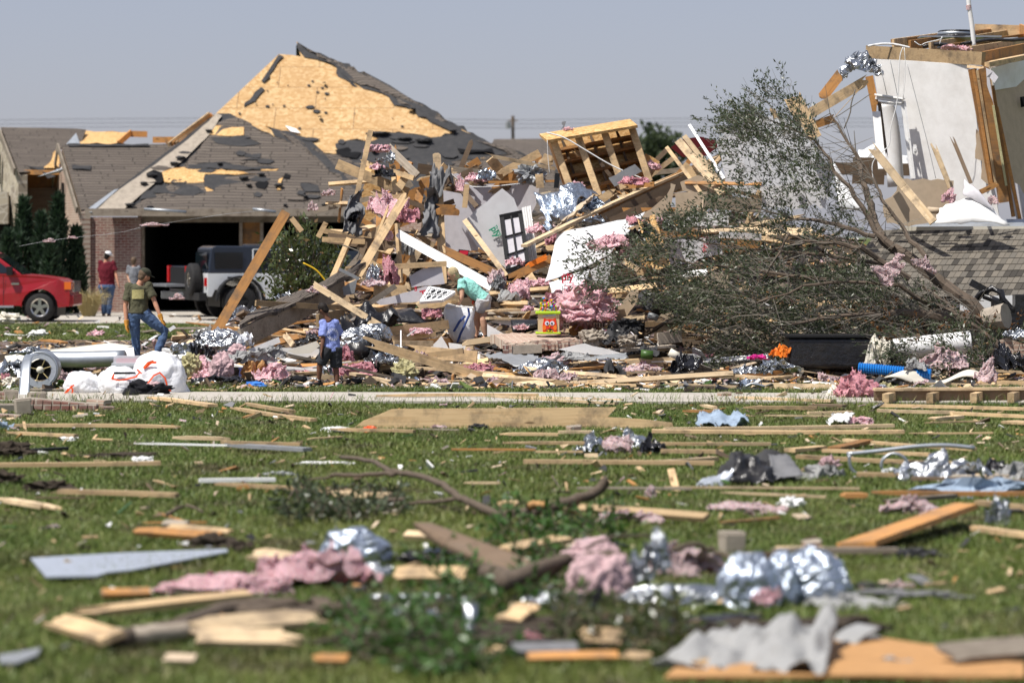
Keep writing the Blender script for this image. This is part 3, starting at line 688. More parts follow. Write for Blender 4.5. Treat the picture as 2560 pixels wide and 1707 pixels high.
# far left wing: stone gable, partly stripped roof and bare rafters
d0,d1,dp=W(46,430,95),W(-60,420,101),W(3,318,98)
plX=plane_of([d0,dp,W(191,322,99)]);wing2=hs('wing_roof',[onplane(u,v,plX) for u,v in ((3,318),(191,322),(215,324),(200,366),(158,368),(147,374),(141,424),(48,431))],.05,'shingles')
patch([(128,345),(140,346),(137,388),(98,386),(112,376),(120,362)],'osb',.03,'S','bare_sheathing_patch',plX,.04,wing2)
patch([(60,380),(100,384),(128,405),(110,410),(95,392)],'felt',.05,'S','roofing_felt',plX,.04,wing2)
slab('bare_roof_sheathing',[W(197,327,99.5),W(323,330,99.5),W(300,360,97.8),W(200,362,97.8)],.04,'osb',house,HO,.03)
slab('torn_flashing',[W(165,361,97),W(190,333,97.5),W(201,362,97)],.02,'galvanised',house,HO)
e0,e1=Vector((d0.x,d0.y,0)),Vector((d1.x,d1.y,0));gable('stone_gable',e0,e1,dp - Vector((0,0,.1)),3.9,d0.z - .1,'stone_wall')
for a,b in ((dp,d0),(dp,d1)):
    q=MB();q.beam(a+Vector((-.1,-.08,0)),b+Vector((-.1,-.08,0)),.05,.22,Vector((0,0,1)));q.build('rake_board','lumber_gray',house,HO)
q=MB();ct=e0.lerp(e1,.17);rr=Matrix.Rotation(-.16,3,'Z')
vs=[ct+rr @ Vector((-.06,y,z)) for y,z in [(-.9,1.1),(.9,1.1)]+[(.9*cos(a),2.7+.75*sin(a)) for a in [pi*k/10 for k in range(11)]]]
slab('arched_window',vs,.05,'dark_interior',house,HO)
q=MB();q.box(e0.lerp(e1,.42)+Vector((-.05,-.05,4.25)),(.06,.3,.9),rr);q.build('gable_vent','dark_interior',house,HO)
wall('recessed_wall',50,150,432,790,96.5,.2,'lumber_orange');wall('recess_shadow',60,140,470,640,96.3,.1,'lumber_old_shaded')
wall('eave_board',46,148,425,437,95.2,.1,'lumber_orange')
for a,b,s in ((W(295,360,97.5),W(327,332,98.6),8),(W(322,335,98.6),W(368,336,98.6),8),(W(382,350,97),W(440,350,97),8),(W(413,345,96.8),W(420,362,96.8),4)):
    q=MB();q.beam(a,b,.05,DIM[s][1],Vector((0,0,1)));q.build('rafter','lumber_orange',house,HO)
for k in range(5):
    q=MB();q.beam(W(421+k*9,362 - k,95+k*.2),W(523+k*5,285+k*3,99+k*.2),.05,.12,Vector((0,0,1)));q.build('rafter','lumber_orange' if k % 2 else 'lumber',house,HO)
sheet('hanging_flashing',[W(92,442,94.5),W(150,432,94.5),W(170,418,94.5),W(155,420,94.5)],'galvanised',.01,bulge=.1,parent=house,org=HO)
wall('fallen_wall_fragment',-20,20,480,560,95,.2,'stone_wall')
# roof of a second house further right
h2=root('distant_house',W(1270,760,125),'low shingle roofed house showing just right of the big stripped roof','house')
O2=h2.location
slab('roof',[W(1180,470,120),W(1235,348,128),W(1480,346,128),W(1560,470,120)],.1,'shingles',h2,O2)
q=MB();q.box((W(1370,0,121).x,121,1.6),(5.6,.2,3.2));q.build('wall','brick_tan',h2,O2)

# ---- utility pole and wires far behind
pole=root('utility_pole',W(1283,600,330),'thin wooden utility pole standing far away above the rooftops','utility pole')
PO=pole.location;q=MB();top=W(1282,290,330);q.tube([PO.copy(),top],[.22,.16]);q.build('post','lumber_old_shaded',pole,PO)
q=MB();q.box(W(1282,302,330),(1.0,.13,.13));q.build('crossarm','lumber_old_shaded',pole,PO)
q=MB();q.tube([W(1270,305,329.6),W(1270,322,329.6)],.28);q.build('transformer','duct_gray',pole,PO)
for v0 in (302,312,322):
    q=MB();q.tube([W(-900+90*i,v0 - 6+.000012*((90*i - 900)% 1300 - 650) ** 2,330) for i in range(50)],.02,4);tag(q.build('power_line','trim_black'),{302: 'highest',312: 'middle',322: 'lowest'}[v0]+' thin power line crossing the sky by the far pole','cable','power lines by the far pole')

# ================================================================ plants
def leaf_mesh(name,pts,dirs,L,wd,mat,parent=None,org=None,droop=.3,seedv=0):
    V=[];F=[]
    for p,d in zip(pts,dirs):
        l=L*random.uniform(.6,1.3);r=Vector((random.gauss(0,1),random.gauss(0,1),random.gauss(0,1)));x=(d*.9+r*.6+Vector((0,0,-droop))).normalized()
        y=x.cross(Vector((random.gauss(0,1),random.gauss(0,1),random.gauss(0,1)))).normalized()*wd*random.uniform(.7,1.2)/2;n=len(V)
        V+=[p,p+x*l*.45+y,p+x*l,p+x*l*.45 - y];F.append((n,n+1,n+2,n+3))
    return mk(name,V,F,mat,parent,org)
def cypress(u,vb,vt,Y,r,label):
    b=Vector(((u - 1280)/FPX*Y,Y,0));H=W(u,vt,Y).z;o=root('cypress_tree',b,label,'tree','upright cypresses by the brick house')
    q=MB();q.tube([b,b+Vector((0,0,H*.9))],[.07,.015]);q.build('trunk','bark',o,b)
    P=[];D=[]
    for _ in range(2600):
        t_=random.random() ** .8;a=random.uniform(0,2*pi);prof=r*.72*(1 - t_) ** .75*(.75+.35*noise.noise(Vector((a*1.2,t_*5,u))))*(1.1 if t_>.1 else .8)
        rad=prof*random.uniform(.35,1.05);P.append(b+Vector((cos(a)*rad,sin(a)*rad,t_*H)));D.append(Vector((cos(a)*.35,sin(a)*.35,1.3)))
    leaf_mesh('crown',P,D,.26,.07,'leaf_cypress',o,b,-.2)
for a in ((60,0,505,90,.95,'tallest cypress at the left, in front of the stone gable'),(145,0,498,90.3,.85,'dark cypress against the brick gable, right of the tallest one'),(103,0,545,89.6,.7,'shorter cypress between the two tall ones'),(190,0,580,90.5,.6,'smallest cypress, next to the brick corner of the house'),(20,0,590,89,.8,'low bushy cypress above the red pickup roof'),(128,0,600,88.8,.7,'low cypress directly behind the red pickup hood')): cypress(*a)
gb=W(222,790,87.5);gb.z=0;og=root('ornamental_grass',gb,'clump of straw coloured ornamental grass by the driveway','plant');q=MB()
for _ in range(500):
    a=random.uniform(0,2*pi);l=random.uniform(.5,.95);s=random.uniform(.1,.5);p0=gb+Vector((cos(a)*.15,sin(a)*.15,0));
    q.tube([p0,p0+Vector((cos(a)*s*.4,sin(a)*s*.4,l*.7)),p0+Vector((cos(a)*s*1.1,sin(a)*s,l*random.uniform(.6,.95)))],[.006,.005,.002],3)
q.build('blades','straw',og,gb)
# magnolia bush behind the boy
mbp=Vector((W(758,0,62).x,62,0));mo=root('magnolia_bush',mbp,'glossy leaved magnolia bush standing in front of the white off-road vehicle','tree');q=MB();P=[];D=[]
for k in range(90):
    a=random.uniform(0,2*pi);tt=random.random();u_=random.uniform(672,848);v_=random.uniform(572,750)
    if ((u_ - 758)/92) ** 2+((v_ - 668)/100) ** 2>1: continue
    e=W(u_,v_,62+random.uniform(-.7,.7));mid=mbp.lerp(e,.5)+Vector((0,0,.25));q.tube([mbp+Vector((0,0,.1)),mid,e],[.03,.015,.005],4)
    for j in range(38):
        s=e+Vector((random.gauss(0,.15),random.gauss(0,.15),random.gauss(0,.14)));P.append(s);D.append((s - mbp).normalized())
for (uu,vv) in ((770,560),(765,575),(700,600),(835,620),(845,660),(690,735),(700,752)):
    e=W(uu,vv,62);q.tube([mbp+Vector((0,0,1)),e],[.012,.004],4)
    for j in range(26): s=e+Vector((random.gauss(0,.09),random.gauss(0,.1),random.gauss(0,.09)));P.append(s);D.append(Vector((0,0,1)))
q.build('trunk','bark',mo,mbp);leaf_mesh('crown',P,D,.13,.055,'leaf_magnolia',mo,mbp)
# distant trees over the wreckage
for (u,v,r,lab) in ((1640,392,4.5,'distant round tree showing between the wooden box frame and the leaning studs'),(1570,420,3.5,'lower distant tree just left of the round one')):
    b=Vector((W(u,0,260).x,260,0));o=root('distant_tree',b,lab,'tree');zc=W(u,v,260).z;q=MB();q.tube([b,b+Vector((0,0,zc))],[.35,.1]);q.build('trunk','bark',o,b);P=[];D=[]
    for _ in range(1800):
        d=Vector((random.gauss(0,1),random.gauss(0,1),random.gauss(0,.8))).normalized()*r*random.uniform(.3,1)*(1+.4*noise.noise(Vector((random.random()*3,u,0))));P.append(b+Vector((0,0,zc))+d*.6);D.append(d.normalized())
    leaf_mesh('crown',P,D,.55,.4,'leaf_far',o,b)

# ---- the fallen tree over the right hand wreckage
tb=hit(2440,850)+Vector((0,0,.25));ft=root('fallen_tree',tb,'large uprooted tree with olive leaves lying across the right side of the wreckage','tree')
q=MB();TY=50.2
def br(k,pts,r0,r1,y0=TY,y1=TY+1.5):
    n=len(pts);pp=[WZ(k,x,y,y0+(y1 - y0)*i/(n - 1)) for i,(x,y) in enumerate(pts)]
    fine=[]
    for a,b in zip(pp,pp[1:]):
        for s in range(3): fine.append(a.lerp(b,s/3)+Vector((random.gauss(0,.012),random.gauss(0,.02),random.gauss(0,.012))))
    fine.append(pp[-1]);q.tube(fine,[r0+(r1 - r0)*i/(len(fine)- 1) for i in range(len(fine))],6);return fine
stems=[br('G',[(2180,1310),(1990,1290),(1700,1050),(1400,830),(1180,690),(1090,520),(1060,380),(1000,180),(960,0),(870,-160),(720,-390)],.13,.012,49.6,52.5),
 br('G',[(1250,740),(1100,600),(940,300),(790,130),(720,0),(590,-170),(400,-260),(250,-320)],.05,.01,50.5,52),
 br('G',[(1530,820),(1400,680),(1320,540),(1150,330),(1120,220),(1030,80),(900,-120)],.045,.01,50,51.5),
 br('G',[(1100,640),(850,570),(620,500),(430,495),(220,430),(0,400)],.04,.01,50,50.8),
 br('G',[(1400,1000),(980,740),(860,720),(560,690),(380,630)],.05,.015,49.8,50),
 br('G',[(2000,1350),(1700,1320),(1350,1270),(1150,1300),(800,1300),(400,1380)],.08,.02,49.3,49),
 br('G',[(1900,1330),(1500,1180),(1300,1050),(900,1010),(500,1060),(100,1200)],.05,.012,49.5,48.9),
 br('G',[(700,1000),(380,980),(0,900),(-380,880),(-700,790),(-900,720)],.03,.006,49.6,50.5),
 br('G',[(1300,900),(700,800),(200,760),(-300,700),(-600,560)],.03,.006,50.2,51),
 br('G',[(380,620),(300,760),(200,930),(60,1100)],.02,.008,49.6,49.2),
 br('H',[(2150,350),(1900,330),(1700,200),(1500,60)],.05,.02,49.2,49.8),
 br('H',[(2150,560),(2000,420),(1800,300),(1600,250),(1300,260)],.05,.015,49.0,49.5)]
q.build('trunk','bark',ft,tb)
q2=MB();q2.tube([WZ('H',2020,330,49.4),WZ('H',2200,300,49.2)],[.16,.20],10);q2.build('stump','stone',ft,tb)
zones=[([(1560,640),(1700,600),(2050,640),(2300,760),(2420,880),(2290,860),(1900,860),(1700,905),(1620,870),(1690,780),(1560,740)],3500,49.0,51.8,1.0),
 ([(1790,300),(1860,270),(1990,300),(2080,420),(2160,560),(2200,680),(1900,660),(1760,600),(1800,430)],700,50,52.5,1.1),
 ([(1820,290),(1960,215),(2010,230),(2050,330),(2080,430),(1980,420),(1840,350)],420,51,52.7,.8),
 ([(1430,640),(1560,600),(1720,620),(1720,760),(1600,770),(1470,700)],380,49.5,51,.9),
 ([(2190,860),(2250,835),(2480,850),(2480,945),(2330,950),(2250,915)],330,47.6,48.5,.8),
 ([(1640,560),(1760,520),(1800,640),(1650,660)],200,50,51,.9)]
def inpoly(x,y,P):
    c=False
    for (a,b),(d,e) in zip(P,P[1:]+P[:1]):
        if (b>y) != (e>y) and x<(d - a)*(y - b)/(e - b)+a: c=not c
    return c
tw=MB();P=[];D=[];P2=[];D2=[];rp=Vector(uv_('G',2000,1300)).to_3d()
for poly,n,ya,yb,lf in zones:
    if n>3000: poly=[(a*1.0884,b*1.0884) for a,b in poly]
    xs=[p[0] for p in poly];ys=[p[1] for p in poly];k=0
    while k<n:
        u,v=random.uniform(min(xs),max(xs)),random.uniform(min(ys),max(ys))
        if not inpoly(u,v,poly): continue
        k+=1
        if noise.noise(Vector((u/55,v/45,7)))<-.08 and random.random()<.85: continue
        Y=random.uniform(ya,yb);a=W(u,v,Y)
        if a.z<Hm(a.x,a.y)- .1: a.z=Hm(a.x,a.y)+.03
        d=Vector((u - 2480,0,-(v - 930)*.9));d.normalize();d=(d+Vector((random.gauss(0,.45),random.gauss(0,.35),random.gauss(0,.4)+.05))).normalized();L=random.uniform(.2,.62)
        m1=a+d*L*.5+Vector((random.gauss(0,.02),random.gauss(0,.02),random.gauss(0,.03)));e=a+d*L+Vector((0,0,-.04))
        tw.tube([a,m1,e],[.0042,.003,.002],3)
        if random.random()<.9*lf:
            rust=u>2180 and v>760 and v<860 and random.random()<.3
            for j in range(random.randint(11,20)):
                s=random.uniform(.15,1);p=a.lerp(e,s)+Vector((random.gauss(0,.022),random.gauss(0,.022),random.gauss(0,.022)));(P2 if rust else P).append(p);(D2 if rust else D).append(d)
for st in stems:
    for p in st[3:]:
        for _ in range(3):
            d=Vector((random.gauss(-.5,.5),random.gauss(0,.4),random.gauss(.2,.5))).normalized();tw.tube([p,p+d*random.uniform(.2,.7)],[.008,.003],3)
for _ in range(330):   # long bare whips sweeping down to the left
    u,v=random.uniform(1780,2470),random.uniform(740,930);a=W(u,v,random.uniform(48.9,49.8));L=random.uniform(.4,1.1);an=random.gauss(.55,.35)
    e=a+Vector((-cos(an)*L,random.gauss(0,.1),-sin(an)*L*random.choice((1,1,-.7))));
    if e.z<.05: continue
    tw.tube([a,a.lerp(e,.5)+Vector((0,0,.06)),e],[.007,.005,.002],3)
tw.build('twigs','twig',ft,tb)
leaf_mesh('crown',P,D,.072,.026,'leaf_olive',ft,tb,.1);leaf_mesh('dead_leaves',P2,D2,.065,.03,'leaf_rust',ft,tb,.3)
# ================================================================ vehicles
def extrude_profile(name,prof,w_of_z,y0,mat,par,org,taper=None,bev=.04):
    """side outline (x, z) given a width that changes with height"""
    vs=[];k=len(prof)
    for s in (-1,1):
        for x,z in prof: vs.append((x,y0+s*(w_of_z(z)/2 - (taper(x) if taper else 0)),z))
    fs=[tuple(range(k)),tuple(range(2*k - 1,k - 1,-1))]+[(i,k+i,k+(i+1)% k,(i+1)% k) for i in range(k)]
    o=mk(name,vs,fs,mat,par);bv=o.modifiers.new('b','BEVEL');bv.width=bev;bv.segments=3;bv.limit_method='ANGLE';bv.angle_limit=R(35)
    o.data.polygons.foreach_set('use_smooth',[False]*len(o.data.polygons));return o
def arch(cx,cz,r,n=9): return [(cx+r*cos(pi*i/n),cz+r*sin(pi*i/n)) for i in range(n+1)]
def wheel(par,x,y,r,wd,rimr,rimmat,side=-1,tread=False):
    w_=MB();ring=40;prof=[(rimr,-.5),(r*.9,-.5),(r*.985,-.36),(r,-.2),(r,.2),(r*.985,.36),(r*.9,.5),(rimr,.5)]
    vs=[];fs=[]
    for i in range(ring):
        a=2*pi*i/ring;
        for q_,(rr,yy) in enumerate(prof):
            k=1+(.022 if tread and q_ in (2,3,4,5) and i % 2 else 0);vs.append((x+cos(a)*rr*k,y+yy*wd,r+sin(a)*rr*k))
    n=len(prof)
    for i in range(ring):
        for j in range(n - 1): fs.append((i*n+j,i*n+j+1,((i+1)% ring)*n+j+1,((i+1)% ring)*n+j))
    wo=bpy.data.objects.new('wheel',None);scn.collection.objects.link(wo);wo.parent=par
    mk('tyre',vs,fs,'rubber',wo,smooth=True)
    q=MB();yy=y+side*wd*.35
    q.add(*loft([(x,y - side*wd*.1,r),(x,yy - side*.02,r)],[(rimr*1.02,rimr*1.02)]*2,Vector((1,0,0)),24))
    q.build('brake_disc','trim_black',wo);q=MB();q.tube([(x,yy,r),(x,yy+side*.045,r)],rimr*.34,14)
    for k in range(5):
        a=2*pi*k/5+.3;q.beam((x,yy,r),(x+cos(a)*rimr,yy,r+sin(a)*rimr),.05,rimr*.34,Vector((0,0,1)) if abs(sin(a))<.9 else Vector((1,0,0)))
    vs,fs=loft([(x,yy - side*.02,r),(x,yy+side*.03,r)],[(rimr,rimr)]*2,Vector((1,0,0)),28,False);q.add(vs,fs);q.add(*loft([(x,yy+side*.03,r),(x,yy+side*.012,r)],[(rimr,rimr),(rimr*.84,rimr*.84)],Vector((1,0,0)),28,False))
    q.build('rim',rimmat,wo,smooth=False);return wo
# red pickup, its front half in the picture (front to the right)
ry=82.6;xf=W(190,0,ry).x
pk=root('pickup_truck',(xf,ry,.03),'shiny red pickup truck parked on the driveway at the left edge, front half showing','pickup truck')
body=[(-5.3,.45),(-4.6,.45)]+[(x,z) for x,z in reversed(arch(-4.15,.38,.46))]+[(-3.6,.42),(-1.28,.42)]+list(reversed(arch(-.80,.38,.47)))+[(-.30,.38),(-.06,.40),(-.02,.62),(-.05,.82),(-.14,1.0),(-.32,1.10),(-.8,1.17),(-1.35,1.22),(-1.65,1.24),(-3.4,1.24),(-5.35,1.26)]
tp=lambda x: max(0,x+.45) ** 1.6*.30
bo=extrude_profile('body',body,lambda z: 1.94 if z<1 else 1.86,0,'red_paint',pk,None,tp,.05)
cab=extrude_profile('cab',[(-3.35,1.20),(-1.25,1.20),(-1.98,1.74),(-2.15,1.80),(-3.2,1.82),(-3.3,1.75)],lambda z: 1.84 - max(0,z - 1.22)*.42,0,'red_paint',pk,None,None,.04)
q=MB()
for s in (-1,1): 
    vv=[(-3.15,s*.935,1.25),(-1.46,s*.935,1.25),(-2.05,s*.85,1.69),(-3.1,s*.85,1.70)];q.add(vv+[(a,b - s*.02,c) for a,b,c in vv],[(0,1,2,3),(7,6,5,4),(0,4,5,1),(1,5,6,2),(2,6,7,3),(3,7,4,0)])
q.build('side_window','glass_dark',pk)
q=MB();q.add([(-1.26,-.82,1.23),(-1.26,.82,1.23),(-1.95,.74,1.75),(-1.95,-.74,1.75),(-1.32,-.8,1.22),(-1.32,.8,1.22),(-2.0,.72,1.72),(-2.0,-.72,1.72)],[(0,1,2,3),(7,6,5,4)]);q.build('windshield','glass_dark',pk)
for x in (-.80,-4.15):
    for s in (-1,1): wheel(pk,x,s*.83,.375,.25,.235,'chrome',s)
    q=MB();q.box((x,0,.45),(.85,1.5,.6));q.build('wheel_well','trim_black',pk)
q=MB();q.box((-.02,0,.55),(.14,1.72,.30));o=q.build('bumper','red_paint',pk);bv=o.modifiers.new('b','BEVEL');bv.width=.05;bv.segments=3
for s in (-1,1):
    q=MB();q.box((-.10,s*.84,.93),(.17,.16,.19),Matrix.Rotation(-.15*s,3,'Z'));q.build('headlight','amber_lens' if s<0 else 'white_paint_car',pk)
    q=MB();q.box((-1.55,s*1.03,1.31),(.14,.2,.22));q.build('mirror','trim_black',pk)
q=MB();q.box((.01,0,.9),(.06,1.2,.28));q.build('grille','chrome',pk)
q=MB();q.box((-1.42,-.975,.98),(.20,.006,.05));q.build('fender_badge','chrome',pk)
q=MB();q.box((-2.5,-.99,.40),(2.1,.18,.05));q.build('running_board','galvanised',pk)
q=MB();q.box((-1.72,-.972,.82),(.012,.004,.75));q.box((-3.05,-.972,.82),(.012,.004,.75));q.build('door_seam','trim_black',pk)
q=MB();q.box((-2.9,-.98,1.08),(.16,.03,.05));q.build('door_handle','red_paint',pk)

# white off-road vehicle seen from its rear left corner
jy=84;jx=W(500,0,jy).x
jp=root('off_road_vehicle',(jx,jy,.03),'white boxy off-road vehicle with a black hardtop and a spare tyre on its tail','car');jp.rotation_euler.z=R(20)
jb=[(0,.62),(.12,.62),(.2,.8)]+[(.85+.58*cos(a),.52+.58*sin(a)) for a in (pi*.85,pi*.7,pi*.55,pi*.4,pi*.25,pi*.12,0)]+[(1.5,.55),(2.95,.55)]+[(3.5+.58*cos(a),.52+.58*sin(a)) for a in (pi,pi*.85,pi*.7,pi*.5,pi*.3,pi*.1)]+[(4.15,.75),(4.15,1.12),(2.9,1.22),(0,1.22)]
extrude_profile('body',jb,lambda z: 1.58,0,'white_paint_car',jp,None,None,.04)
extrude_profile('hardtop',[(.02,1.22),(2.75,1.22),(2.45,1.86),(2.3,1.92),(.25,1.94),(.12,1.88)],lambda z: 1.52 - max(0,z - 1.3)*.2,0,'navy_paint',jp,None,None,.04)
q=MB()
for s in (-1,1): q.box((.58,s*.755,1.56),(.75,.02,.42));q.box((1.75,s*.755,1.56),(.9,.02,.42))
q.box((.04,0,1.56),(.02,1.15,.42));q.build('window','glass_dark',jp)
for x0,x1 in ((1.22,2.3),):
    q=MB()
    for a,b in (((x0,1.24),(x0,1.85)),((x0,1.85),(x1,1.85)),((x1,1.85),(x1+.2,1.24))): q.beam((a[0],-.79,a[1]),(b[0],-.79,b[1]),.03,.05,Vector((0,-1,0)))
    q.build('window_frame','white_paint_car',jp)
for s in (-1,1):
    for cx in (.85,3.5):
        q=MB()
        pts=[(cx+.64*cos(a),s*.88,.52+.62*sin(a)) for a in [pi*k/10 for k in range(11)]]
        for a,b in zip(pts,pts[1:]): q.beam(a,b,.24,.05,Vector((0,s*.01,1)) if abs(a[2]- b[2])<.18 else Vector((1,0,.3)))
        q.build('fender_flare','trim_black',jp)
for x in (.85,3.5):
    for s in (-1,1): wheel(jp,x,s*.82,.455,.32,.22,'trim_black',s,True)
    q=MB();q.box((x,0,.6),(.95,1.25,.5));q.build('wheel_well','trim_black',jp)
q=MB();q.box((-.14,0,.62),(.2,1.7,.2));q.build('bumper','trim_black',jp)
for s in (-1,1): q=MB();q.box((-.02,s*.68,1.0),(.06,.12,.22));q.build('tail_light','red_lens',jp)
sw=bpy.data.objects.new('spare_wheel',None);scn.collection.objects.link(sw);sw.parent=jp;sw.location=(-.18,.0,1.05);sw.rotation_euler=(0,0,R(90))
ws=wheel(sw,0,0,.43,.28,.2,'alloy',1,True);ws.location.z=-.43
q=MB();q.box((.6,-.80,1.12),(.14,.03,.03));q.build('door_handle','trim_black',jp)
q=MB();q.tube([(.02,-.72,1.35),(.02,-.5,1.5)],.02);q.build('wiper','trim_black',jp)
# dark pickup with its tailgate down, between the two
fy=87.5;fx=W(448,0,fy).x
fb=root('pickup_truck',(fx,fy,.03),'dark pickup truck backed behind the white off-road vehicle, tailgate lowered and red tail light showing','pickup truck');fb.rotation_euler.z=R(22)
extrude_profile('body',[(0,.55),(.45,.55)]+[(1.1+.5*cos(a),.5+.5*sin(a)) for a in (pi,pi*.8,pi*.6,pi*.4,pi*.2,0)]+[(2.2,.5),(5.4,.5),(5.4,1.15),(3.9,1.25),(3.3,1.95),(2.1,1.98),(1.95,1.38),(0,1.38)],lambda z: 1.95,0,'navy_paint',fb,None,None,.05)
q=MB();q.box((-.02,0,1.05),(.04,1.5,.6));q.build('bed_opening','dark_interior',fb)
q=MB();q.box((-.30,0,.86),(.58,1.6,.07));q.build('tailgate','galvanised',fb)
q=MB();q.box((-.16,0,.58),(.2,1.8,.2));q.build('bumper','galvanised',fb)
for s in (-1,1):
    q=MB();q.box((-.03,s*.88,1.16),(.08,.17,.45));q.build('tail_light','red_lens',fb)
    wheel(fb,1.1,s*.84,.4,.27,.24,'alloy',s);wheel(fb,4.5,s*.84,.4,.27,.24,'alloy',s)
q=MB();q.box((2.7,-.97,1.62),(1.0,.02,.4));q.build('side_window','glass_dark',fb)
# dark blue vehicle in the second garage bay
sy=91.0;sx=W(690,0,sy).x
sv=root('parked_car',(sx,sy,.03),'dark blue car standing in the right garage bay, mostly hidden behind the wreckage','car');sv.rotation_euler.z=R(4)
extrude_profile('body',[(0,.4),(.5,.4)]+[(1+.42*cos(a),.4+.42*sin(a)) for a in (pi,pi*.75,pi*.5,pi*.25,0)]+[(3.4,.4),(4.6,.4),(4.6,.95),(3.6,1.1),(.02,1.12)],lambda z: 1.85,0,'navy_paint',sv,None,None,.07)
extrude_profile('cabin',[(.05,1.1),(3.4,1.1),(2.7,1.72),(2.4,1.78),(.5,1.8),(.3,1.74)],lambda z: 1.7 - max(0,z - 1.1)*.35,0,'glass_dark',sv,None,None,.07)
for x in (1,3.7):
    for s in (-1,1): wheel(sv,x,s*.8,.36,.24,.22,'alloy',s)
q=MB();q.box((.28,0,1.8),(.06,.3,.05));q.build('brake_light','red_lens',sv)

# ================================================================ people
def joined(vfs):
    q=MB()
    for v,f in vfs: q.add(v,f)
    return q
def remesh(o,vox,sm=2):
    r=o.modifiers.new('r','REMESH');r.mode='VOXEL';r.voxel_size=vox;r.use_smooth_shade=True
    s=o.modifiers.new('s','SMOOTH');s.iterations=sm;s.factor=.5;return o
def figure(k,Y,J,hd,label,skin,shirt,pants,sleeve=.75,pleg=1.0,hair=None,cap=None,shoe='trim_black',gloves=None,sc=1.0,vox=.009,sock=None,torso=None,jit=0,face=None):
    """J: joints as picture points of the survey plus a depth offset; hd: where the face looks"""
    V={n: WZ(k,x,y,Y+(d[0] if d else 0)) for n,(x,y,*d) in J.items()}
    g=(V['al']+V['ar'])/2;base=Vector((g.x,Y,min(V['al'].z,V['ar'].z)- .08*sc));S=sc;hd=Vector(hd).normalized();up=(V['head']- V['neck']).normalized();up=(up - hd*up.dot(hd)).normalized();sd=hd.cross(up)
    rot=Matrix((sd,hd,up)).transposed();H=V['head'];sh=(V['sr']- V['sl']).normalized();parts=[]
    parts.append(ellipsoid(H+up*.012*S,(.074*S,.094*S,.108*S),rot));parts.append(ellipsoid(H+hd*.03*S - up*.055*S,(.052*S,.062*S,.055*S),rot))
    parts.append(ellipsoid(H+hd*.098*S - up*.015*S,(.013*S,.02*S,.026*S),rot))
    for s in (-1,1): parts.append(ellipsoid(H+sd*s*.078*S - up*.01*S,(.010*S,.02*S,.032*S),rot))
    parts.append(loft([V['neck']- up*.06*S,V['neck'].lerp(H,.35),H - up*.02*S],[(.062*S,.06*S),(.052*S,.052*S),(.05*S,.05*S)]))
    cs=(V['sl']+V['sr'])/2;pel=V['pel'];ch=cs.lerp(pel,.3);wa=cs.lerp(pel,.72)
    hw=(V['sr']- V['sl']).length/2;T=torso or (1,1)
    tor=lambda e: loft([V['neck'].lerp(cs,.6),cs,ch,wa,pel,pel+(pel - wa)*.35],[(.06*S+e,.06*S+e),(hw*.92+e,.085*S*T[1]+e),(hw*.95*T[0]+e,.112*S*T[1]+e),(.138*S*T[0]+e,.098*S*T[1]+e),(.155*S*T[0]+e,.11*S*T[1]+e),(.10*S*T[0]+e,.09*S+e)],sh,16)
    parts.append(tor(0))
    arm=lambda s,e,f=1.0: loft([V['s'+s]+(cs - V['s'+s])*.15]+[V['s'+s].lerp(V['e'+s],q) for q in ([f] if f<1 else [.5,1])]+([V['e'+s].lerp(V['h'+s],q) for q in (.3,.97)] if f >= 1 else []),[(.058*S+e,.058*S+e)]+([(.058*S+e*1.3,)*2] if f<1 else [(.046*S+e,)*2,(.038*S+e,)*2,(.039*S+e,)*2,(.024*S+e,)*2]),Vector((0,1,0)),12)
    for s in 'lr': parts.append(arm(s,0));parts.append(ellipsoid(V['s'+s],(.06*S,)*3))
    def hand(s,e):
        d=(V['h'+s]- V['e'+s]).normalized();w_=V['h'+s];pd=Vector((0,1,0))- d*d.y;pd.normalize();fr=d.cross(pd);out=[loft([w_ - d*.02*S,w_+d*.04*S,w_+d*.085*S],[(.026*S+e,.020*S+e),(.040*S+e,.018*S+e),(.036*S+e,.015*S+e)],pd)]
        for i,L in enumerate((.068,.078,.073,.058)):
            o0=w_+d*.075*S+pd*(.03 - i*.02)*S;b1=o0+d*L*.55*S+fr*.008*S;out.append(loft([o0,b1,b1+(d*.7+fr*.6)*L*.5*S],[(.0095*S+e,)*2,(.0085*S+e,)*2,(.0065*S+e,)*2],pd,8))
        t0=w_+d*.025*S+pd*.03*S;out.append(loft([t0,t0+(d*.6+pd*.6+fr*.3)*.045*S,t0+(d+pd*.45+fr*.4)*.07*S],[(.013*S+e,)*2,(.011*S+e,)*2,(.008*S+e,)*2],pd,8));return out
    for s in 'lr': parts+=hand(s,0)
    hip={'l': pel - sh*.085*S*T[0],'r': pel+sh*.085*S*T[0]}
    def leg(s,e,f=1.0):
        h,kn,an=hip[s],V['k'+s],V['a'+s]
        if f<1: p=[h+Vector((0,0,.03)),h.lerp(kn,.4),h.lerp(kn,f)];r=[.092,.082,.072]
        else:
            p=[h+Vector((0,0,.03)),h.lerp(kn,.4),kn,kn.lerp(an,.35),kn.lerp(an,.96 if e else 1)];r=[.090,.078,.056,.055,.034 if not e else .046]
        return loft(p,[(q*S+e,q*S+e) for q in r],Vector((1,0,0)),14)
    for s in 'lr': parts.append(leg(s,0));tdir=(V['t'+s]- V['a'+s]);parts.append(loft([V['a'+s]- tdir*.2,V['a'+s].lerp(V['t'+s],.5),V['t'+s]],[(.032*S,)*2,(.035*S,.028*S),(.025*S,.02*S)]))
    body=joined(parts).build('person',skin,None,base);remesh(body,vox*.8,1);tag(body,label,'person')
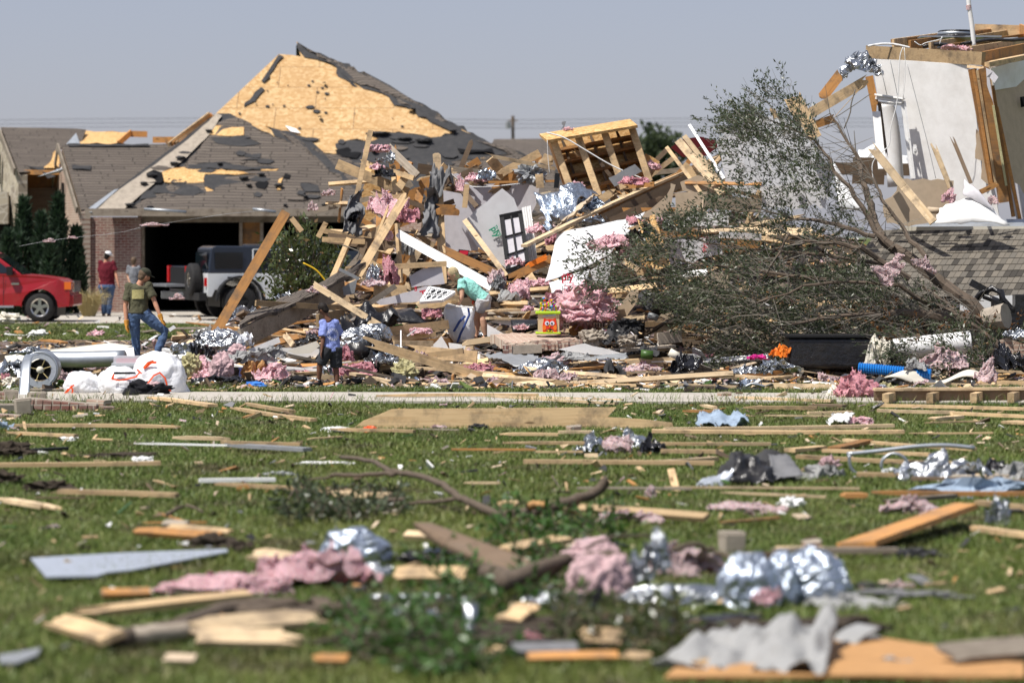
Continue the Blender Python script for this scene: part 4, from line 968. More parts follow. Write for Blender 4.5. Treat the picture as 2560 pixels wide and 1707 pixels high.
    def cl(name,vfs,mat,vx=vox):
        o=joined(vfs).build(name,mat,body,base);remesh(o,vx,3)
        if name in ('shirt','jeans','shorts'):
            for sc_,st_ in ((.11,.030),(.045,.012)): m_=o.modifiers.new('d','DISPLACE');tx=bpy.data.textures.new('folds','CLOUDS');tx.noise_scale=sc_;m_.texture=tx;m_.strength=st_;m_.mid_level=.45
        return o
    cl('shirt',[tor(.016)]+[arm(s,.017,sleeve) for s in 'lr']+[ellipsoid(V['s'+s],(.074*S,)*3) for s in 'lr'],shirt)
    cl('shorts' if pleg<1 else 'jeans',[loft([wa.lerp(pel,.55),pel,pel+(pel - wa)*.5],[(.158*S*T[0],.118*S*T[1]),(.172*S*T[0],.128*S*T[1]),(.13*S*T[0],.10*S)],sh,16)]+[leg(s,.014 if pleg >= 1 else .026,pleg) for s in 'lr'],pants)
    for s in 'lr':
        td=V['t'+s]- V['a'+s];td.z=0;td.normalize();a=V['a'+s]
        cl('shoe',[loft([a - td*.07*S - Vector((0,0,.045*S)),a+td*.05*S - Vector((0,0,.045*S)),a+td*.19*S - Vector((0,0,.055*S))],[(.040*S,.036*S),(.048*S,.036*S),(.036*S,.022*S)],td.cross(Vector((0,0,1)))),loft([a+Vector((0,0,.03*S)),a - Vector((0,0,.05*S))],[(.042*S,)*2]*2)],shoe,.007)
        if sock: cl('sock',[loft([a+Vector((0,0,.09*S)),a],[(.040*S,)*2]*2)],sock,.007)
    if gloves:
        for s in 'lr': d=(V['h'+s]- V['e'+s]).normalized();cl('glove',hand(s,.007)+[loft([V['h'+s]- d*.07,V['h'+s]+d*.02],[(.046,)*2,(.036,)*2])],gloves,.007)
    if hair:
        cl('hair',[ellipsoid(H+up*.028*S - hd*.018*S,(.086*S,.098*S,.104*S),rot),ellipsoid(H - hd*.045*S - up*.03*S,(.074*S,.055*S,.075*S),rot)],hair,.008)
    if cap:
        cl('cap',[ellipsoid(H+up*.055*S - hd*.005,(.090*S,.106*S,.078*S),rot),loft([H+up*.045*S+hd*.05*S,H+up*.04*S+hd*.17*S],[(.072*S,.012*S),(.055*S,.008*S)],sd)],cap,.007)
    if face:
        q=MB();[q.add(*ellipsoid(H+hd*.088*S+sd*s*.032*S+up*.02*S,(.016*S,.010*S,.011*S),rot)) for s in (-1,1)];q.build('glasses' if face=='glasses' else 'eyes','trim_black',body,base)
        q=MB();q.add(*ellipsoid(H+hd*.083*S - up*.058*S,(.024*S,.008*S,.006*S),rot));q.build('mouth','owl_red' if 0 else 'boot_brown',body,base)
    return body,V,base,(cs,pel,sh,S)
olive,OV,OB,OT=figure('O',53.0,dict(head=(1212,232,.02),neck=(1172,300),sl=(1085,322),sr=(1245,318),el=(1052,490,-.03),er=(1298,452,-.05),hl=(1062,640,-.08),hr=(1352,590,-.12),pel=(1163,560),kl=(1140,745,.05),kr=(1385,700,.05),al=(1150,915,.05),ar=(1322,880,.0),tl=(1160,935,.25),tr=(1372,905,.15)),
    (.72,.5,-.35),'man in an olive t-shirt, cap, jeans and work gloves stepping over the debris','skin_tan','shirt_olive','denim',.72,1,'hair_brown','cap_olive','trim_black','leather_glove',1.0,face='eyes')
boy,BV,BB,BT=figure('D',46.75,dict(head=(697,515,.0),neck=(733,595),sl=(697,632,-.02),sr=(800,628,.05),el=(697,765,-.08),er=(838,740,.16),hl=(684,865,-.12),hr=(800,850,.18),pel=(772,850),kl=(668,985,-.02),kr=(805,1015,.04),al=(664,1118,.0),ar=(817,1165,.0),tl=(600,1150,-.05),tr=(822,1190,.2)),
    (-.62,.45,-.55),'small boy in a blue t-shirt and dark shorts walking beside the wreckage','skin_dark','shirt_blue','shorts_gray',.85,.92,'hair_dark',None,'trim_black',None,.78,.008,'paint_white',(.98,.85),face='eyes')
lady,LV,LB,LT=figure('D',52.3,dict(head=(1790,222,-.04),neck=(1842,268),sl=(1862,290,-.14),sr=(1895,278,.16),el=(1862,400,-.22),er=(1925,400,.15),hl=(1835,470,-.25),hr=(1965,462,.02),pel=(2048,435),kl=(1988,605,.05),kr=(2040,610,-.05),al=(1985,745,.05),ar=(2062,745,-.05),tl=(1950,765,-.1),tr=(2020,770,-.1)),
    (-.80,-.15,-.60),'blonde woman in a teal t-shirt and pale shorts bending to fill a white bag','skin','shirt_teal','shorts_light',.55,.55,'hair_blond',None,'trim_black',None,.95,.009,None,(.95,1.0),face='glasses')
maroon,MV,MBs,MT=figure('A',88.0,dict(head=(905,1140,0),neck=(893,1178),sl=(845,1198),sr=(950,1205),el=(838,1300),er=(972,1290,-.05),hl=(850,1385,-.1),hr=(990,1370,-.15),pel=(897,1405),kl=(873,1520),kr=(922,1520),al=(870,1630),ar=(912,1632),tl=(868,1642,.15),tr=(925,1645,.15)),
    (.5,.8,-.1),'man in a maroon polo shirt, white cap and jeans standing by the brick wall','skin_tan','shirt_maroon','denim',.75,1,'hair_dark','paint_white','boot_brown',None,1.05,.014,None,(1.35,1.35))
gray,GV,GBs,GT_=figure('A',89.6,dict(head=(1124,1185,0),neck=(1126,1220),sl=(1082,1240),sr=(1162,1240),el=(1075,1310),er=(1175,1310),hl=(1090,1370,-.1),hr=(1180,1375),pel=(1122,1400),kl=(1105,1520),kr=(1140,1520),al=(1105,1615),ar=(1140,1615),tl=(1105,1625,.15),tr=(1145,1625,.15)),
    (.2,.9,0),'person in a grey t-shirt with tied hair, mostly hidden behind the man in olive','skin','shirt_gray','shorts_light',.7,.8,'hair_brown',None,'trim_black',None,.95,.014)
# prints on the shirts, belts, wrist band
def print_on(V,T,body,base,cu,w_,h_,mat,y=.118,name='shirt_print',tilt=0):
    cs,pel,sh,S=T;ax=(pel - cs).normalized();c=cs.lerp(pel,cu);vs=[];fs=[]
    nrm=sh.cross(ax);nrm=nrm if nrm.y<0 else -nrm
    hw=(V['sr']- V['sl']).length/2*.98
    for j in range(7):
        for i in range(9):
            a=(i/8 - .5)*w_;d=(j/6 - .5)*h_;k=math.sqrt(max(0.05,1 - (a/(hw+.02)) ** 2));vs.append(c+sh*a+ax*d+nrm*(y*S*k+.020))
    for j in range(6):
        for i in range(8): q=j*9+i;fs.append((q,q+1,q+10,q+9))
    return mk(name,vs,fs,mat,body,base,True)
print_on(OV,OT,olive,OB,.28,.20,.15,'ink_yellow')
q=MB();cs,pel,sh,S=OT;q.add(*loft([cs.lerp(pel,.93),cs.lerp(pel,.97)],[(.176,.133)]*2,sh,20));q.build('belt','trim_black',olive,OB)
def ring_print(V,T,body,base,cu,r0,r1,mat,y,off=0,a0=0,a1=2*pi,n=32):
    cs,pel,sh,S=T;ax=(pel - cs).normalized();c=cs.lerp(pel,cu);nrm=sh.cross(ax);nrm=nrm if nrm.y<0 else -nrm;vs=[];fs=[];hw=(V['sr']- V['sl']).length/2
    for i in range(n+1):
        an=a0+(a1 - a0)*i/n
        for r in (r0,r1): x=r*cos(an)+off;z=r*sin(an);k=math.sqrt(max(.05,1 - (x/(hw+.03)) ** 2));vs.append(c+sh*x+ax*z+nrm*(y*S*k+.021))
    fs=[(i*2,i*2+1,i*2+3,i*2+2) for i in range(n)];return mk('shirt_print',vs,fs,mat,body,base,True)
ring_print(BV,BT,boy,BB,.45,.088,.093,'ink_white',.105,.01);ring_print(BV,BT,boy,BB,.45,.058,.062,'ink_white',.105,.01)
for k in range(14): ring_print(BV,BT,boy,BB,.45,.068,.083,'ink_white',.105,.01,k*2*pi/14,k*2*pi/14+.26,3)
for k,(a,b) in enumerate(((-.045,-.03),(-.022,-.005),(.003,.018),(.026,.045))):
    cs,pel,sh,S=BT;ax=(pel - cs).normalized();c=cs.lerp(pel,.45);vs=[c+sh*(x+.01)+ax*z+Vector((0,-1,0))*(.105*S+.022) for x,z in ((a,-.022),(b,-.022),(b,.022),(a,.022))];mk('shirt_print',vs,[(0,1,2,3)],'ink_navy',boy,BB)
q=MB();d=(LV['hr']- LV['er']).normalized();q.add(*loft([LV['hr']- d*.03,LV['hr']+d*.01],[(.034,.034)]*2));q.build('wrist_band','owl_red',lady,LB)
# ================================================================ standing ruin at the right
def sl(name,k,pts,Y,th,mat,label=None,cat=None,jag=0,group=None,what=None):
    P=[WZ(k,p[0],p[1],p[2] if len(p)>2 else Y) for p in pts];c=sum(P,Vector())/len(P)
    o=slab(name,P,th,mat,None,c,jag,seg=.12)
    if label: tag(o,label,cat,group)
    elif what: auto(o,what,cat,group,c)
    return o
ruin=root('ruined_house',W(2350,640,56.5),'remaining upper corner of a wrecked house, white wall, door opening, ceiling beam and open joists','house');RO=ruin.location
RPL=plane_of([WZ('F',1100,500,58.1),WZ('F',1882,545,56.5),WZ('F',2150,1880,56.5)])
def rp_(name,k,pts,Y,th,mat,jag=0,par=None):
    return slab(name,[onplane(*uv_(k,p[0],p[1]),RPL) if name=='wall' else WZ(k,p[0],p[1],p[2] if len(p)>2 else Y) for p in pts],th,mat,par or ruin,RO,jag,seg=.12)
rp_('wall','F',[(1330,836,57.6),(1350,508,57.6),(1882,545,56.5),(1930,800,56.5),(1960,1090,56.5),(2040,1330,56.5),(2110,1640,56.5),(2150,1880,56.5),(1425,1880,57.4),(1402,1500,57.5)],57,.013,'drywall')
rp_('wall','F',[(1100,500,58),(1352,508,57.6),(1332,836,57.6),(1120,800,58),(1095,640,58)],58,.013,'drywall')
rp_('plaster_core','F',[(1950,1085,56.52),(1990,1120,56.52),(2100,1560,56.52),(2060,1560,56.52),(1990,1500,56.52),(1998,1350,56.52),(1940,1330,56.52)],56.5,.02,'drywall_tan',.02)
q=MB();q.beam(WZ('F',1112,812,57.8),WZ('F',1332,846,57.4),.10,.05,Vector((0,-1,0)));q.beam(WZ('F',1104,795,57.75),WZ('F',1342,830,57.35),.03,.07,Vector((0,-1,0)));q.beam(WZ('F',1118,860,57.85),WZ('F',1330,880,57.5),.04,.03,Vector((0,-1,0)));q.beam(WZ('F',1332,850,57.45),WZ('F',1418,1500,57.35),.085,.03,Vector((0,-1,0)));q.beam(WZ('F',1348,850,57.4),WZ('F',1432,1500,57.3),.03,.04,Vector((0,-1,0)))
q.build('door_casing','paint_white',ruin,RO)
q=MB();q.beam(WZ('F',1440,1258,57.3),WZ('F',1422,1258,57.3),.16,.012,Vector((0,-1,0)));q.box(WZ('F',1433,1258,57.26),(.07,.015,.115));sw_=q.build('light_switch','paint_white',ruin,RO)
q=MB();q.box(WZ('F',1433,1258,57.24),(.028,.02,.06));q.build('rocker','drywall',sw_,RO)
def bm_(name,k,a,b,Ya,Yb,size,mat,up=Vector((0,0,1)),par=None):
    q=MB();th,wd=DIM[size] if isinstance(size,int) else size;q.beam(WZ(k,*a,Ya),WZ(k,*b,Yb),th,wd,up);return q.build(name,mat,par or ruin,RO)
bm_('ceiling_beam','F',(1036,438),(2010,495),58.6,56.2,(.09,.235),'lumber')
for i,(a,b,ya,yb) in enumerate([((1250,372),(1640,318),58.5,63),((1390,385),(2066,285),58.2,64),((1560,398),(2200,295),57.8,64),((1720,415),(2350,325),57.3,63),((1900,435),(2350,365),56.8,61),((2010,480),(2420,395),56.3,60)]): bm_('joist','F',a,b,ya,yb,(.045,.19),'lumber_orange' if i % 2 else 'lumber')
bm_('rim_board','F',(1935,258),(2420,272),64,64,(.045,.26),'lumber');bm_('joist','F',(2320,245),(2420,290),64,61,(.045,.2),'lumber_orange');bm_('blocking','F',(1240,355),(2050,265),59,64,(.04,.1),'lumber_orange')
bm_('top_plate','F',(2030,545),(2450,462),56.2,58,(.14,.09),'lumber');bm_('top_plate','F',(1890,560),(2030,570),56.5,56.2,(.12,.05),'lumber_pale')
bm_('stud','F',(1925,585),(2075,1540),56.3,56.3,(.045,.045),'lumber_orange',Vector((0,-1,0)))
for a,b,y,s,mt in (((1915,580),(2090,1560),56.45,(.14,.10),'lumber_orange'),((2010,575),(2180,1700),56.2,(.16,.20),'lumber_orange'),((1955,590),(2115,1560),56.15,(.04,.05),'lumber'),((2085,720),(2260,1820),56.3,(.05,.12),'lumber_orange'),((2120,900),(2320,1860),56.5,(.05,.09),'lumber_orange')): bm_('stud','F',a,b,y,y,s,mt,Vector((0,-1,0)))
bm_('insulation_strip','F',(2090,885),(2200,1560),56.1,56.1,(.04,.05),'yellow_foam',Vector((0,-1,0)))
rp_('side_wall','F',[(2060,570,57),(2450,470,59),(2450,1900,59),(2300,1860,57)],57,.02,'drywall_tan')
rp_('wallpaper','F',[(2070,575,56.9),(2450,475,58.9),(2450,700,58.9),(2100,760,56.9)],57,.01,'drywall')
rp_('window','F',[(2318,815),(2420,800),(2420,890),(2325,902)],57.8,.03,'dark_interior');rp_('torn_paper','F',[(2030,570,56.0),(2090,600,55.95),(2135,650,55.9),(2100,700,55.95),(2060,650,56),(2100,900,56),(2040,720,56)],56,.01,'drywall_lilac_shade',.015)
rp_('closet_door','G',[(2270,190),(2310,210),(2350,290),(2420,300),(2420,540),(2310,530),(2230,370)],56.8,.03,'drywall_lilac_shade')
# things on and around the ruin
def one(o,label,cat,group=None): return tag(o,label,cat,group)
def tubeo(name,k,pts,Y,r,mat,label,cat,n=8,smooth=True,group=None):
    P=[WZ(k,p[0],p[1],p[2] if len(p)>2 else Y) for p in pts]
    if len(P)>2:   # smooth the run
        Q=[]
        for i in range(len(P)- 1):
            p0,p1,p2,p3=P[max(0,i - 1)],P[i],P[i+1],P[min(len(P)- 1,i+2)]
            for s in range(4): t_=s/4;Q.append(.5*((2*p1)+(p2 - p0)*t_+(2*p0 - 5*p1+4*p2 - p3)*t_ ** 2+(3*p1 - p0 - 3*p2+p3)*t_ ** 3))
        P=Q+[P[-1]]
    q=MB();q.tube(P,r,n);return tag(q.build(name,mat,None,P[0].copy(),smooth),label,cat,group)
vp=tubeo('vent_pipe','F',[(1880,-40),(1890,60),(1912,210),(1932,402)],58,.042,'paint_white','tall white plastic vent pipe rising out of the open joists','pipe',12)
q=MB();q.tube([WZ('F',1884,45,58),WZ('F',1888,85,58)],.05,12);q.build('pipe_joint','insulation_dusty',vp,vp.location)
vcap=root('roof_vent',WZ('F',1780,320,60),'silver and black round roof vent sitting on the open joists left of the white pipe','vent');VO=vcap.location
q=MB();q.add(*loft([WZ('F',1780,300,60),WZ('F',1780,268,60)],[(.36,.36),(.34,.34)],n=24));q.build('collar','galvanised',vcap,VO,True)
q=MB();q.add(*loft([WZ('F',1778,312,60),WZ('F',1778,296,60)],[(.42,.42),(.38,.38)],n=24));q.add(*loft([WZ('F',1782,268,60),WZ('F',1782,258,60)],[(.35,.35),(.32,.32)],n=24));q.build('rubber_seal','black_plastic',vcap,VO,True)
q=MB();q.box(WZ('F',1800,318,60),(1.5,.8,.03));q.build('flange','galvanised',vcap,VO)
for i,(pts,r,m_,lab) in enumerate([([(1500,395),(1600,372),(1750,380),(1900,358),(2080,335),(2250,338),(2420,325)],.035,'black_plastic','black flexible duct lying across the ceiling joists'),([(1620,400),(1760,385),(1860,372),(2000,345),(2300,322)],.02,'duct_gray','grey cable bundle beside the black duct on the ceiling joists'),([(1040,388),(1150,370),(1250,372),(1340,390),(1390,402)],.02,'paint_white','white cable arching over the left end of the ceiling beam'),([(1335,398),(1310,470),(1300,620),(1285,850),(1230,1080),(1215,1220),(1110,1320),(1075,1400),(1090,1540)],.009,'paint_white','long white cable dangling in front of the doorway of the ruined wall'),([(1345,400),(1355,600),(1335,830)],.006,'paint_white','short white wire hanging over the door casing'),([(1225,500),(1280,760),(1290,830)],.006,'duct_gray','thin grey wire hanging across the white wall above the doorway'),([(1150,580),(1200,800)],.006,'duct_gray','thin grey wire at the left edge of the white wall'),([(1370,540),(1450,850),(1540,1200),(1610,1500)],.005,'duct_gray','thin dark string running down the middle of the white wall'),([(1430,350),(1480,380),(1530,360),(1650,330),(1660,310),(1640,372)],.008,'paint_white','tangled white wire loops on top of the ceiling joists'),([(935,750),(900,870),(890,950),(840,1080)],.012,'twig','dark cord hanging beneath the leaning rafter left of the ruin'),([(1060,790),(900,900),(770,985)],.008,'twig','straight cord stretched from the ruin to the leaning rafter'),([(1000,720),(880,850),(760,985),(690,1080)],.006,'lumber','second thin cord under the leaning rafter')]):
    tubeo('cable','F',pts,56.0 if i>2 else 58.0,r,m_,lab,'cable',5)
tubeo('column','F',[(1185,862),(1240,1120),(1275,1568)],59.5,.155,'paint_white','pale round porch column seen through the doorway of the ruin','column',16)
for a in ((('F',1785,408),(.28,.2,.09),'insulation','pink insulation tuft on the ceiling beam below the white pipe'),(('G',1715,320),(.13,.1,.26),'insulation','pink insulation hanging on the slanted stud in front of the white wall'),(('G',2085,350),(.10,.08,.14),'insulation_dusty','small pink insulation piece stuck behind the bent white panel'),(('G',1245,935),(.28,.15,.24),'insulation_dusty','pale pink insulation caught in the middle of the fallen tree'),(('G',1500,880),(.22,.12,.14),'insulation_dusty','pink insulation shred caught in the branches before the shingled slab'),(('F',390,1035),(.08,.08,.09),'insulation_dusty','tiny pink tuft high in the fallen tree by the broken stud'),(('F',205,1035),(.09,.06,.06),'insulation_dusty','tiny pink tuft in the top left twigs of the fallen tree')):
    Yq=49.0 if a[0][0]=='G' and a[0][1]<1600 else 55.3;tag(crumple('insulation_clump',WZ(*a[0],Yq),tuple(q_*.75 for q_ in a[1]),a[2],a[0][1],WZ(*a[0],Yq),random.uniform(-1,1)),a[3],'insulation','insulation clumps')
b=crumple('foil_wrap',WZ('F',1010,560,57.2),(.34,.25,.22),'foil',3,WZ('F',1010,560,57.2),.3);tag(b,'crumpled silver foil flapping at the left end of the ceiling beam','foil')
tag(sheet('foil_shred',[WZ('F',820,690,57.2),WZ('F',860,640,57.2),WZ('F',960,540,57.2),WZ('F',805,560,57.2)],'foil',.004,8,6,rough=.08,jag=.03,org=WZ('F',860,600,57.2)),'thin translucent looking foil shred dangling left of the ceiling beam','foil')
L=lambda*a,**k: bz(*a,**k)
L('F',545,960,1050,665,55.5,57.5,8,'c','lumber',2,label='long rafter leaning from the treetop up to the foil at the ceiling beam')
L('F',650,830,815,615,56.5,57,8,'c','lumber_orange',3,label='shorter orange rafter leaning steeply just above the long one')
L('F',560,1060,770,990,55.8,56.2,6,'c','lumber_orange',2,label='orange board stub in the treetop under the leaning rafters')
L('F',400,800,585,1170,55.5,55.3,(.03,.30),'c','lumber',1,label='wide broken plank standing up out of the fallen tree')
L('F',1050,640,1110,940,57.8,57.8,6,'c','lumber_orange',2,label='orange stud hanging at the left edge of the white wall')
L('F',1135,860,1195,1330,57.7,57.4,3,'c','lumber_old_shaded',2,label='dark trimmer stud at the left side of the doorway')
L('F',1110,940,1160,1420,57.2,56.8,6,'c','drywall',0,label='pale strip of trim left of the doorway')
L('F',1050,1210,1340,1568,55.2,54.7,6,'c','lumber_pale',1,label='upper half of the pale stud propped in front of the doorway');L('G',1340,225,1590,525,54.7,54.3,6,'c','lumber_pale',0,label='lower half of the pale stud reaching down to the shingled slab')
L('F',1580,1195,1740,1600,55.6,55.4,4,'c','lumber_pale',3,label='pale knotty stud leaning on the middle of the white wall');L('F',1735,1125,1905,1540,55.6,55.3,3,'c','lumber_old_shaded',1,label='dark narrow stud leaning on the white wall right of the pale one')
L('G',1985,270,2140,195,55.4,55.6,4,'c','lumber_orange',2,label='short orange board crossing the bottom of the white wall')
L('F',225,900,285,1010,54.5,54.5,4,'c','lumber',3,label='small broken stud end poking from the tree top left');L('F',25,950,60,1050,54.5,54.5,4,'c','lumber_pale',3,label='small broken stud end at the far left of the tree top')
sl('drywall_sheet','G',[(1300,160),(1760,175),(1740,390),(1640,420),(1600,510),(1380,560),(1180,480),(1170,340),(1280,260)],55.7,.02,'drywall_tan','torn tan plasterboard sheet standing below the doorway','plasterboard',.03)
sl('drywall_sheet','G',[(1170,350),(1300,265),(1395,390),(1390,520),(1330,555),(1200,530)],55.2,.02,'drywall_tan','rounded tan plasterboard fragment leaning left of the pale stud','plasterboard',.03)
tubeo('cardboard_roll','G',[(1540,420),(1670,430)],55.0,.055,'drywall_tan','short tan rolled tube at the foot of the torn plasterboard','tube',12)
tag(sheet('wall_panel',[WZ('G',1610,520,54.6),WZ('G',2230,530,54.6),WZ('G',1975,290,55),WZ('G',1640,400,54.9)],'drywall',.012,12,8,.05,.05,.02,org=WZ('G',1900,450,54.8)),'curved white wall panel bent over the top of the shingled slab','panel')
tag(sheet('wall_panel',[WZ('G',1840,290,54.9),WZ('G',2110,420,54.7),WZ('G',1975,270,54.9),WZ('G',1850,165,55.1)],'drywall_lilac_shade',.012,8,6,.1,.02,.01,org=WZ('G',1900,300,54.9)),'smaller lilac grey panel curling up against the white wall','panel')
tag(sheet('patio_cover',[WZ('F',940,1400,62),WZ('F',1385,1400,62),WZ('F',1385,1290,63),WZ('F',960,1260,63)],'paint_white',.02,14,6,.25,.08,0,org=WZ('F',1150,1340,62)),'crumpled white canopy cover lying behind the doorway of the ruin','canopy')
L('F',760,1415,1390,1425,61.5,61.5,10,'c','lumber_old_shaded',0,label='dark beam under the crumpled white canopy');L('F',910,1430,1180,1440,60,60,(.03,.5),'c','lumber_old_shaded',0,label='brown panel below the canopy beam left of the doorway')
L('F',930,1500,1125,1215,60.5,60.5,3,'c','paint_white',0,label='white brace slanting left of the porch column')
sl('sheathing_panel','C',[(1985,350),(2070,240),(2180,262),(2230,205),(2420,240),(2560,200),(2700,270),(2790,430),(2950,600),(2900,900),(2350,880),(2060,740),(2030,500)],55.8,.015,'house_wrap','large white sheathing panel standing behind the fallen tree','panel',.07)
sl('sheathing_panel','F',[(0,1100),(120,990),(340,985),(480,1060),(620,1250),(560,1500),(300,1560),(0,1560)],55.2,.015,'house_wrap','bright white sheathing panel seen through the upper twigs of the fallen tree','panel',.02)
tag(sheet('corrugated_sheet',[WZ('F',800,1740,54.5),WZ('F',1000,1770,54.5),WZ('F',880,1560,55),WZ('F',750,1350,55)],'paint_white',.02,10,4,.02,0,org=WZ('F',850,1600,54.7)),'ribbed white strip standing behind the tree stems','panel')
# shingled roof slab lying in front of the ruin
rs=root('roof_slab',W(2330,745,52.5),'broken shingled roof section lying at a slope in front of the ruined wall','roof section');RS=rs.location
c=[W(2080,748,52.5),W(2640,742,52.3),W(2640,572,56),W(2190,580,56)]
sheet('shingles',c,'shingles_near',.03,26,12,0,.012,0,rs,RS,smooth=False,curl=lambda s,t_: .05*((t_*12+.001)% 1)*0)
q=MB();NR=11
for j in range(NR):
    t0=j/NR;a=c[0].lerp(c[3],t0);b=c[1].lerp(c[2],t0);n=(c[1]- c[0]).cross(c[3]- c[0]).normalized();n=n if n.z>0 else -n;K=34;dn=(c[0]- c[3]).normalized()
    for i in range(K):
        x0,x1=(i+(j % 2)*.5)/K,(i+.94+(j % 2)*.5)/K;w0=random.uniform(-.012,.012)
        p=[a.lerp(b,x0)+n*.028+dn*w0,a.lerp(b,x1)+n*.028+dn*w0,a.lerp(b,x1)- dn*.42+n*.012,a.lerp(b,x0)- dn*.42+n*.012];p2=[v_ - n*.012 for v_ in p]
        q.add(p+p2,[(0,1,2,3),(7,6,5,4),(0,4,5,1),(1,5,6,2),(3,7,4,0)],[(i*.3+random.random()*9,j*.14+random.random()*9)]*8)
q.build('shingle_course','shingles_near',rs,RS)
q=MB();q.beam(W(2265,578,56.1),W(2640,568,56.1),.3,.03,Vector((0,-.6,.8)));q.beam(W(2275,560,56.3),W(2640,556,56.3),.12,.05,Vector((0,-.9,.4)));q.build('ridge_flashing','galvanised',rs,RS,False)
q=MB();q.beam(W(2250,572,56.0),W(2640,570,56.0),.04,.07,Vector((0,0,1)));q.build('tan_trim','foam_cream',rs,RS)
q=MB();q.beam(W(2400,762,52.3),W(2640,755,52.3),.03,.26,Vector((0,0,1)));q.build('fascia','paint_white',rs,RS)
# exercise machine and dark things in the corner
em=root('exercise_machine',W(2500,790,51),'black exercise machine frame with a curved bar lying at the right edge','exercise machine');EO=em.location
q=MB();q.beam(WZ('G',1900,1025,51),WZ('G',2060,1110,51),.06,.11);q.build('foot_bar','black_plastic',em,EO)
q=MB();q.tube([WZ('G',1920,1210,51),WZ('G',1990,1120,51),WZ('G',2080,1075,51),WZ('G',2160,1110,51),WZ('G',2170,1170,51),WZ('G',2240,1250,51),WZ('G',2350,1330,51)],.055,10);q.tube([WZ('G',2010,1140,51),WZ('G',2120,1180,51),WZ('G',2180,1240,51)],.05,8);q.build('curved_frame','black_plastic',em,EO,True)
q=MB();q.tube([WZ('G',2130,1180,50.95),WZ('G',2130,1280,50.95)],.11,12);q.box(WZ('G',2330,1260,51),(.25,.3,.5));q.box(WZ('G',2300,1430,51),(.9,.5,.55));q.build('drive_housing','black_plastic',em,EO)
# black bin, white mattress, blue hose, brick chunk
bo=root('black_container',W(2145,920,48.6),'large glossy black container lying under the fallen tree','container');BO=bo.location
a=WZ('H',375,750,48.2);b=WZ('H',1260,480,48.2);q=MB();q.box(((a.x+b.x)/2,48.7,(a.z+b.z)/2),(b.x - a.x,.9,b.z - a.z));o=q.build('shell','black_plastic',bo,BO);bv=o.modifiers.new('b','BEVEL');bv.width=.07;bv.segments=4
q=MB();q.box(((a.x+b.x)/2,48.7,b.z+.01),(b.x - a.x+.04,.96,.03));q.build('rim','trim_black',bo,BO)
mt_=tubeo('mattress','H',[(1130,600),(1500,560),(1800,530),(1900,520)],49.0,.17,'paint_white','rolled white mattress lying beside the black container under the twigs','mattress',16)
tag(crumple('crumpled_plastic',WZ('H',1140,640,48.1),(.22,.2,.3),'foam_cream',5,WZ('H',1140,640,48.1)),'crumpled off-white plastic sheet over the end of the mattress','plastic sheet')
hp=[];q=MB()
P0,P1=WZ('H',960,735,47.4),WZ('H',1570,790,47.2)
pp=[P0.lerp(P1,i/60) for i in range(61)];q.tube(pp,[.085 if i % 2 else .070 for i in range(61)],12);tag(q.build('corrugated_hose','blue_plastic',None,P0.copy(),False),'bright blue corrugated drain hose lying in front of the white mattress','hose')
sl('brick_slab','H',[(2110,520),(2200,485),(2420,560),(2420,640),(2270,660)],49.2,.12,'brick_tan','slab of tan bricks tilted at the right edge above the crumpled foil','brick chunk')
for i,a in enumerate([(('H',2190,690,47.8),(.24,.2,.28),'bin_liner','crumpled dark shiny plastic bag at the right edge beneath the brick slab','bag'),(('H',2300,470,49),(.22,.1,.12),'foil','foil duct end sticking up above the brick slab at the right edge','foil'),(('H',255,750,47.1),(.27,.2,.14),'foil','silver foil lump at the lower left of the black container','foil'),(('H',50,765,47.3),(.13,.1,.07),'foil','small flat foil scrap left of the silver lump by the black container','foil'),(('H',1640,680,47.9),(.32,.2,.20),'insulation_dusty','beige insulation wad on the rubbish under the leaning twigs','insulation'),(('H',2050,790,47.0),(.16,.12,.22),'insulation_dusty','upright dusty pink insulation tuft near the right edge','insulation'),(('H',300,610,48.3),(.15,.1,.13),'owl_orange','torn yellow orange cloth left of the black container','cloth'),(('H',110,650,48.3),(.13,.1,.07),'magenta','bright multicoloured cloth at the foot of the fallen tree','cloth'),(('H',1440,730,47.2),(.16,.12,.10),'cloth_gray','grey net wadded over the end of the blue hose','net')]):
    p=WZ(*a[0]);g=Hm(p.x,p.y);p.z=max(p.z,g+a[1][2]*.5);tag(crumple(a[4].replace(' ','_') if a[4] != 'foil' else 'foil_wrap',p,a[1],a[2],i+31,p.copy()),a[3],a[4])

# ================================================================ centre of the wreckage
# open wooden box frame (a torn off dormer or truss box)
bf=root('timber_box_frame',WZ('C',1050,740,57),'tilted open box of studs and strand board standing on top of the wreckage','frame');BF=bf.location
tl,tr_,br_,bl_=WZ('C',600,335,57),WZ('C',1290,225,57),WZ('C',1440,680,56.8),WZ('C',790,860,56.8);bk=Vector((-.06,.55,.05))
q=MB();
slab('back_panel',[p+bk for p in (tl,tr_,br_,bl_)],.03,'osb',bf,BF)
slab('side_panel',[tl,tl+bk,bl_+bk,bl_],.03,'lumber_orange',bf,BF);slab('side_panel',[tr_,tr_+bk,br_+bk,br_],.03,'lumber_orange',bf,BF)
slab('top_panel',[WZ('C',498,285,57.0),WZ('C',562,338,56.75),WZ('C',1322,212,56.75),WZ('C',1258,160,57.4)],.05,'osb',bf,BF)
for f0 in (0.02,.32,.64,.975):
    a=tl.lerp(tr_,f0);b=bl_.lerp(br_,f0);q=MB();q.beam(a,b,.12,.05,Vector((-.3,-1,0)));q.build('stud','lumber',bf,BF)
for f0 in (.22,.42,.66,.9):
    a=tl.lerp(bl_,f0)+bk*.75;b=tr_.lerp(br_,f0)+bk*.75;q=MB();q.beam(a,b,.2,.05,Vector((0,.3,1)));q.build('shelf_rail','lumber_orange',bf,BF)
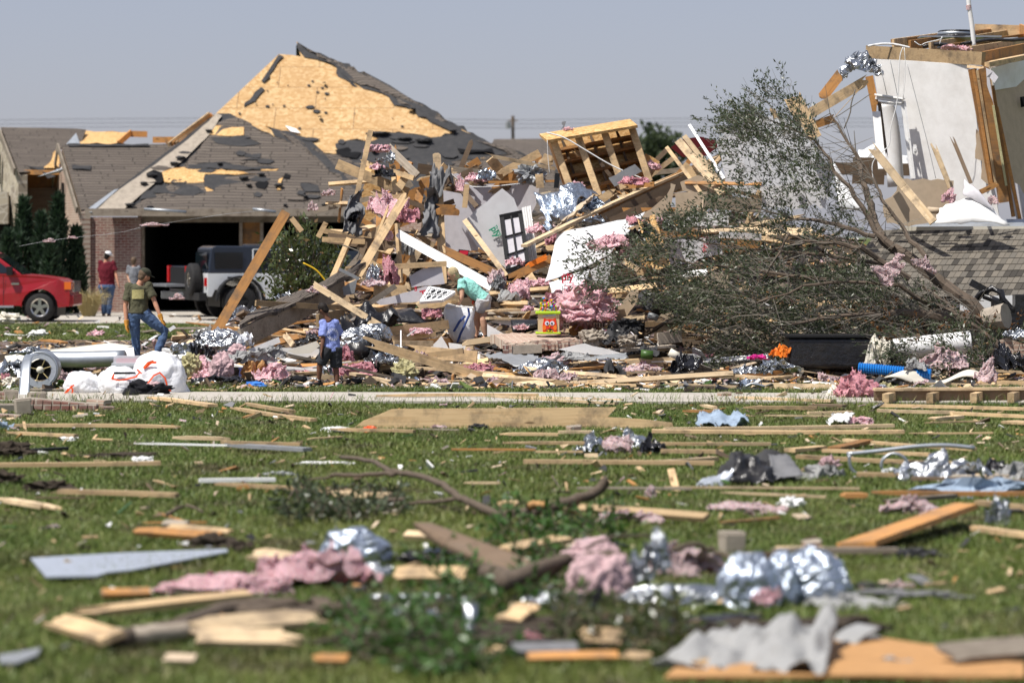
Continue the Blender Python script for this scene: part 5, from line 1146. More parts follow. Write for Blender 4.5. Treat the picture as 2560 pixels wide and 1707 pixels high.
for f0 in (.15,.5,.82):
    a=tl.lerp(tr_,f0)+bk*.8;b=bl_.lerp(br_,f0)+bk*.8;q=MB();q.beam(a,b,.04,.12,Vector((0,-1,0)));q.build('back_stud','lumber_old_shaded',bf,BF)
tubeo('cord','C',[(560,275),(700,315),(850,400),(1050,520),(1190,590),(1440,690)],56.3,.012,'paint_white','pale cord slanting across the front of the open box frame','cord',5)
tubeo('cord','C',[(565,340),(570,480),(585,620)],56.5,.006,'paint_white','thin wire dangling at the left side of the box frame','cord',5)
sl('metal_bracket','C',[(680,250),(700,215),(685,205),(690,183),(724,180),(700,250)],57.3,.02,'duct_gray','grey metal bracket sticking up behind the box frame','bracket')
sl('electrical_panel','C',[(1078,655),(1300,540),(1360,600),(1130,728)],56.0,.03,'duct_gray','bent grey metal cover plate resting against the box frame','metal plate',.01)
# door with six panes
dd=root('glazed_door',WZ('C',320,1450,55.5),'dark grey door with six glass panes standing tilted in the wreckage','door');DO=dd.location
A,B_,C_,D_=WZ('C',163,970,55.6),WZ('C',352,932,55.6),WZ('C',425,1400,55.2),WZ('C',225,1475,55.2)
def dl(s,t_): return A.lerp(B_,s).lerp(D_.lerp(C_,s),t_)
q=MB()
for a,b,w_ in (((.09,0),(.09,1),.075),((.91,0),(.91,1),.075),((0,.04),(1,.04),.11),((0,.96),(1,.96),.14)): q.beam(dl(*a),dl(*b),w_,.045,Vector((0,-1,0)))
q.build('door_frame','trim_black',dd,DO)
q=MB()
for a,b in (((.5,.05),(.5,.95)),((.12,.37),(.9,.37)),((.12,.67),(.9,.67))): q.beam(dl(*a)+Vector((0,-.01,0)),dl(*b)+Vector((0,-.01,0)),.03,.05,Vector((0,-1,0)))
q.build('muntin','trim_black',dd,DO)
slab('glass',[dl(.1,.05),dl(.9,.05),dl(.9,.95),dl(.1,.95)],.004,'drywall_lilac_shade',dd,DO)
q=MB();P=[WZ('C',345,905,55.9),WZ('C',425,885,55.9),WZ('C',492,1440,55.5),WZ('C',432,1450,55.5)]
sheet('fluted_casing',P,'paint_white',.03,14,2,0,0,org=P[0].copy(),smooth=False,curl=lambda s,t_: .012*cos(s*2*pi*4));tag(bpy.data.objects['fluted_casing'],'white fluted casing standing beside the glazed door','trim')
# wall sheets
W1=[('drywall_sheet','B',[(1700,590),(1870,620),(1960,740),(2000,1095),(1730,1105)],56.2,.013,'drywall_lilac_shade','white wall sheet coloured lilac grey like shade, between two upright studs',.0),
 ('drywall_sheet','C',[(-90,715),(510,680),(470,880),(350,1100),(160,1400),(-120,1250)],57.4,.013,'drywall_lilac_shade','wide pale wall still standing behind the glazed door',.01),
 ('drywall_sheet','B',[(1920,560),(1775,445),(1830,450),(2040,640),(2040,700)],56.8,.013,'drywall_lilac_shade','small white triangle of wallboard beside the grey felt drape',.01),
 ('sheathing_panel','B',[(2200,575),(2300,660),(2420,960),(2480,1180),(2240,1250),(1990,1060),(1920,960),(1890,840)],55.9,.006,'house_wrap','tilted white sheathing board with green lettering behind the door',.01),
 ('sheathing_panel','C',[(1710,1190),(2010,1120),(2035,1290),(1840,1330),(1750,1400),(1700,1300)],53.9,.006,'house_wrap','white sheathing board with red lettering behind the tree twigs',.01),
 ('drywall_sheet','C',[(1430,920),(1560,810),(1600,740),(1600,700),(1642,712),(1608,870),(1520,985),(1385,985),(1350,960)],54.6,.013,'drywall_tan','torn tan plasterboard wedge with a pointed tip',.012),
 ('drywall_sheet','C',[(1640,780),(1910,770),(1900,940),(1760,970),(1690,1000),(1640,940)],54.8,.05,'drywall_tan','broken tan plasterboard box behind the pointed wedge',.015),
 ('drywall_sheet','C',[(1680,690),(1830,630),(1990,700),(2040,810),(1880,800),(1700,760)],55.4,.013,'drywall_tan','tan plasterboard sheet under the leaning pale studs',.015),
 ('drywall_sheet','C',[(1760,960),(2090,940),(2085,1055),(1640,1065)],54.2,.013,'drywall','white board lying flat above the white printed sheathing',.01),
 ('drywall_sheet','C',[(1580,1240),(1760,1050),(1800,1160),(1720,1330),(1640,1400),(1560,1390)],54.0,.013,'drywall_lilac_shade','lilac grey wall piece right of the strand board plank',.015),
 ('osb_sheet','C',[(1225,1190),(1300,1150),(1440,1220),(1470,1400),(1290,1350)],53.9,.012,'osb','dark strand board square behind the leaning plank',.012),
 ('osb_sheet','B',[(1120,400),(1170,480),(1182,650),(1130,705),(1165,790),(1090,850),(1012,868),(1022,700),(1035,560)],57.8,.012,'osb','tall ragged strand board sheet at the left end of the wreckage',.02),
 ('osb_sheet','B',[(1012,900),(1160,890),(1150,1110),(1012,1115)],58.5,.012,'lumber_orange','brown wall sheet low behind the ragged strand board',.0),
 ('osb_sheet','B',[(1180,660),(1520,560),(1500,840),(1350,900),(1200,1000)],57.6,.012,'lumber_orange','dark orange wall sheathing behind the pink insulation',.02),
 ('osb_sheet','B',[(1170,560),(1380,480),(1380,640),(1190,650)],57.9,.012,'osb','smaller strand board sheet above the dark orange sheathing',.02),
 ('osb_sheet','C',[(120,640),(480,440),(520,470),(500,560),(380,640)],57.8,.012,'lumber_orange','orange board triangle left of the open box frame',.0),
 ('osb_sheet','C',[(1390,450),(1510,520),(1480,560),(1370,600),(1370,500)],57.2,.012,'osb','small strand board piece right of the open box frame',.012),
 ('corrugated_roofing','C',[(1600,400),(1700,330),(1850,308),(1980,340),(2005,390),(1900,470),(1700,480)],57.9,.03,'burgundy','dark red curved roofing piece behind the leaning studs',.0),
 ('drywall_sheet','D',[(1420,240),(1540,170),(1690,150),(1720,300),(1440,330)],53.4,.013,'drywall_lilac_shade','grey wallboard behind the horizontal board left of the white beam',.01),
 ('drywall_sheet','E',[(1060,650),(1270,350),(1330,350),(1330,440),(1180,640),(1120,665)],51.6,.03,'drywall_tan','tan slab leaning right of the big pink insulation pile',.01),
 ('drywall_sheet','E',[(925,190),(1110,60),(1080,260),(1120,520),(1010,540),(960,350)],52.7,.013,'drywall','white wall strip behind the big pink insulation pile',.01),
 ('drywall_sheet','E',[(1500,560),(1960,200),(2120,240),(2000,560),(1780,620),(1700,640)],52.3,.02,'drywall_tan','large tan plasterboard sheet half hidden inside the fallen tree',.02),
 ('drywall_sheet','E',[(660,850),(880,800),(1180,880),(1150,900),(900,890)],49.3,.02,'drywall','white panel lying in front of the brick slab',.01),
 ('drywall_sheet','E',[(1260,770),(1360,762),(1350,810),(1265,822)],50.2,.013,'drywall','small square of white wallboard beside the grey stones',.004),
 ('drywall_sheet','D',[(1600,830),(1690,738),(1760,860),(1640,878)],51.0,.02,'drywall','white wallboard piece standing in front of the timber ladder frame',.008),
 ('drywall_sheet','D',[(1750,795),(1895,815),(1885,850),(1760,860)],50.7,.03,'drywall','white wallboard piece lying beside the standing one',.008),
 ('drywall_sheet','E',[(60,640),(200,720),(160,770),(60,740)],51.4,.02,'drywall','white board behind the legs of the bending woman',.01),
 ('drywall_sheet','E',[(70,620),(260,580),(300,620),(250,650)],51.8,.03,'drywall','white rectangular board right of the bending woman',.006),
 ('drywall_sheet','D',[(400,860),(640,780),(670,820),(600,880),(460,890)],48.9,.02,'foam_cream','cream board fragment just left of the boy',.01),
 ('drywall_sheet','D',[(1120,440),(1300,400),(1560,320),(1680,330),(1560,440),(1180,480)],52.4,.013,'drywall_lilac_shade','pale wall sheet with red lettering lying behind the fence of boards',.01)]
for nm_,k,pts,Y,th,mt,lab,jg in W1: sl(nm_,k,pts,Y,th,mt,lab,'roofing' if 'corr' in nm_ else 'strand board' if 'osb' in nm_ else 'panel' if 'sheath' in nm_ else 'plasterboard',jg)
# big bent white sheathing and its printed lower part
bs=sheet('sheathing_panel',[WZ('C',545,1530,52.9),WZ('C',1080,1310,53.4),WZ('C',1385,935,54.3),WZ('C',650,1135,54.2)],'house_wrap',.006,16,12,.03,.035,.006,org=WZ('C',900,1250,53.6));tag(bs,'large bent white sheathing sheet with small cuts at the middle of the wreckage','panel')
bs2=sheet('sheathing_panel',[WZ('E',620,445,52.2),WZ('E',835,420,52.2),WZ('E',925,170,52.7),WZ('E',580,290,52.7)],'house_wrap',.006,10,8,.08,.02,.008,org=WZ('E',700,350,52.4));tag(bs2,'white sheathing sheet with red lettering hanging under the large bent sheet','panel')
def lettering(txt,p,size,mat,par,ang=0,tilt=0):
    cu=bpy.data.curves.new('tmp_text','FONT');cu.body=txt;cu.size=size;cu.extrude=.002;cu.align_x='CENTER';cu.offset=size*.03
    t_=bpy.data.objects.new('tmp_text',cu);me=bpy.data.meshes.new_from_object(t_);bpy.data.objects.remove(t_);me.materials.clear();me.materials.append(MATS[mat]);me.name='lettering'
    o=bpy.data.objects.new('lettering',me);scn.collection.objects.link(o);o.parent=par
    o.matrix_world=Matrix.Translation(p) @ Matrix.Rotation(ang,4,'Y') @ Matrix.Rotation(R(90)+tilt,4,'X');o.location=p - par.location;return o
lettering('ply',WZ('E',735,272,52.25),.17,'ink_red',bs2,-.05);lettering('Thermo',WZ('E',735,232,52.3),.05,'ink_red',bs2,-.08)
for i,tx in enumerate(('STRUCTURAL','SHEATHING')): lettering(tx,WZ('E',745,300+i*22,52.2),.03,'ink_red',bs2,-.05)
S1=[o for o in bpy.data.objects if o.get('label','').startswith('tilted white sheathing board with green')][0];S2=[o for o in bpy.data.objects if o.get('label','').startswith('white sheathing board with red lettering behind')][0];S3=[o for o in bpy.data.objects if o.get('label','').startswith('pale wall sheet with red')][0]
lettering('ply',WZ('B',2125,950,55.84),.16,'ink_green',S1,R(60));lettering('Thermo',WZ('B',2160,930,55.84),.06,'ink_green',S1,R(60))
lettering('ply',WZ('C',1895,1250,53.86),.10,'ink_red',S2,R(-80));lettering('Thermo',WZ('C',1905,1215,53.86),.04,'ink_red',S2,0);lettering('USA',WZ('C',1895,1160,53.86),.05,'ink_red',S2,0)
lettering('S',WZ('D',1475,360,52.3),.10,'ink_red',S3);lettering('p',WZ('D',1530,375,52.3),.16,'ink_red',S3,R(80))
# boards of the wreckage: picture points, depth, lumber size, face, colour, ends
T=[
('S',490,772,657,487,49.6,50.6,(.045,.155),'c','lumber_orange',0),('B',430,822,520,935,56,56,4,'c','lumber',0),('B',722,860,655,985,56,56,4,'c','lumber',0),('B',1005,345,1460,490,56.5,56,4,'c','lumber',1),
('B',1230,215,1490,470,57,56.4,6,'c','lumber_gray',1),('B',1262,205,1305,420,57.2,57.2,8,'c','lumber_orange',1),('B',1650,278,1662,470,56.8,56.8,6,'c','lumber_pale',1),('B',1405,450,1285,645,56.2,56,6,'c','lumber',2),
('B',1395,620,985,1310,55,52.8,6,'c','lumber',1),('B',1365,650,1085,1110,55.4,54,4,'c','lumber_orange',0),('B',1320,870,1348,1370,54.6,54.2,4,'c','lumber',0),('B',1475,780,1520,560,56.4,56.6,6,'c','lumber_orange',2),
('B',1672,600,1702,1375,55.6,55,6,'c','lumber',0),('B',1905,540,1885,738,55,55,4,'c','lumber',0),('B',1735,440,1990,730,56.4,56,4,'c','lumber_old_shaded',1),('B',1480,505,1825,430,56.9,56.7,3,'c','lumber_pale',3),('B',1500,540,1700,500,56.6,56.6,8,'c','lumber_orange',1),
('B',1885,840,2235,1310,54.9,54.2,4,'c','lumber_pale',0),('B',1640,1060,2160,1290,54.2,53.6,6,'c','lumber_orange',1),('B',1310,950,2120,1400,54.4,52.9,(.05,.16),'c','paint_white',1),('B',885,1252,1735,1205,53.2,53.4,4,'c','lumber',0),('B',1090,610,1240,660,55.8,55.8,3,'c','lumber_pale',3),('B',1240,660,1400,630,55.8,55.7,4,'c','lumber',1),
('C',18,455,632,578,56.6,57,3,'c','lumber_pale',1),('C',130,640,500,445,57.2,57.4,6,'c','lumber',1),('C',500,480,620,520,57.6,57.6,8,'c','lumber_pale',3),('C',70,690,640,680,57,57,4,'u','lumber_orange',0),('C',495,620,505,740,56.8,56.8,6,'c','lumber',1),
('C',2020,470,370,1225,58.2,53.4,(.045,.13),'k','lumber_pale',1),('C',1860,560,1000,960,57.6,55.2,8,'c','lumber_orange',0),('C',1760,660,1040,1000,57.2,55,8,'c','lumber_old_shaded',0),('C',1980,530,1180,900,57.9,55.6,4,'c','lumber',0),('C',1560,820,1100,1020,56,54.8,6,'c','lumber_old_shaded',1),('C',2040,470,1500,740,58.5,57,6,'c','lumber',0),
('C',1665,345,2040,790,56.4,55.2,(.06,.14),'c','lumber_pale',0),('C',1715,305,2060,740,56.8,55.8,4,'c','lumber_pale',0),('C',1565,395,1870,800,56,55.2,3,'c','lumber',0),('C',1758,212,2050,665,56.6,55.6,(.04,.05),'c','paint_white',0),
('C',1870,850,2360,890,54.2,54.6,(.05,.24),'c','drywall_tan',0),('C',2030,740,2360,820,55,55.4,3,'c','lumber',0),('C',650,615,640,740,56.4,56.4,4,'c','trim_black',0),('C',480,800,600,770,55.8,55.8,8,'u','lumber_pale',3),
('C',1390,975,1530,1415,53.4,52.9,(.012,.30),'c','osb',1),('C',1860,1105,2360,1085,53.8,54,4,'k','lumber_pale',0),('C',2010,1140,2360,1155,53.6,53.8,6,'c','drywall',0),('C',2020,1192,2360,1215,53.6,53.7,6,'c','lumber_orange',0),('C',1500,1120,1860,1110,54,54,6,'c','lumber_orange',2),('C',1240,1110,1400,1060,54,53.8,6,'c','lumber',1),
('C',555,1242,640,1240,54.4,54.2,4,'c','lumber',3),('C',390,1440,470,1560,53.6,53.2,6,'c','lumber',1),('C',240,1500,600,1330,53.4,53.6,6,'c','lumber_orange',1),('C',380,1400,570,1310,53.5,53.5,4,'c','owl_orange',3),('C',1190,1340,1330,1430,53,52.8,4,'c','lumber',1),
('E',1030,372,1480,318,51.6,51.8,6,'k','lumber',0),('E',770,600,1145,530,51.4,52,8,'k','lumber',1),('E',845,780,985,685,50.8,51.4,6,'k','lumber',1),('E',760,715,850,655,51.2,51.4,6,'c','lumber_orange',1),('E',220,720,480,650,51.4,51.6,4,'c','lumber',0),('E',1340,750,1630,590,50.8,51.8,6,'k','lumber_old_shaded',1),('E',1530,700,1660,600,51,51.5,(.038,.24),'k','lumber',1),('E',1490,760,1690,740,50.6,50.8,8,'c','brick_tan',0),('E',1200,860,1620,820,50,50.4,8,'u','brick_tan',0),
('E',0,480,400,465,52.4,52.6,4,'c','lumber_old_shaded',0),('E',80,385,590,340,52.8,53,4,'k','lumber',0),('E',160,460,400,465,52.3,52.3,4,'k','lumber',1),('E',60,530,340,520,52,52.2,8,'u','lumber_pale',1),('E',60,590,360,600,51.7,51.9,8,'u','lumber_pale',0),
('E',0,1085,1010,1120,None,None,4,'c','lumber_pale',0),('E',0,1140,860,1180,None,None,4,'c','lumber',2),('E',860,1160,1480,1185,None,None,6,'c','lumber',1),('E',1060,1075,1500,1055,None,None,6,'u','lumber',1),('E',1080,1115,2350,1085,None,None,4,'c','lumber_orange',0),('E',1110,1140,2350,1115,None,None,4,'u','lumber_pale',0),('E',1560,1170,2160,1195,None,None,4,'c','lumber_pale',0),('E',500,865,870,885,None,None,4,'u','lumber_pale',0),('E',770,980,1390,915,None,None,6,'k','lumber',1),('E',600,990,770,1000,None,None,8,'c','lumber_pale',0),('E',80,1020,290,1060,None,None,8,'k','lumber_orange',1),('E',700,1060,1010,1070,None,None,6,'u','duct_gray',0),('E',1620,1080,1860,1060,None,None,8,'u','lumber_gray',3),('E',1060,1050,1090,1110,None,None,4,'u','lumber_pale',1),('E',1980,1050,2200,1070,None,None,4,'u','lumber_orange',1),
('D',130,462,1300,530,50.4,52.2,4,'c','lumber',0),('D',610,300,1180,655,51.4,50.2,(.02,.10),'c','lumber_pale',1),('D',1300,322,880,600,52.4,50.8,4,'c','lumber_gray',0),('D',1120,350,1400,365,52.6,52.6,(.038,.2),'c','lumber',0),('D',1490,500,1830,400,52.4,52,(.04,.2),'c','lumber',1),('D',1500,440,1560,520,52,52,6,'c','lumber_pale',1),('D',1210,705,1750,640,50.6,51.2,6,'c','lumber',0),('D',1280,765,1640,722,50.5,50.9,4,'c','lumber',0),('D',1290,800,1620,800,50.3,50.6,4,'c','lumber_pale',0),('D',1340,855,1990,915,49.9,49.5,8,'c','lumber',1),('D',1350,690,1350,840,50.3,50.1,(.01,.02),'c','paint_white',0),('D',1480,680,1400,740,50.3,50.3,(.01,.02),'c','paint_white',0),('D',1600,975,2080,960,None,None,8,'k','lumber_pale',1),('D',1110,1005,1900,1045,None,None,6,'k','lumber',0),('D',340,1080,1110,1105,None,None,8,'c','lumber_gray',1),('D',1800,1085,2350,1110,None,None,4,'c','lumber_pale',0),('D',1490,1130,2350,1140,None,None,3,'c','lumber_pale',1),('D',1550,1105,1650,1090,None,None,4,'u','lumber',3),('D',1120,1150,1330,1140,None,None,8,'u','drywall_tan',3),('D',1630,1165,2030,1170,None,None,4,'u','lumber_pale',2),
('D',370,720,450,820,49.6,49.2,4,'c','lumber_pale',1),('D',100,850,490,745,49.4,49.6,6,'k','lumber_orange',1),('D',80,870,330,770,49.2,49.4,4,'c','drywall',0),('D',420,1060,640,900,None,None,6,'k','lumber_old_shaded',1),('D',410,430,535,380,51.4,51.6,6,'c','lumber_gray',1),('D',340,545,530,370,51.2,51.8,6,'c','lumber_orange',1),('D',830,175,1000,260,52,52,(.03,.05),'c','duct_gray',0),('D',1850,420,1690,420,52,52,4,'c','lumber',1),('D',1860,800,2100,765,50.4,50.4,4,'c','lumber_pale',1),
('O',1200,830,1335,738,None,None,3,'c','paint_white',0),('O',1420,690,1465,660,58.5,58.8,3,'c','paint_white',0),('O',480,975,1560,870,None,None,4,'c','lumber',0),('O',470,1005,945,1000,None,None,4,'u','lumber',0),('O',540,1120,940,1050,None,None,4,'u','lumber_pale',2),('O',0,1020,100,1018,None,None,6,'u','lumber_orange',0),('O',0,970,100,985,None,None,6,'u','lumber_old_shaded',1),('O',0,1165,150,1168,None,None,4,'u','lumber_pale',0),('O',250,1215,530,1215,None,None,8,'c','lumber_gray',0),('O',270,1160,560,1150,None,None,4,'u','lumber_old_shaded',0),('O',1200,720,1800,690,None,None,6,'c','lumber_gray',0),('O',1300,880,1680,845,None,None,6,'c','lumber',0),('O',1620,1200,1900,1218,None,None,3,'u','lumber_pale',1),('O',350,790,540,815,None,None,6,'u','lumber_orange',1),('O',800,820,870,825,None,None,6,'k','lumber_orange',0),('O',60,840,330,830,None,None,6,'u','lumber_gray',1),('O',1550,1080,1650,1080,None,None,6,'u','lumber',1),('O',1560,1145,1800,1120,None,None,6,'k','lumber_gray',1),('O',1600,1030,1760,1060,None,None,8,'k','lumber_gray',3),
('H',440,800,800,768,None,None,4,'c','lumber_orange',0),('H',0,835,400,815,None,None,4,'c','lumber_orange',0),('H',0,850,405,830,None,None,4,'u','lumber_pale',0),('H',380,868,1000,885,None,None,3,'u','lumber_pale',1),('H',150,925,850,940,None,None,4,'c','lumber_pale',0),('H',1090,875,2130,912,None,None,4,'k','lumber_pale',1),('H',2120,905,2420,912,None,None,4,'c','lumber',0),('H',1250,925,2420,965,None,None,6,'u','lumber_pale',0),('H',1200,960,1570,955,None,None,6,'c','lumber_orange',0),('H',0,1018,760,1045,None,None,4,'c','lumber_pale',0),('H',1210,945,1390,915,None,None,4,'k','lumber_orange',1),('H',140,860,360,840,None,None,4,'u','lumber_pale',3),('H',560,780,880,810,None,None,6,'u','lumber_gray',0),('H',790,760,860,820,None,None,4,'k','lumber',1),('H',2110,820,2420,830,None,None,6,'u','lumber_orange',0),('H',2270,690,2420,670,None,None,4,'u','lumber',1),('H',560,1075,850,1085,None,None,8,'c','lumber_old_shaded',1),('H',0,1095,600,1105,None,None,4,'u','lumber',1),
]
for k,x1,y1,x2,y2,Y1,Y2,sz,fc,mt,sp in T:
    if Y1 is None and fc in 'ck' and random.random()<.8: fc='u';sz=(.045,.1) if sz==4 else sz
    bz(k,x1,y1,x2,y2,Y1,Y2,sz,fc,mt,sp)
# leaning roof fragment behind the boy
lf=root('roof_fragment',W(600,850,50),'long slanting roof edge fragment with grey shingles and a tan fascia behind the boy','roof section');LO=lf.location
a0,a1=WZ('D',0,765,49.4),WZ('D',870,330,52.6)
q=MB();q.beam(a0,a1,.05,.32,Vector((0,0,1)));q.build('fascia','lumber_gray',lf,LO)
n_=Vector((-.25,.35,.9)).normalized();off=Vector((.2,1.3,.35))
P=[a0+Vector((-.02,-.06,.19)),a1+Vector((.15,-.06,.19)),a1+Vector((.35,.55,.42)),a0+Vector((.1,.9,.40))]
sheet('shingles',P,'shingles',.05,16,5,0,.03,.02,lf,LO,smooth=False)
for i,(x0,y0,x1,y1) in enumerate(((650,610,870,560),(90,790,250,800))): q=MB();q.beam(WZ('D',x0,y0,50.8),WZ('D',x1,y1,51.6),.05,.2);q.build('rafter','lumber',lf,LO)
sl('metal_flashing','D',[(860,330),(985,260),(960,380),(870,400)],52.4,.05,'duct_gray','grey boxed metal piece at the upper end of the slanting roof edge','metal plate',.01)
# draped things: sheets and cloths
def crease(seed,amp,f=3.0):
    return lambda s,t_: amp*(noise.noise(Vector((s*f,t_*f,seed)))*1.6+.5*(1 - abs(2*noise.noise(Vector((s*f*2,t_*f*2,seed+4))))))
def drape(nm,k,pts,Y,mat,label,cat,amp=.12,f=3,th=.006,nx=20,ny=16,jag=.02,seed=1,ground=False,group=None):
    if ground: P=[hz(k,*p[:2])+Vector((0,0,.04+(p[2] if len(p)>2 else 0))) for p in pts]
    else: P=[WZ(k,p[0],p[1],p[2] if len(p)>2 else Y) for p in pts]
    o=sheet(nm,P,mat,th,nx,ny,0,.02,jag,org=sum(P,Vector())/4,seed=seed,curl=crease(seed,amp,f));return tag(o,label,cat,group)
drape('felt_drape','B',[(850,930,55.2),(1000,990,55.4),(1020,600,55.8),(900,650,55.6)],0,'felt_gray','torn grey felt flapping from the ragged strand board','felt',.16,3)
drape('felt_drape','B',[(1490,960,55.0),(1660,1000,55.2),(1650,590,55.6),(1590,560,55.6)],0,'felt_gray','long grey felt hanging like a curtain left of the lilac wall sheet','felt',.12,3,seed=4)
drape('felt_drape','B',[(1560,600,55.3),(1790,600,55.3),(1780,470,55.8),(1630,470,55.9)],0,'felt_gray','crumpled dark felt bunched on top of the hanging curtain of felt','felt',.25,3,seed=6)
drape('felt_drape','B',[(900,850,55),(1000,870,55),(1010,760,55),(930,780,55)],0,'bin_liner','glossy black scrap hanging under the torn grey felt','plastic sheet',.15,3,seed=8)
drape('plastic_sheet','D',[(840,720,50.3),(1390,640,50.5),(1250,560,51.2),(900,620,51)],0,'black_plastic','black plastic sheeting crumpled between the boy and the woman','plastic sheet',.2,3,nx=26,seed=11)
ct=root('black_tray',WZ('D',1370,590,51.2),'large black plastic tray tipped over behind the black sheeting','tray');CT=ct.location
sheet('tray_side',[WZ('D',1190,600,51),WZ('D',1575,630,51),WZ('D',1450,520,51.2),WZ('D',1100,580,51.2)],'black_plastic',.03,12,5,.05,.02,0,ct,CT);sheet('tray_bottom',[WZ('D',1100,578,51.2),WZ('D',1450,520,51.2),WZ('D',1440,495,51.9),WZ('D',1120,560,51.9)],'black_plastic',.03,8,4,0,.02,0,ct,CT)
drape('plastic_sheet','D',[(440,810,49.4),(660,770,49.4),(640,735,49.8),(540,745,49.8)],0,'black_plastic','small black plastic scrap beneath the slanting roof edge left of the boy','plastic sheet',.08,3,seed=14)
drape('plastic_sheet','C',[(1100,1340,53),(1240,1200,53.3),(1440,1060,53.4),(1190,1170,53.4)],0,'bin_liner','shredded black plastic over the right edge of the large bent sheet','plastic sheet',.18,3,seed=15)
drape('plastic_sheet','C',[(1350,1200,52.8),(1490,1130,52.8),(1430,1050,53),(1380,1060,53)],0,'bin_liner','black plastic twisted over the strand board plank','plastic sheet',.15,3,seed=16)
tag(blob('black_bag',WZ('C',1580,1065,53.3),(.12,.1,.14),'bin_liner',9,.5,2,3,org=WZ('C',1580,1065,53.3),ridged=True,smooth=False),'small glossy black bag on the boards beside the strand board plank','bag')
drape('metal_sheet','E',[(280,1000,48.4),(700,1030,48.3),(430,900,49.4),(0,880,49.6)],0,'duct_gray','wide concave grey brown panel lying at the front of the wreckage','panel',.03,1.5,.02,seed=20)
drape('sawtooth_strip','E',[(900,945,48.9),(1235,915,48.9),(1230,882,49.1),(900,915,49.1)],0,'duct_gray','grey metal strip with a sawtooth lower edge','metal strip',.02,2,.01,seed=21)
drape('felt_scrap','E',[(1040,1050,47.9),(1230,1040,47.9),(1180,1010,48.3),(1060,980,48.3)],0,'felt','dark felt heap at the front middle of the wreckage','felt',.12,3,seed=22)
drape('felt_scrap','E',[(1020,810,50),(1320,760,50.2),(1380,640,51.5),(1150,690,51.3)],0,'felt','large black felt slope right of the brick slab','felt',.15,3,seed=23,nx=24)
drape('felt_scrap','E',[(1340,500,50.8),(1740,600,50.9),(1600,470,51.8),(1300,420,51.8)],0,'felt','black felt sheet behind the fallen tree left twigs','felt',.18,3,seed=24,nx=24)
drape('tan_panel','E',[(1180,640,51),(1390,610,51),(1380,545,51.8),(1240,560,51.8)],0,'lumber_pale','pale flat strand board right of the leaning tan slab','board',.02,2,.012,seed=25)
drape('cloth','D',[(1740,900,50.3),(2020,930,50.2),(2010,880,50.5),(1880,890,50.6)],0,'foam_cream','pale bent sheet end in front of the ladder of boards','panel',.03,2,.01,seed=26)
drape('game_board','E',[(1010,720,50.6),(1160,690,50.6),(1180,672,51.2),(1040,655,51.2)],0,'drywall','white printed board with colourful pictures','game board',.01,1,.02,seed=27)
gbd=bpy.data.objects['game_board'];q=MB()
for i in range(4):
    for j in range(2): q.box(WZ('E',1050+i*28+j*8,705 - j*24 - i*5,50.75+j*.28)+Vector((0,0,.03)),(.05,.10,.006),m=(i+j)% 4)
q.build('picture',None,gbd,gbd.location,mats=['magenta','yellow_bright','toy_blue','leaf_green'])
drape('tarp','E',[(1300,870,49.3),(1510,890,49.3),(1480,830,49.7),(1340,850,49.7)],0,'felt','dark curled rug edge by the green bottle','rug',.08,2,seed=28)
tubeo('bottle','E',[(1350,890),(1450,900)],49.1,.07,'leaf_green','dark green bottle lying under the curled dark rug edge','bottle',12)
tubeo('screwdriver','E',[(1380,745,49.6),(1465,810,49.5)],0,.006,'duct_gray','long thin metal rod with a blue handle','screwdriver',6)
tubeo('pipe','E',[(1590,870),(1680,920)],48.9,.06,'foam_cream','short white pipe at the foot of the fallen tree','pipe',12);tubeo('pipe','E',[(1410,560),(1495,590)],50.8,.05,'duct_gray','short grey pipe behind the pale flat strand board','pipe',12)
tubeo('pipe','D',[(350,1185,47),(520,1165,47)],0,.045,'duct_gray','grey white pipe lying left of the feet of the boy','pipe',12)
tubeo('yellow_cord','B',[(530,1200,55),(640,1260,55),(725,1360,55)],0,.014,'yellow_bright','yellow cord curving in front of the magnolia bush','cord',6)
for i,(k,pts,Y,r,m_,lab) in enumerate([('B',[(1760,440),(1950,560),(2350,535)],56.3,.008,'paint_white','thin white wire along the top of the pale wall'),('B',[(860,1050),(940,1080),(1000,1110),(980,1170)],54.5,.012,'twig','knotted grey string at the right of the magnolia bush'),('A',[(160,1060),(400,1015),(640,985),(1000,945),(1250,890),(1900,790),(2250,760)],60,.0035,'duct_gray','thin line with pink shreds stretched across the front of the garage'),('E',[(700,100),(745,130)],53,.012,'duct_gray','small grey nail strip on the large bent sheet, lower one'),('E',[(960,510),(1000,560)],51.5,.006,'twig','thin wire in the big pink insulation pile'),('O',[(40,720),(200,735),(330,690),(380,700),(360,740)],70,.018,'paint_white','white looped hose on the grass behind the cream boards'),('J',[(1420,95),(1400,30)],43,.004,'twig','thin bare weed stem beside the path')]):
    tubeo('wire',k,pts,Y,r,m_,lab,'cable',5)
for i,(x0,y0,x1,y1) in enumerate([(775,1180,815,1250),(910,1120,965,1195)]): tubeo('nail_strip','C',[(x0,y0),(x0+20,y0+20),(x1,y1)],53.4,.015,'duct_gray',('left','right')[i]+' bent grey metal strip stuck in the large bent sheet','metal strip',4,group='metal strips in the bent sheet')
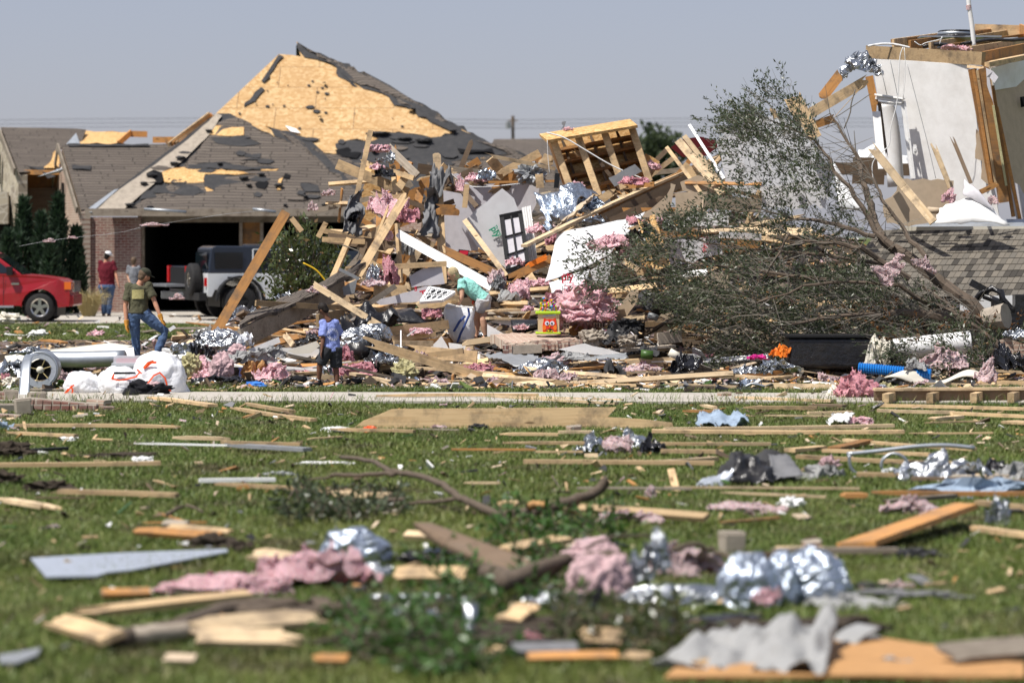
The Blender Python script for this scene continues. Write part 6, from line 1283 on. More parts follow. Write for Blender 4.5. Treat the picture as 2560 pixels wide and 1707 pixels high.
# insulation, foil and soft heaps: picture point, depth, radii, material, label
def bl(k,x,y,Y,r,mat,label,cat='insulation',nm=None,amp=.6,f=2.3,sub=4,seed=None,rot=0,lift=.35):
    if Y is None: p=hz(k,x,y);p.z+=r[2]*lift
    else: p=WZ(k,x,y,Y)
    fo=mat in ('foil','foil_blue','bin_liner','galvanised')
    SM_=mat in ('foil','foil_blue','bin_liner','cloth_gray','bag_white','cloth_blue') and max(r)>.1 and sub<5 or mat.startswith('insul') and sub<5
    if mat.startswith('insul') and 'big' not in label: r=tuple(q*.85 for q in r)
    o=crumple(nm or {'foil': 'foil_wrap'}.get(cat,cat.replace(' ','_')),p,r,mat,(x*7+y)% 97,p.copy(),rot if abs(rot)<1 else 0) if SM_ else blob(nm or {'insulation': 'insulation_clump','foil': 'foil_wrap'}.get(cat,cat.replace(' ','_')),p,r,mat,(x*7+y)% 97 if seed is None else seed,amp,f,sub,org=p.copy(),rot=rot,ridged=fo,smooth=not fo and sub>4,flat=Y is None)
    return tag(o,label,cat,'insulation clumps' if cat=='insulation' else None)
for a in [
('B',1150,245,56.3,(.27,.16,.12),'insulation','pink insulation puff at the top left peak of the wreckage'),('B',1150,395,56,(.12,.1,.09),'insulation','small pink puff under the top left peak'),('B',1240,740,55.6,(.34,.22,.38),'insulation','large pink insulation mass hanging left of the long diagonal boards',"insulation",None,.8),
('B',1400,820,55.3,(.2,.15,.18),'insulation_deep','darker pink insulation right of the diagonal boards'),('B',1975,495,56.5,(.22,.14,.12),'insulation','pink insulation puff on top of the pale wall'),('B',1850,560,55.8,(.10,.08,.18),'insulation','pink insulation hanging beside the grey felt bunch'),('B',745,615,57,(.14,.06,.10),'insulation_dusty','pink shred blown in the air before the garage roof, upper one'),('B',610,735,57,(.1,.05,.12),'insulation_dusty','pink shred before the garage roof, lower left one'),
('B',1260,1320,52.9,(.19,.15,.33),'insulation_deep','reddish pink insulation column under the horizontal board'),('B',1110,1380,52.6,(.2,.15,.1),'insulation_dusty','pink insulation at the foot of the diagonal boards'),('B',1240,980,54.2,(.1,.08,.14),'insulation','pink tuft beside the upright board left of the white beam'),
('C',290,1360,54.3,(.16,.12,.13),'insulation','pink tuft hanging by the glazed door'),('C',480,1090,55.2,(.18,.12,.12),'insulation','pink insulation at the left foot of the blue silver foil'),('C',1110,1210,53.1,(.38,.2,.22),'insulation','pink insulation spread across the right side of the large bent sheet'),('C',1300,1040,54.2,(.22,.15,.12),'insulation_deep','deep pink insulation at the pointed corner of the bent sheet'),('C',1500,1020,53.8,(.22,.15,.1),'insulation','pink insulation beside the small black bag'),('C',1245,1290,53.4,(.18,.12,.2),'insulation_deep','dark pink insulation under the black shredded plastic'),('C',1430,560,57,(.16,.1,.12),'insulation','pink insulation right of the open box frame'),('C',810,710,56.2,(.13,.1,.06),'insulation','pink scrap at the bottom of the open box frame'),('C',740,245,57,(.1,.06,.04),'insulation','small pink scrap on the top panel of the box frame'),('C',1280,690,55.6,(.25,.14,.09),'insulation_deep','pink wire tangle below the grey metal cover plate'),('C',610,1180,54.6,(.14,.12,.18),'insulation_deep','pink insulation behind the left edge of the bent sheet'),
('E',840,500,51.4,(.55,.4,.33),'insulation','big pile of pink insulation behind the toy cube','insulation',None,.45,2.6,5),('E',720,470,51.8,(.22,.2,.17),'insulation','pink insulation at the left of the big pile'),('E',900,580,51,(.42,.25,.13),'insulation','flat pink insulation in front of the big pile'),('E',340,370,52.8,(.2,.15,.26),'insulation','pink insulation heap right of the woman in teal'),('E',140,255,53,(.15,.12,.2),'insulation_dusty','dusty pink tuft just above the woman in teal'),('E',165,305,52.9,(.1,.1,.16),'felt_gray','grey wool lump beside the dusty pink tuft'),('E',500,295,53.2,(.25,.15,.12),'insulation','pink insulation left of the hanging printed sheet'),('E',240,420,52.4,(.2,.12,.12),'cloth_gray','grey twiggy clump on the boards right of the woman'),('E',345,665,51.2,(.13,.1,.07),'insulation','pink scrap in front of the black tray'),('E',395,510,52,(.12,.1,.07),'insulation','pink scrap above the black tray'),('E',640,940,48.9,(.25,.15,.12),'insulation_dusty','dusty pink insulation under the brick slab'),('E',780,920,48.9,(.25,.14,.09),'cloth_gray','grey woolly insulation under the white panel'),
('E',560,1080,47.4,(.28,.15,.17),'insulation_dusty','pink insulation at the front of the wreckage, beside a silver foil lump'),('E',130,1105,47.3,(.12,.08,.05),'insulation_dusty','small flat pink piece at the front middle'),('E',720,1085,47.2,(.15,.1,.08),'insulation_dusty','pale pink piece right of the silver foil lump'),
('D',1600,560,51.3,(.18,.14,.16),'insulation_deep','pink insulation left of the white bag'),('D',1510,705,50.7,(.2,.12,.10),'insulation','pink insulation inside the ladder of boards'),('D',900,900,48.5,(.11,.1,.17),'insulation_deep','reddish insulation beside the boy at the foil ducts'),('D',960,1030,48.2,(.38,.2,.18),'insulation_deep','deep pink insulation heap under the foil ducts'),('D',1500,930,49.2,(.13,.1,.17),'insulation_dusty','pink tuft in front of the lowest ladder board'),('D',270,1060,48,(.32,.22,.2),'insulation','pink insulation heap at the left of the boy'),('D',120,1050,48.2,(.18,.15,.25),'bare_wood','brown woolly heap left of the pink insulation heap'),('D',200,1150,47.4,(.1,.08,.08),'insulation','small pink ball in front of the pink heap'),('D',1660,1145,None,(.18,.1,.09),'insulation_dusty','pink shred on the front boards left of the grey rag'),('D',60,1150,47.6,(.12,.08,.05),'insulation_dusty','flat pink scrap at the front left heap'),('D',650,360,51.5,(.2,.14,.08),'insulation_dusty','pink fibres on top of the slanting roof edge'),
('O',1700,990,48.6,(.25,.16,.19),'insulation','pink insulation in the left heap below the silver bag'),('O',1720,1070,48.1,(.2,.14,.12),'insulation','pale pink insulation piece at the lower left heap'),('O',2260,1040,48.2,(.24,.16,.2),'insulation','pink insulation at the right side of the left heap'),('O',800,720,70,(.2,.14,.1),'insulation','pink insulation on the grass just behind the man in olive'),('O',1020,750,69,(.14,.1,.06),'insulation_dusty','smaller pink piece on the grass behind the man in olive'),('O',1490,415,60,(.14,.05,.08),'insulation_dusty','pink shred hanging in the air in front of the white vehicle'),('O',880,1000,50,(.3,.2,.09),'insulation_dusty','dusty pink insulation behind the white bin bags'),('O',60,1090,47.3,(.1,.08,.06),'insulation_deep','small red pink scrap left of the metal blower'),('O',530,1090,47.8,(.18,.12,.10),'insulation_dusty','dull pink scrap right of the metal blower'),('O',95,1130,47.2,(.13,.1,.09),'foam_cream','beige wad at the foot of the metal blower'),
('A',1290,880,60,(.28,.05,.05),'insulation_dusty','pink shreds caught on the line in front of the garage opening'),('A',415,1015,60,(.13,.04,.05),'insulation_dusty','pink shreds on the line in front of the cypresses'),('A',615,988,60,(.1,.04,.03),'insulation_dusty','small pale shred on the line next to the brick corner'),
('D',1385,1060,47.9,(.20,.14,.18),'yellow_foam','yellow insulation lump at the front of the wreckage right of the boy'),('D',1375,970,48.6,(.12,.1,.08),'yellow_foam','small yellow insulation above the bigger yellow lump'),('D',1100,1000,48.6,(.12,.1,.2),'felt','black tangle between the foil ducts and the yellow lump')]: bl(*a)
for a in [
('C',900,890,55.6,(.32,.3,.26),'foil_blue','rounded blue foil bundle right of the foil blanket','foil',None,.25,1.2,4),('C',940,1020,55.2,(.28,.25,.12),'foil_blue','white and blue patterned foil bag under the long pale beam','foil',None,.2,1.2,4),('C',420,1010,56.2,(.07,.1,.05),'foil','tiny foil scrap by the fluted casing','foil'),
('B',1260,330,56.2,(.07,.07,.17),'foil','thin foil strip at the top left peak','foil'),('B',1180,345,56.2,(.14,.1,.07),'foil','foil scrap under the pink puff of the top left peak','foil'),('B',1205,450,56,(.18,.12,.12),'bin_liner','black shiny scrap under the top left peak','plastic sheet'),('B',2075,470,56.4,(.15,.12,.14),'foil_blue','silver blue foil knob on top of the pale wall','foil'),('B',1130,1310,52.9,(.13,.12,.19),'foil','blue white foil beside the reddish insulation column','foil'),('B',1410,1080,55,(.13,.1,.22),'cloth_gray','grey wool hanging between the uprights','insulation'),
('C',420,620,57,(.25,.2,.2),'duct_gray','grey crumpled metal left of the open box frame','metal plate'),
('D',1000,790,49.0,(.34,.25,.24),'foil','large silver foil duct with a dark open end right of the boy','foil',None,.4,1.3,5,12),('D',1120,720,49.4,(.30,.22,.18),'foil','silver foil duct top piece above the dark open end','foil',None,.4,1.3,5,13),('D',1250,870,48.9,(.22,.2,.15),'foil_blue','blue silver foil piece right of the open foil duct','foil',None,.4,1.3,4,14),('D',1200,950,48.6,(.24,.2,.14),'foil','dirty foil piece at the bottom of the ducts','foil',None,.5,1.4,4,15),('D',1120,850,48.9,(.12,.15,.22),'bin_liner','black strap wad in the middle of the foil ducts','plastic sheet'),
('D',740,1030,48,(.13,.1,.12),'foil','white foil scrap between the legs of the boy','foil'),('D',380,420,51.2,(.16,.12,.12),'foil','foil scrap at the foot of the magnolia bush','foil'),
('O',1860,810,48.9,(.42,.3,.24),'foil','crumpled silver foil bag on the left heap','foil',None,.45,1.4,5,8),('O',1950,770,49.1,(.40,.28,.20),'bag_white','white plastic bag over the crumpled silver foil bag','bag',None,.3,1.2,4,21),('O',2060,680,66,(.45,.3,.36),'foil','round silver foil bundle on the grass before the driveway','foil',None,.35,1.3,4),('O',1720,740,52,(.2,.15,.18),'cloth_gray','grey fabric box edge next to the leaning orange beam','cloth'),
('O',1990,860,48.4,(.16,.12,.11),'cloth_pink','pale pink plush cloth in the left heap','cloth',None,.25,1.4,4),('O',1860,1000,47.9,(.2,.15,.24),'cloth_pink','dusty pink puffy jacket standing in the left heap','cloth',None,.25,2.2,4),('O',1720,850,48.8,(.2,.15,.22),'bin_liner','black hairy scrap left of the silver foil bag','plastic sheet'),('O',2060,930,48.2,(.32,.2,.14),'cloth_gray','grey crosshatched fabric in the left heap','cloth'),('O',2280,890,48.6,(.3,.2,.14),'cloth_gray','light grey fabric box crushed behind the left heap','cloth'),('O',1600,970,48.2,(.14,.1,.16),'yellow_foam','pale yellow insulation at the left of the left heap','insulation'),('O',1850,1110,47.5,(.38,.2,.10),'bin_liner','black leafy sack at the foot of the left heap','bag'),('O',1590,860,49.2,(.25,.2,.14),'foil','foil shreds at the far left of the left heap','foil'),('O',1470,980,48.6,(.25,.15,.12),'cloth_gray','speckled pink and grey cloth behind the tallest bin bag','cloth'),
('O',260,890,49.2,(.3,.2,.09),'foil','flat foil on top of the metal blower','foil'),('O',130,1030,47.7,(.2,.2,.22),'foil','crumpled foil on the left side of the metal blower','foil'),('O',600,1030,48.6,(.2,.15,.08),'bin_liner','black flattened scrap behind the smallest bin bag','plastic sheet'),('O',60,590,74,(.35,.2,.12),'foam_cream','pale rubble heap on the grass below the red pickup','rubble'),('O',320,720,70,(.2,.15,.08),'drywall','white scrap on the grass near the looped hose','plasterboard'),
('E',510,1010,47.8,(.34,.2,.14),'foil','silver foil lump at the front middle of the wreckage','foil',None,.4,1.4,4),('E',1340,690,51,(.01,.01,.01),'foil','speck','foil'),('E',1240,780,49.9,(.17,.14,.10),'stone','rounded grey stone right of the brick slab','stone'),('E',950,760,50.2,(.22,.15,.15),'stone','rough stone block in front of the game board','stone'),('E',1250,640,51,(.22,.15,.09),'felt','dark mound beneath the tan slab','felt'),('E',1740,990,47.9,(.24,.16,.18),'bin_liner','black and silver torn bag at the foot of the fallen tree','bag'),('E',2220,1030,47.2,(.2,.14,.08),'foil','grey foil wad at the front below the fallen tree','foil'),('E',1360,1010,47.6,(.26,.14,.07),'insulation_dusty','dusty red wad at the front middle right','insulation'),('E',1880,1140,None,(.12,.1,.05),'drywall','white crumbs on the front boards','plasterboard'),('E',2270,1160,None,(.18,.12,.08),'foil_blue','blue silver bag on the front boards','bag'),
('H',950,1000,None,(.34,.25,.26),'insulation_deep','tall dark pink insulation heap in front of the path at the right','insulation',None,.7,2.3,5),('H',920,850,46,(.14,.1,.2),'insulation_deep','pink peak on top of the dark pink heap','insulation'),('H',1100,945,45,(.26,.2,.18),'foil','silver foil right of the dark pink heap','foil'),('H',1185,920,45.3,(.13,.1,.1),'yellow_foam','pale yellow tuft behind the silver foil at the right','insulation'),('H',780,985,None,(.13,.12,.12),'foam_cream','cream scrap at the left of the dark pink heap','plasterboard')]:
    if a[6] != 'speck': bl(*a)
drape('foil_blanket','C',[(545,1085,54.7),(690,1010,54.6),(975,765,55.6),(520,800,55.9)],0,'foil_blue','big crumpled blue silver foil blanket in front of the open box frame','foil',.22,2.2,.02,26,22,.02,71)
drape('foil_blanket','C',[(620,1080,54.5),(700,1000,54.5),(985,780,55.3),(860,880,54.7)],0,'drywall_tan','brown paper underside along the lower edge of the blue foil blanket','paper',.06,3,.01,14,8,.02,72)
# foil duct mouths
for (k,x,y,Y,r,lab) in (('D',980,870,48.65,.17,'dark open mouth ring of the large foil duct'),):
    q=MB();q.add(*loft([WZ(k,x,y,Y),WZ(k,x+60,y - 30,Y+.4)],[(r,r*.8)]*2,n=20));tag(q.build('duct_mouth','black_plastic',None,WZ(k,x,y,Y),True),lab,'duct')
tubeo('duct_strap','D',[(1040,700,48.9),(1100,740,48.8),(1110,840,48.7),(1050,950,48.7),(1010,980,48.7)],0,.02,'bin_liner','black strap curving over the silver foil ducts','strap',6)
tubeo('duct_strap','D',[(1160,700,49),(1180,800,48.8),(1230,900,48.6),(1310,900,48.6)],0,.012,'bin_liner','second thinner black strap over the foil ducts','strap',6)
tag(slab('corner_shelf',[WZ('B',1835,1085,55),WZ('B',1925,1095,55),WZ('B',1915,1140,55),WZ('B',1830,1130,55)],.05,'trim_black',None,WZ('B',1880,1110,55)),'small dark picture frame leaning on the lilac wall','picture frame')
slab('photo',[WZ('B',1845,1095,54.99),WZ('B',1918,1100,54.99),WZ('B',1910,1132,54.99),WZ('B',1840,1125,54.99)],.005,'ink_red',bpy.data.objects['corner_shelf'],WZ('B',1880,1110,55));bpy.data.objects['corner_shelf'].name='picture_frame'
# white carved grille
gr=root('decorative_grille',WZ('D',1650,400,51.6),'white framed black grille with a leaf pattern lying left of the bending woman','grille');GO=gr.location
g4=[WZ('D',1515,455,51.2),WZ('D',1700,440,51.2),WZ('D',1800,375,51.8),WZ('D',1590,335,51.9)]
slab('panel',g4,.03,'trim_black',gr,GO);q=MB()
for a,b in zip(g4,g4[1:]+g4[:1]): q.beam(a,b,.035,.05,Vector((0,-.6,.8)))
gp_=lambda s,t_: g4[0].lerp(g4[1],s).lerp(g4[3].lerp(g4[2],s),t_)+Vector((0,-.02,.015))
for i in range(4):
    for j in range(2):
        s,t_=.14+i*.24,.27+j*.46
        for dx,dy in ((-.1,-.2),(.1,.2),(.1,-.2),(-.1,.2),(0,.22),(0,-.22)): q.beam(gp_(s,t_),gp_(s+dx,t_+dy),.011,.02,Vector((0,-.6,.8)))
q.build('lattice','paint_white',gr,GO)
# toy cube with the owl and bead maze
tc=root('toy_activity_cube',WZ('E',575,715,50.6),'wooden toy activity cube with a red owl, lime edges and a bead maze','toy');TO=tc.location;s_=1/(FPX/50.6)
X=lambda x,y,d=0: WZ('E',x,y,50.6+d)
q=MB();a,b=X(487,708),X(665,555);q.box(((a.x+b.x)/2,50.6+.16,(a.z+b.z)/2),(b.x - a.x,.32,b.z - a.z));q.build('body','birch',tc,TO)
for y0,y1 in ((555,532),(722,706)):
    q=MB();a,b=X(466,y0),X(678,y1);q.box(((a.x+b.x)/2,50.76,(a.z+b.z)/2),(b.x - a.x,.38,b.z - a.z));o=q.build('top_panel' if y0<600 else 'base_panel','lime',tc,TO);bv=o.modifiers.new('b','BEVEL');bv.width=.012;bv.segments=2
ow=slab('owl',[X(x,y,-.012) for x,y in ((528,705),(525,655),(532,620),(536,588),(560,600),(585,596),(612,600),(634,586),(640,620),(646,655),(645,705),(620,705),(612,682),(586,674),(560,682),(553,705))],.012,'owl_red',tc,TO)
def disc(name,x,y,r,d,mat,par,org,n=18,sy=1): 
    c_=X(x,y,d);rr=r/3.357/(FPX/50.6);return slab(name,[c_+Vector((rr*cos(t_*2*pi/n),0,rr*sy*sin(t_*2*pi/n))) for t_ in range(n)],.004,mat,par,org)
for x in (563,606): disc('eye',x,631,19,-.018,'ink_white',tc,TO);disc('pupil',x+(2 if x<580 else -3),633,8,-.023,'trim_black',bpy.data.objects['owl'],TO)
slab('beak',[X(576,650,-.02),X(594,650,-.02),X(585,663,-.02)],.006,'yellow_bright',tc,TO)
for x in (540,630): disc('wing',x,668,15,-.016,'owl_orange',tc,TO,12,1.5)
for i,(x,y) in enumerate(((553,688),(618,688),(586,666))): pass
disc('cutout',586,700,24,-.015,'dark_interior',tc,TO,14,.9);q=MB();q.box(X(575,695,-.02),(.03,.02,.03));q.box(X(600,697,-.02),(.03,.02,.02));q.build('toy_block','yellow_bright',tc,TO)
slab('label_strip',[X(527,578,-.01),X(637,565,-.01),X(637,555,-.01),X(527,568,-.01)],.004,'foil_blue',tc,TO)
q=MB();mcol=['toy_blue','owl_red','yellow_bright','leaf_green','magenta','lime']
for i,(x0,x1,h_,d) in enumerate(((498,560,110,.1),(520,600,70,.2),(545,640,95,.05),(570,650,60,.25),(600,630,90,.15),(505,545,60,.28))):
    P=[X(x0+(x1 - x0)*t_/10,535 - h_*sin(pi*t_/10)+10*sin(t_*1.7+i),d) for t_ in range(11)];q.tube(P,.006,6,m=i % 6)
    for t_ in (2,3,6,7,8): beads=MB();beads.add(*ellipsoid(P[t_],(.02,.02,.02),None,8,6));beads.build('bead',mcol[(i+t_)% 6],tc,TO,True)
q.build('wire_maze',None,tc,TO,True,mats=['lime','toy_blue','owl_red','lime','toy_blue','yellow_bright'])
# black chair arm behind the toy cube
bs_=root('black_box',WZ('E',360,650,51.6),'black padded box open at the top behind the toy cube','box');sheet('side',[WZ('E',270,695,51.3),WZ('E',480,640,51.3),WZ('E',480,600,51.5),WZ('E',255,598,51.5)],'black_plastic',.12,10,5,.03,.01,0,bs_,bs_.location)
# brick slab under the toy and bricks
bsl=root('brick_slab',WZ('E',450,830,49.9),'large fallen slab of brickwork lying flat beneath the toy cube','brick chunk');BL=bsl.location
P=[WZ('E',215,800,49.8),WZ('E',835,760,50.2),WZ('E',700,700,51.4),WZ('E',80,750,51.2)]
P[2].z=P[1].z+.05;P[3].z=P[0].z+.12
sheet('brick_face',P,'brick_tan',.14,20,10,0,.02,.02,bsl,BL,smooth=False)
for i in range(22):
    t_=i/21;p=P[0].lerp(P[1],t_)- Vector((0,.03,.09));q=MB();q.box(p,(.085,.2+random.random()*.08,.10+random.random()*.05),Matrix.Rotation(random.uniform(-.1,.1),3,'Y'));q.build('brick','brick_tan' if i % 3 else 'brick_red',bsl,BL)
q=MB();q.box(WZ('E',370,850,49.75),(.55,.12,.13),Matrix.Rotation(-.05,3,'Y'));q.build('mortar_bed','stone',bsl,BL)
for k,x,y,Y,s,m_,lab in (('E',725,625,50.9,(.10,.06,.19),'brick_tan','perforated brick standing on end right of the toy cube'),('E',1003,647,51.1,(.19,.08,.075),'brick_tan','perforated brick lying below the big pink insulation pile')):
    br_o=root('brick',WZ(k,x,y,Y),lab,'brick');q=MB();q.box(br_o.location,s,Matrix.Rotation(.08,3,'Y'));q.build('clay_block',m_,br_o,br_o.location);q=MB()
    for i in range(3 if s[2]>.1 else 4):
        for j in range(2): q.box(br_o.location+Vector(((j - .5)*.045,-s[1]/2,(i - 1)*.055) if s[2]>.1 else ((i - 1.5)*.042,-s[1]/2,(j - .5)*.032)),(.022,.012,.025))
    q.build('core_holes','dark_interior',br_o,br_o.location)
# white tote bag of the bending woman
cW=WZ('D',1850,650,51.9);vs,fs=loft([cW+Vector((.05,0,-.28)),cW+Vector((.05,0,-.26)),cW+Vector((.03,0,-.12)),cW+Vector((-.01,0,.06)),cW+Vector((-.03,0,.20)),cW+Vector((-.02,0,.30))],[(.10,.10),(.17,.15),(.20,.17),(.225,.17),(.235,.13),(.22,.10)],n=40)
wb=mk('tote_bag',[v+(v - cW).normalized()*(noise.noise(v*6)*.07+noise.noise(v*17)*.025) for v in vs],fs,'bag_white',None,cW,True);tag(wb,'big white bag with navy trim held open by the bending woman','bag')
q=MB();q.tube([WZ('D',1915,500,51.65),WZ('D',1925,560,51.62),WZ('D',1880,660,51.6),WZ('D',1850,720,51.62),WZ('D',1825,790,51.68)],.018,6);q.tube([WZ('D',1890,570,51.65),WZ('D',1840,620,51.62),WZ('D',1795,700,51.66)],.02,6);q.build('trim','ink_navy',wb,WZ('D',1850,650,51.9))
q=MB();P=[WZ('D',1735,500,51.75),WZ('D',1820,490,51.6),WZ('D',1950,500,51.6),WZ('D',1960,520,52.0),WZ('D',1840,505,52.15),WZ('D',1735,500,51.75)];q.tube(P,.02,6);q.build('rim','drywall',wb,WZ('D',1850,650,51.9))
# filled white bin bags on the path
def binbag(x,y,Y,r,seed,label,extra):
    p=WZ('O',x,y,Y);o=blob('bin_bag',p,r,'bag_white',seed,.16,1.0,5,org=p.copy(),flat=True);tag(o,label,'bin bag','filled white bin bags on the path');extra(o,p);return o
def ribbon(par,org,pts,Y,r=.014):
    r *= .6
    q=MB();P=[WZ('O',px,py,Y+(d[0] if d else 0)) for px,py,*d in pts]
    for a,b in zip(P,P[1:]): q.beam(a,b+(b - a)*.1,r*2.6,r*.5,Vector((random.uniform(-.4,.4),-1,random.uniform(-.2,.4))))
    q.build('drawstring','orange_plastic',par,org)
b1=binbag(700,1170,45.2,(.31,.26,.26),4,'smallest tied white bin bag with an orange drawstring, left of the other bags',lambda o,p: (ribbon(o,p,[(520,1245),(570,1200),(600,1160),(620,1150)],44.95),ribbon(o,p,[(600,1160),(610,1200),(590,1250)],44.95),ribbon(o,p,[(575,1180),(540,1225)],44.9)))
b2=binbag(1010,1150,45.1,(.36,.28,.30),9,'open topped white bin bag with orange rim drawstring, middle of the three',lambda o,p: (ribbon(o,p,[(945,1105),(955,1060),(940,1095),(1000,1110),(1060,1100),(1140,1080),(1175,1040)],44.8),ribbon(o,p,[(1150,1020),(1185,1050)],44.85),slab('opening',[WZ('O',x_,y_,44.83) for x_,y_ in ((950,1040),(1130,1040),(1145,1055),(960,1060))],.02,'dark_interior',o,p)))
def ex3(o,p):
    ribbon(o,p,[(1205,1010),(1240,985),(1285,950),(1240,965),(1210,1000)],45.0,.02);ribbon(o,p,[(1230,1150),(1290,1070),(1340,1045),(1385,1090),(1410,1180),(1435,1200)],44.7,.014);ribbon(o,p,[(1270,960),(1310,960)],44.9,.02)
    sheet('side_flap',[WZ('O',1400,1265,44.95),WZ('O',1620,1220,45.3),WZ('O',1470,950,45.4),WZ('O',1370,960,45.1)],'bag_white',.01,8,8,.12,.04,0,o,p)
b3=binbag(1330,1100,45.3,(.42,.34,.42),15,'tallest white bin bag, torn open on one side with dark clothes spilling out',ex3)
tag(blob('black_clothes',WZ('O',1240,1215,44.75),(.34,.2,.16),'cloth_black',3,.45,1.8,5,org=WZ('O',1240,1215,44.75)),'black clothes spilling onto the path from the tallest bin bag','clothes');q=MB()
tag(blob('pink_cloth',WZ('O',1290,1145,44.7),(.10,.07,.05),'cloth_pink',8,.4,2,4,org=WZ('O',1290,1145,44.7)),'pale pink cloth on top of the spilled black clothes','clothes')
tubeo('rolled_black_cloth','O',[(1085,1240,44.8),(1100,1240,44.3)],0,.11,'cloth_black','end of a black rolled cloth between the middle and tallest bin bags','clothes',16)
pbx=root('plastic_box',WZ('O',1070,1010,45.9),'clear plastic storage box with a lid standing behind the bin bags','box');PB=pbx.location
m,t,b=newmat('clear_plastic',.25,0,.5);b.inputs['Base Color'].default_value=(.75,.77,.80,1);b.inputs['Alpha'].default_value=.55
q=MB();a,b_=WZ('O',952,1030,45.9),WZ('O',1190,965,45.9);q.box(((a.x+b_.x)/2,46.1,(a.z+b_.z)/2),(b_.x - a.x,.4,b_.z - a.z));q.build('tub','clear_plastic',pbx,PB)
q=MB();a,b_=WZ('O',945,990,45.9),WZ('O',1192,965,45.9);q.box(((a.x+b_.x)/2,46.1,(a.z+b_.z)/2),(b_.x - a.x+.03,.44,.04));q.box(WZ('O',1080,940,46.1),(.40,.3,.12));q.build('lid','clear_plastic',pbx,PB);q=MB();q.box(WZ('O',1070,945,46.1),(.3,.22,.06));q.build('contents','ink_red',pbx,PB)
# galvanised blower housing with its wheel
bw=root('furnace_blower',WZ('O',330,1140,46.6),'galvanised snail shaped furnace blower with a black fan wheel at the left','blower');BW=bw.location;cB=WZ('O',345,1020,46.4);r0=.24
vs=[];fs=[];K=36
for i in range(K+1):
    a=-.9+2*pi*i/K*.88;rr=r0+.055*i/K
    for yy in (-.14,.32): vs.append(cB+Vector((rr*cos(a),yy,rr*sin(a))))
    for yy in (-.14,.32): vs.append(cB+Vector(((rr - .012)*cos(a),yy,(rr - .012)*sin(a))))
for i in range(K): q_=i*4;fs+=[(q_,q_+1,q_+5,q_+4),(q_+2,q_+6,q_+7,q_+3),(q_,q_+4,q_+6,q_+2),(q_+1,q_+3,q_+7,q_+5)]
mk('scroll',vs,fs,'galvanised',bw,BW,True)
vs=[];fs=[]
for i in range(K):
    a=2*pi*i/K
    for rr in (.165,.262): vs.append(cB+Vector((rr*cos(a),-.13,rr*sin(a))))
fs=[(i*2,i*2+1,((i+1)% K)*2+1,((i+1)% K)*2) for i in range(K)];mk('front_plate',vs,fs,'metal_sheet',bw,BW)
q=MB()
for i in range(40):
    a=2*pi*i/40;q.beam(cB+Vector((.15*cos(a),-.11,.15*sin(a))),cB+Vector((.15*cos(a),.25,.15*sin(a))),.004,.025,Vector((-sin(a),0,cos(a))))
q.tube([cB+Vector((0,.24,0)),cB+Vector((0,.26,0))],.16,24);q.build('fan_wheel','black_plastic',bw,BW);q=MB();q.tube([cB+Vector((0,-.12,0)),cB+Vector((0,.12,0))],.052,16);q.build('motor','foam_cream',bw,BW,True)
q=MB()
for a in (.3,1.1,2.9,4.4,5.5): q.tube([cB+Vector((.04*cos(a),-.1,.04*sin(a))),cB+Vector((.17*cos(a),-.14,.17*sin(a)))],.007,5)
q.build('motor_bracket','straw',bw,BW)
tag(sheet('curved_metal_band',[WZ('O',150,1300,44.6),WZ('O',245,1290,44.6),WZ('O',330,890,45.9),WZ('O',270,880,46.1)],'galvanised',.008,4,24,org=WZ('O',200,1250,44.6),rough=0,curl=lambda s,t_: .30*sin(pi*min(1,t_*1.0)) ** 1.3*.9),'curved galvanised metal band standing on the bricks in front of the blower','metal strip')
du=tubeo('metal_duct','O',[(400,935,48.6),(700,935,48.4),(1040,925,48.2)],0,.125,'galvanised','long round galvanised duct with an orange band behind the bin bags','duct',20);q=MB();q.tube([WZ('O',458,937,48.6),WZ('O',492,937,48.55)],.128,20);q.build('band','orange_plastic',du,du.location)
sl('foam_board','O',[(40,905,52.5),(300,860,53.5),(930,795,56),(1115,820,55.5),(940,870,53),(760,905,51.8),(250,960,51.0),(50,950,51.2)],52,.05,'foam_cream','large cream board lying flat behind the blower and the duct','board',0)
sl('foam_board','O',[(780,870,51),(1120,830,53),(1130,910,50.8),(770,905,50.4)],51,.04,'drywall','white board lying flat left of the legs of the man in olive','board',0);sl('foam_board','O',[(1200,905,50),(1560,880,50.5),(1540,925,49.5),(1180,935,49.5)],50,.04,'drywall','white board lying flat right of the boots of the man in olive','board',0)
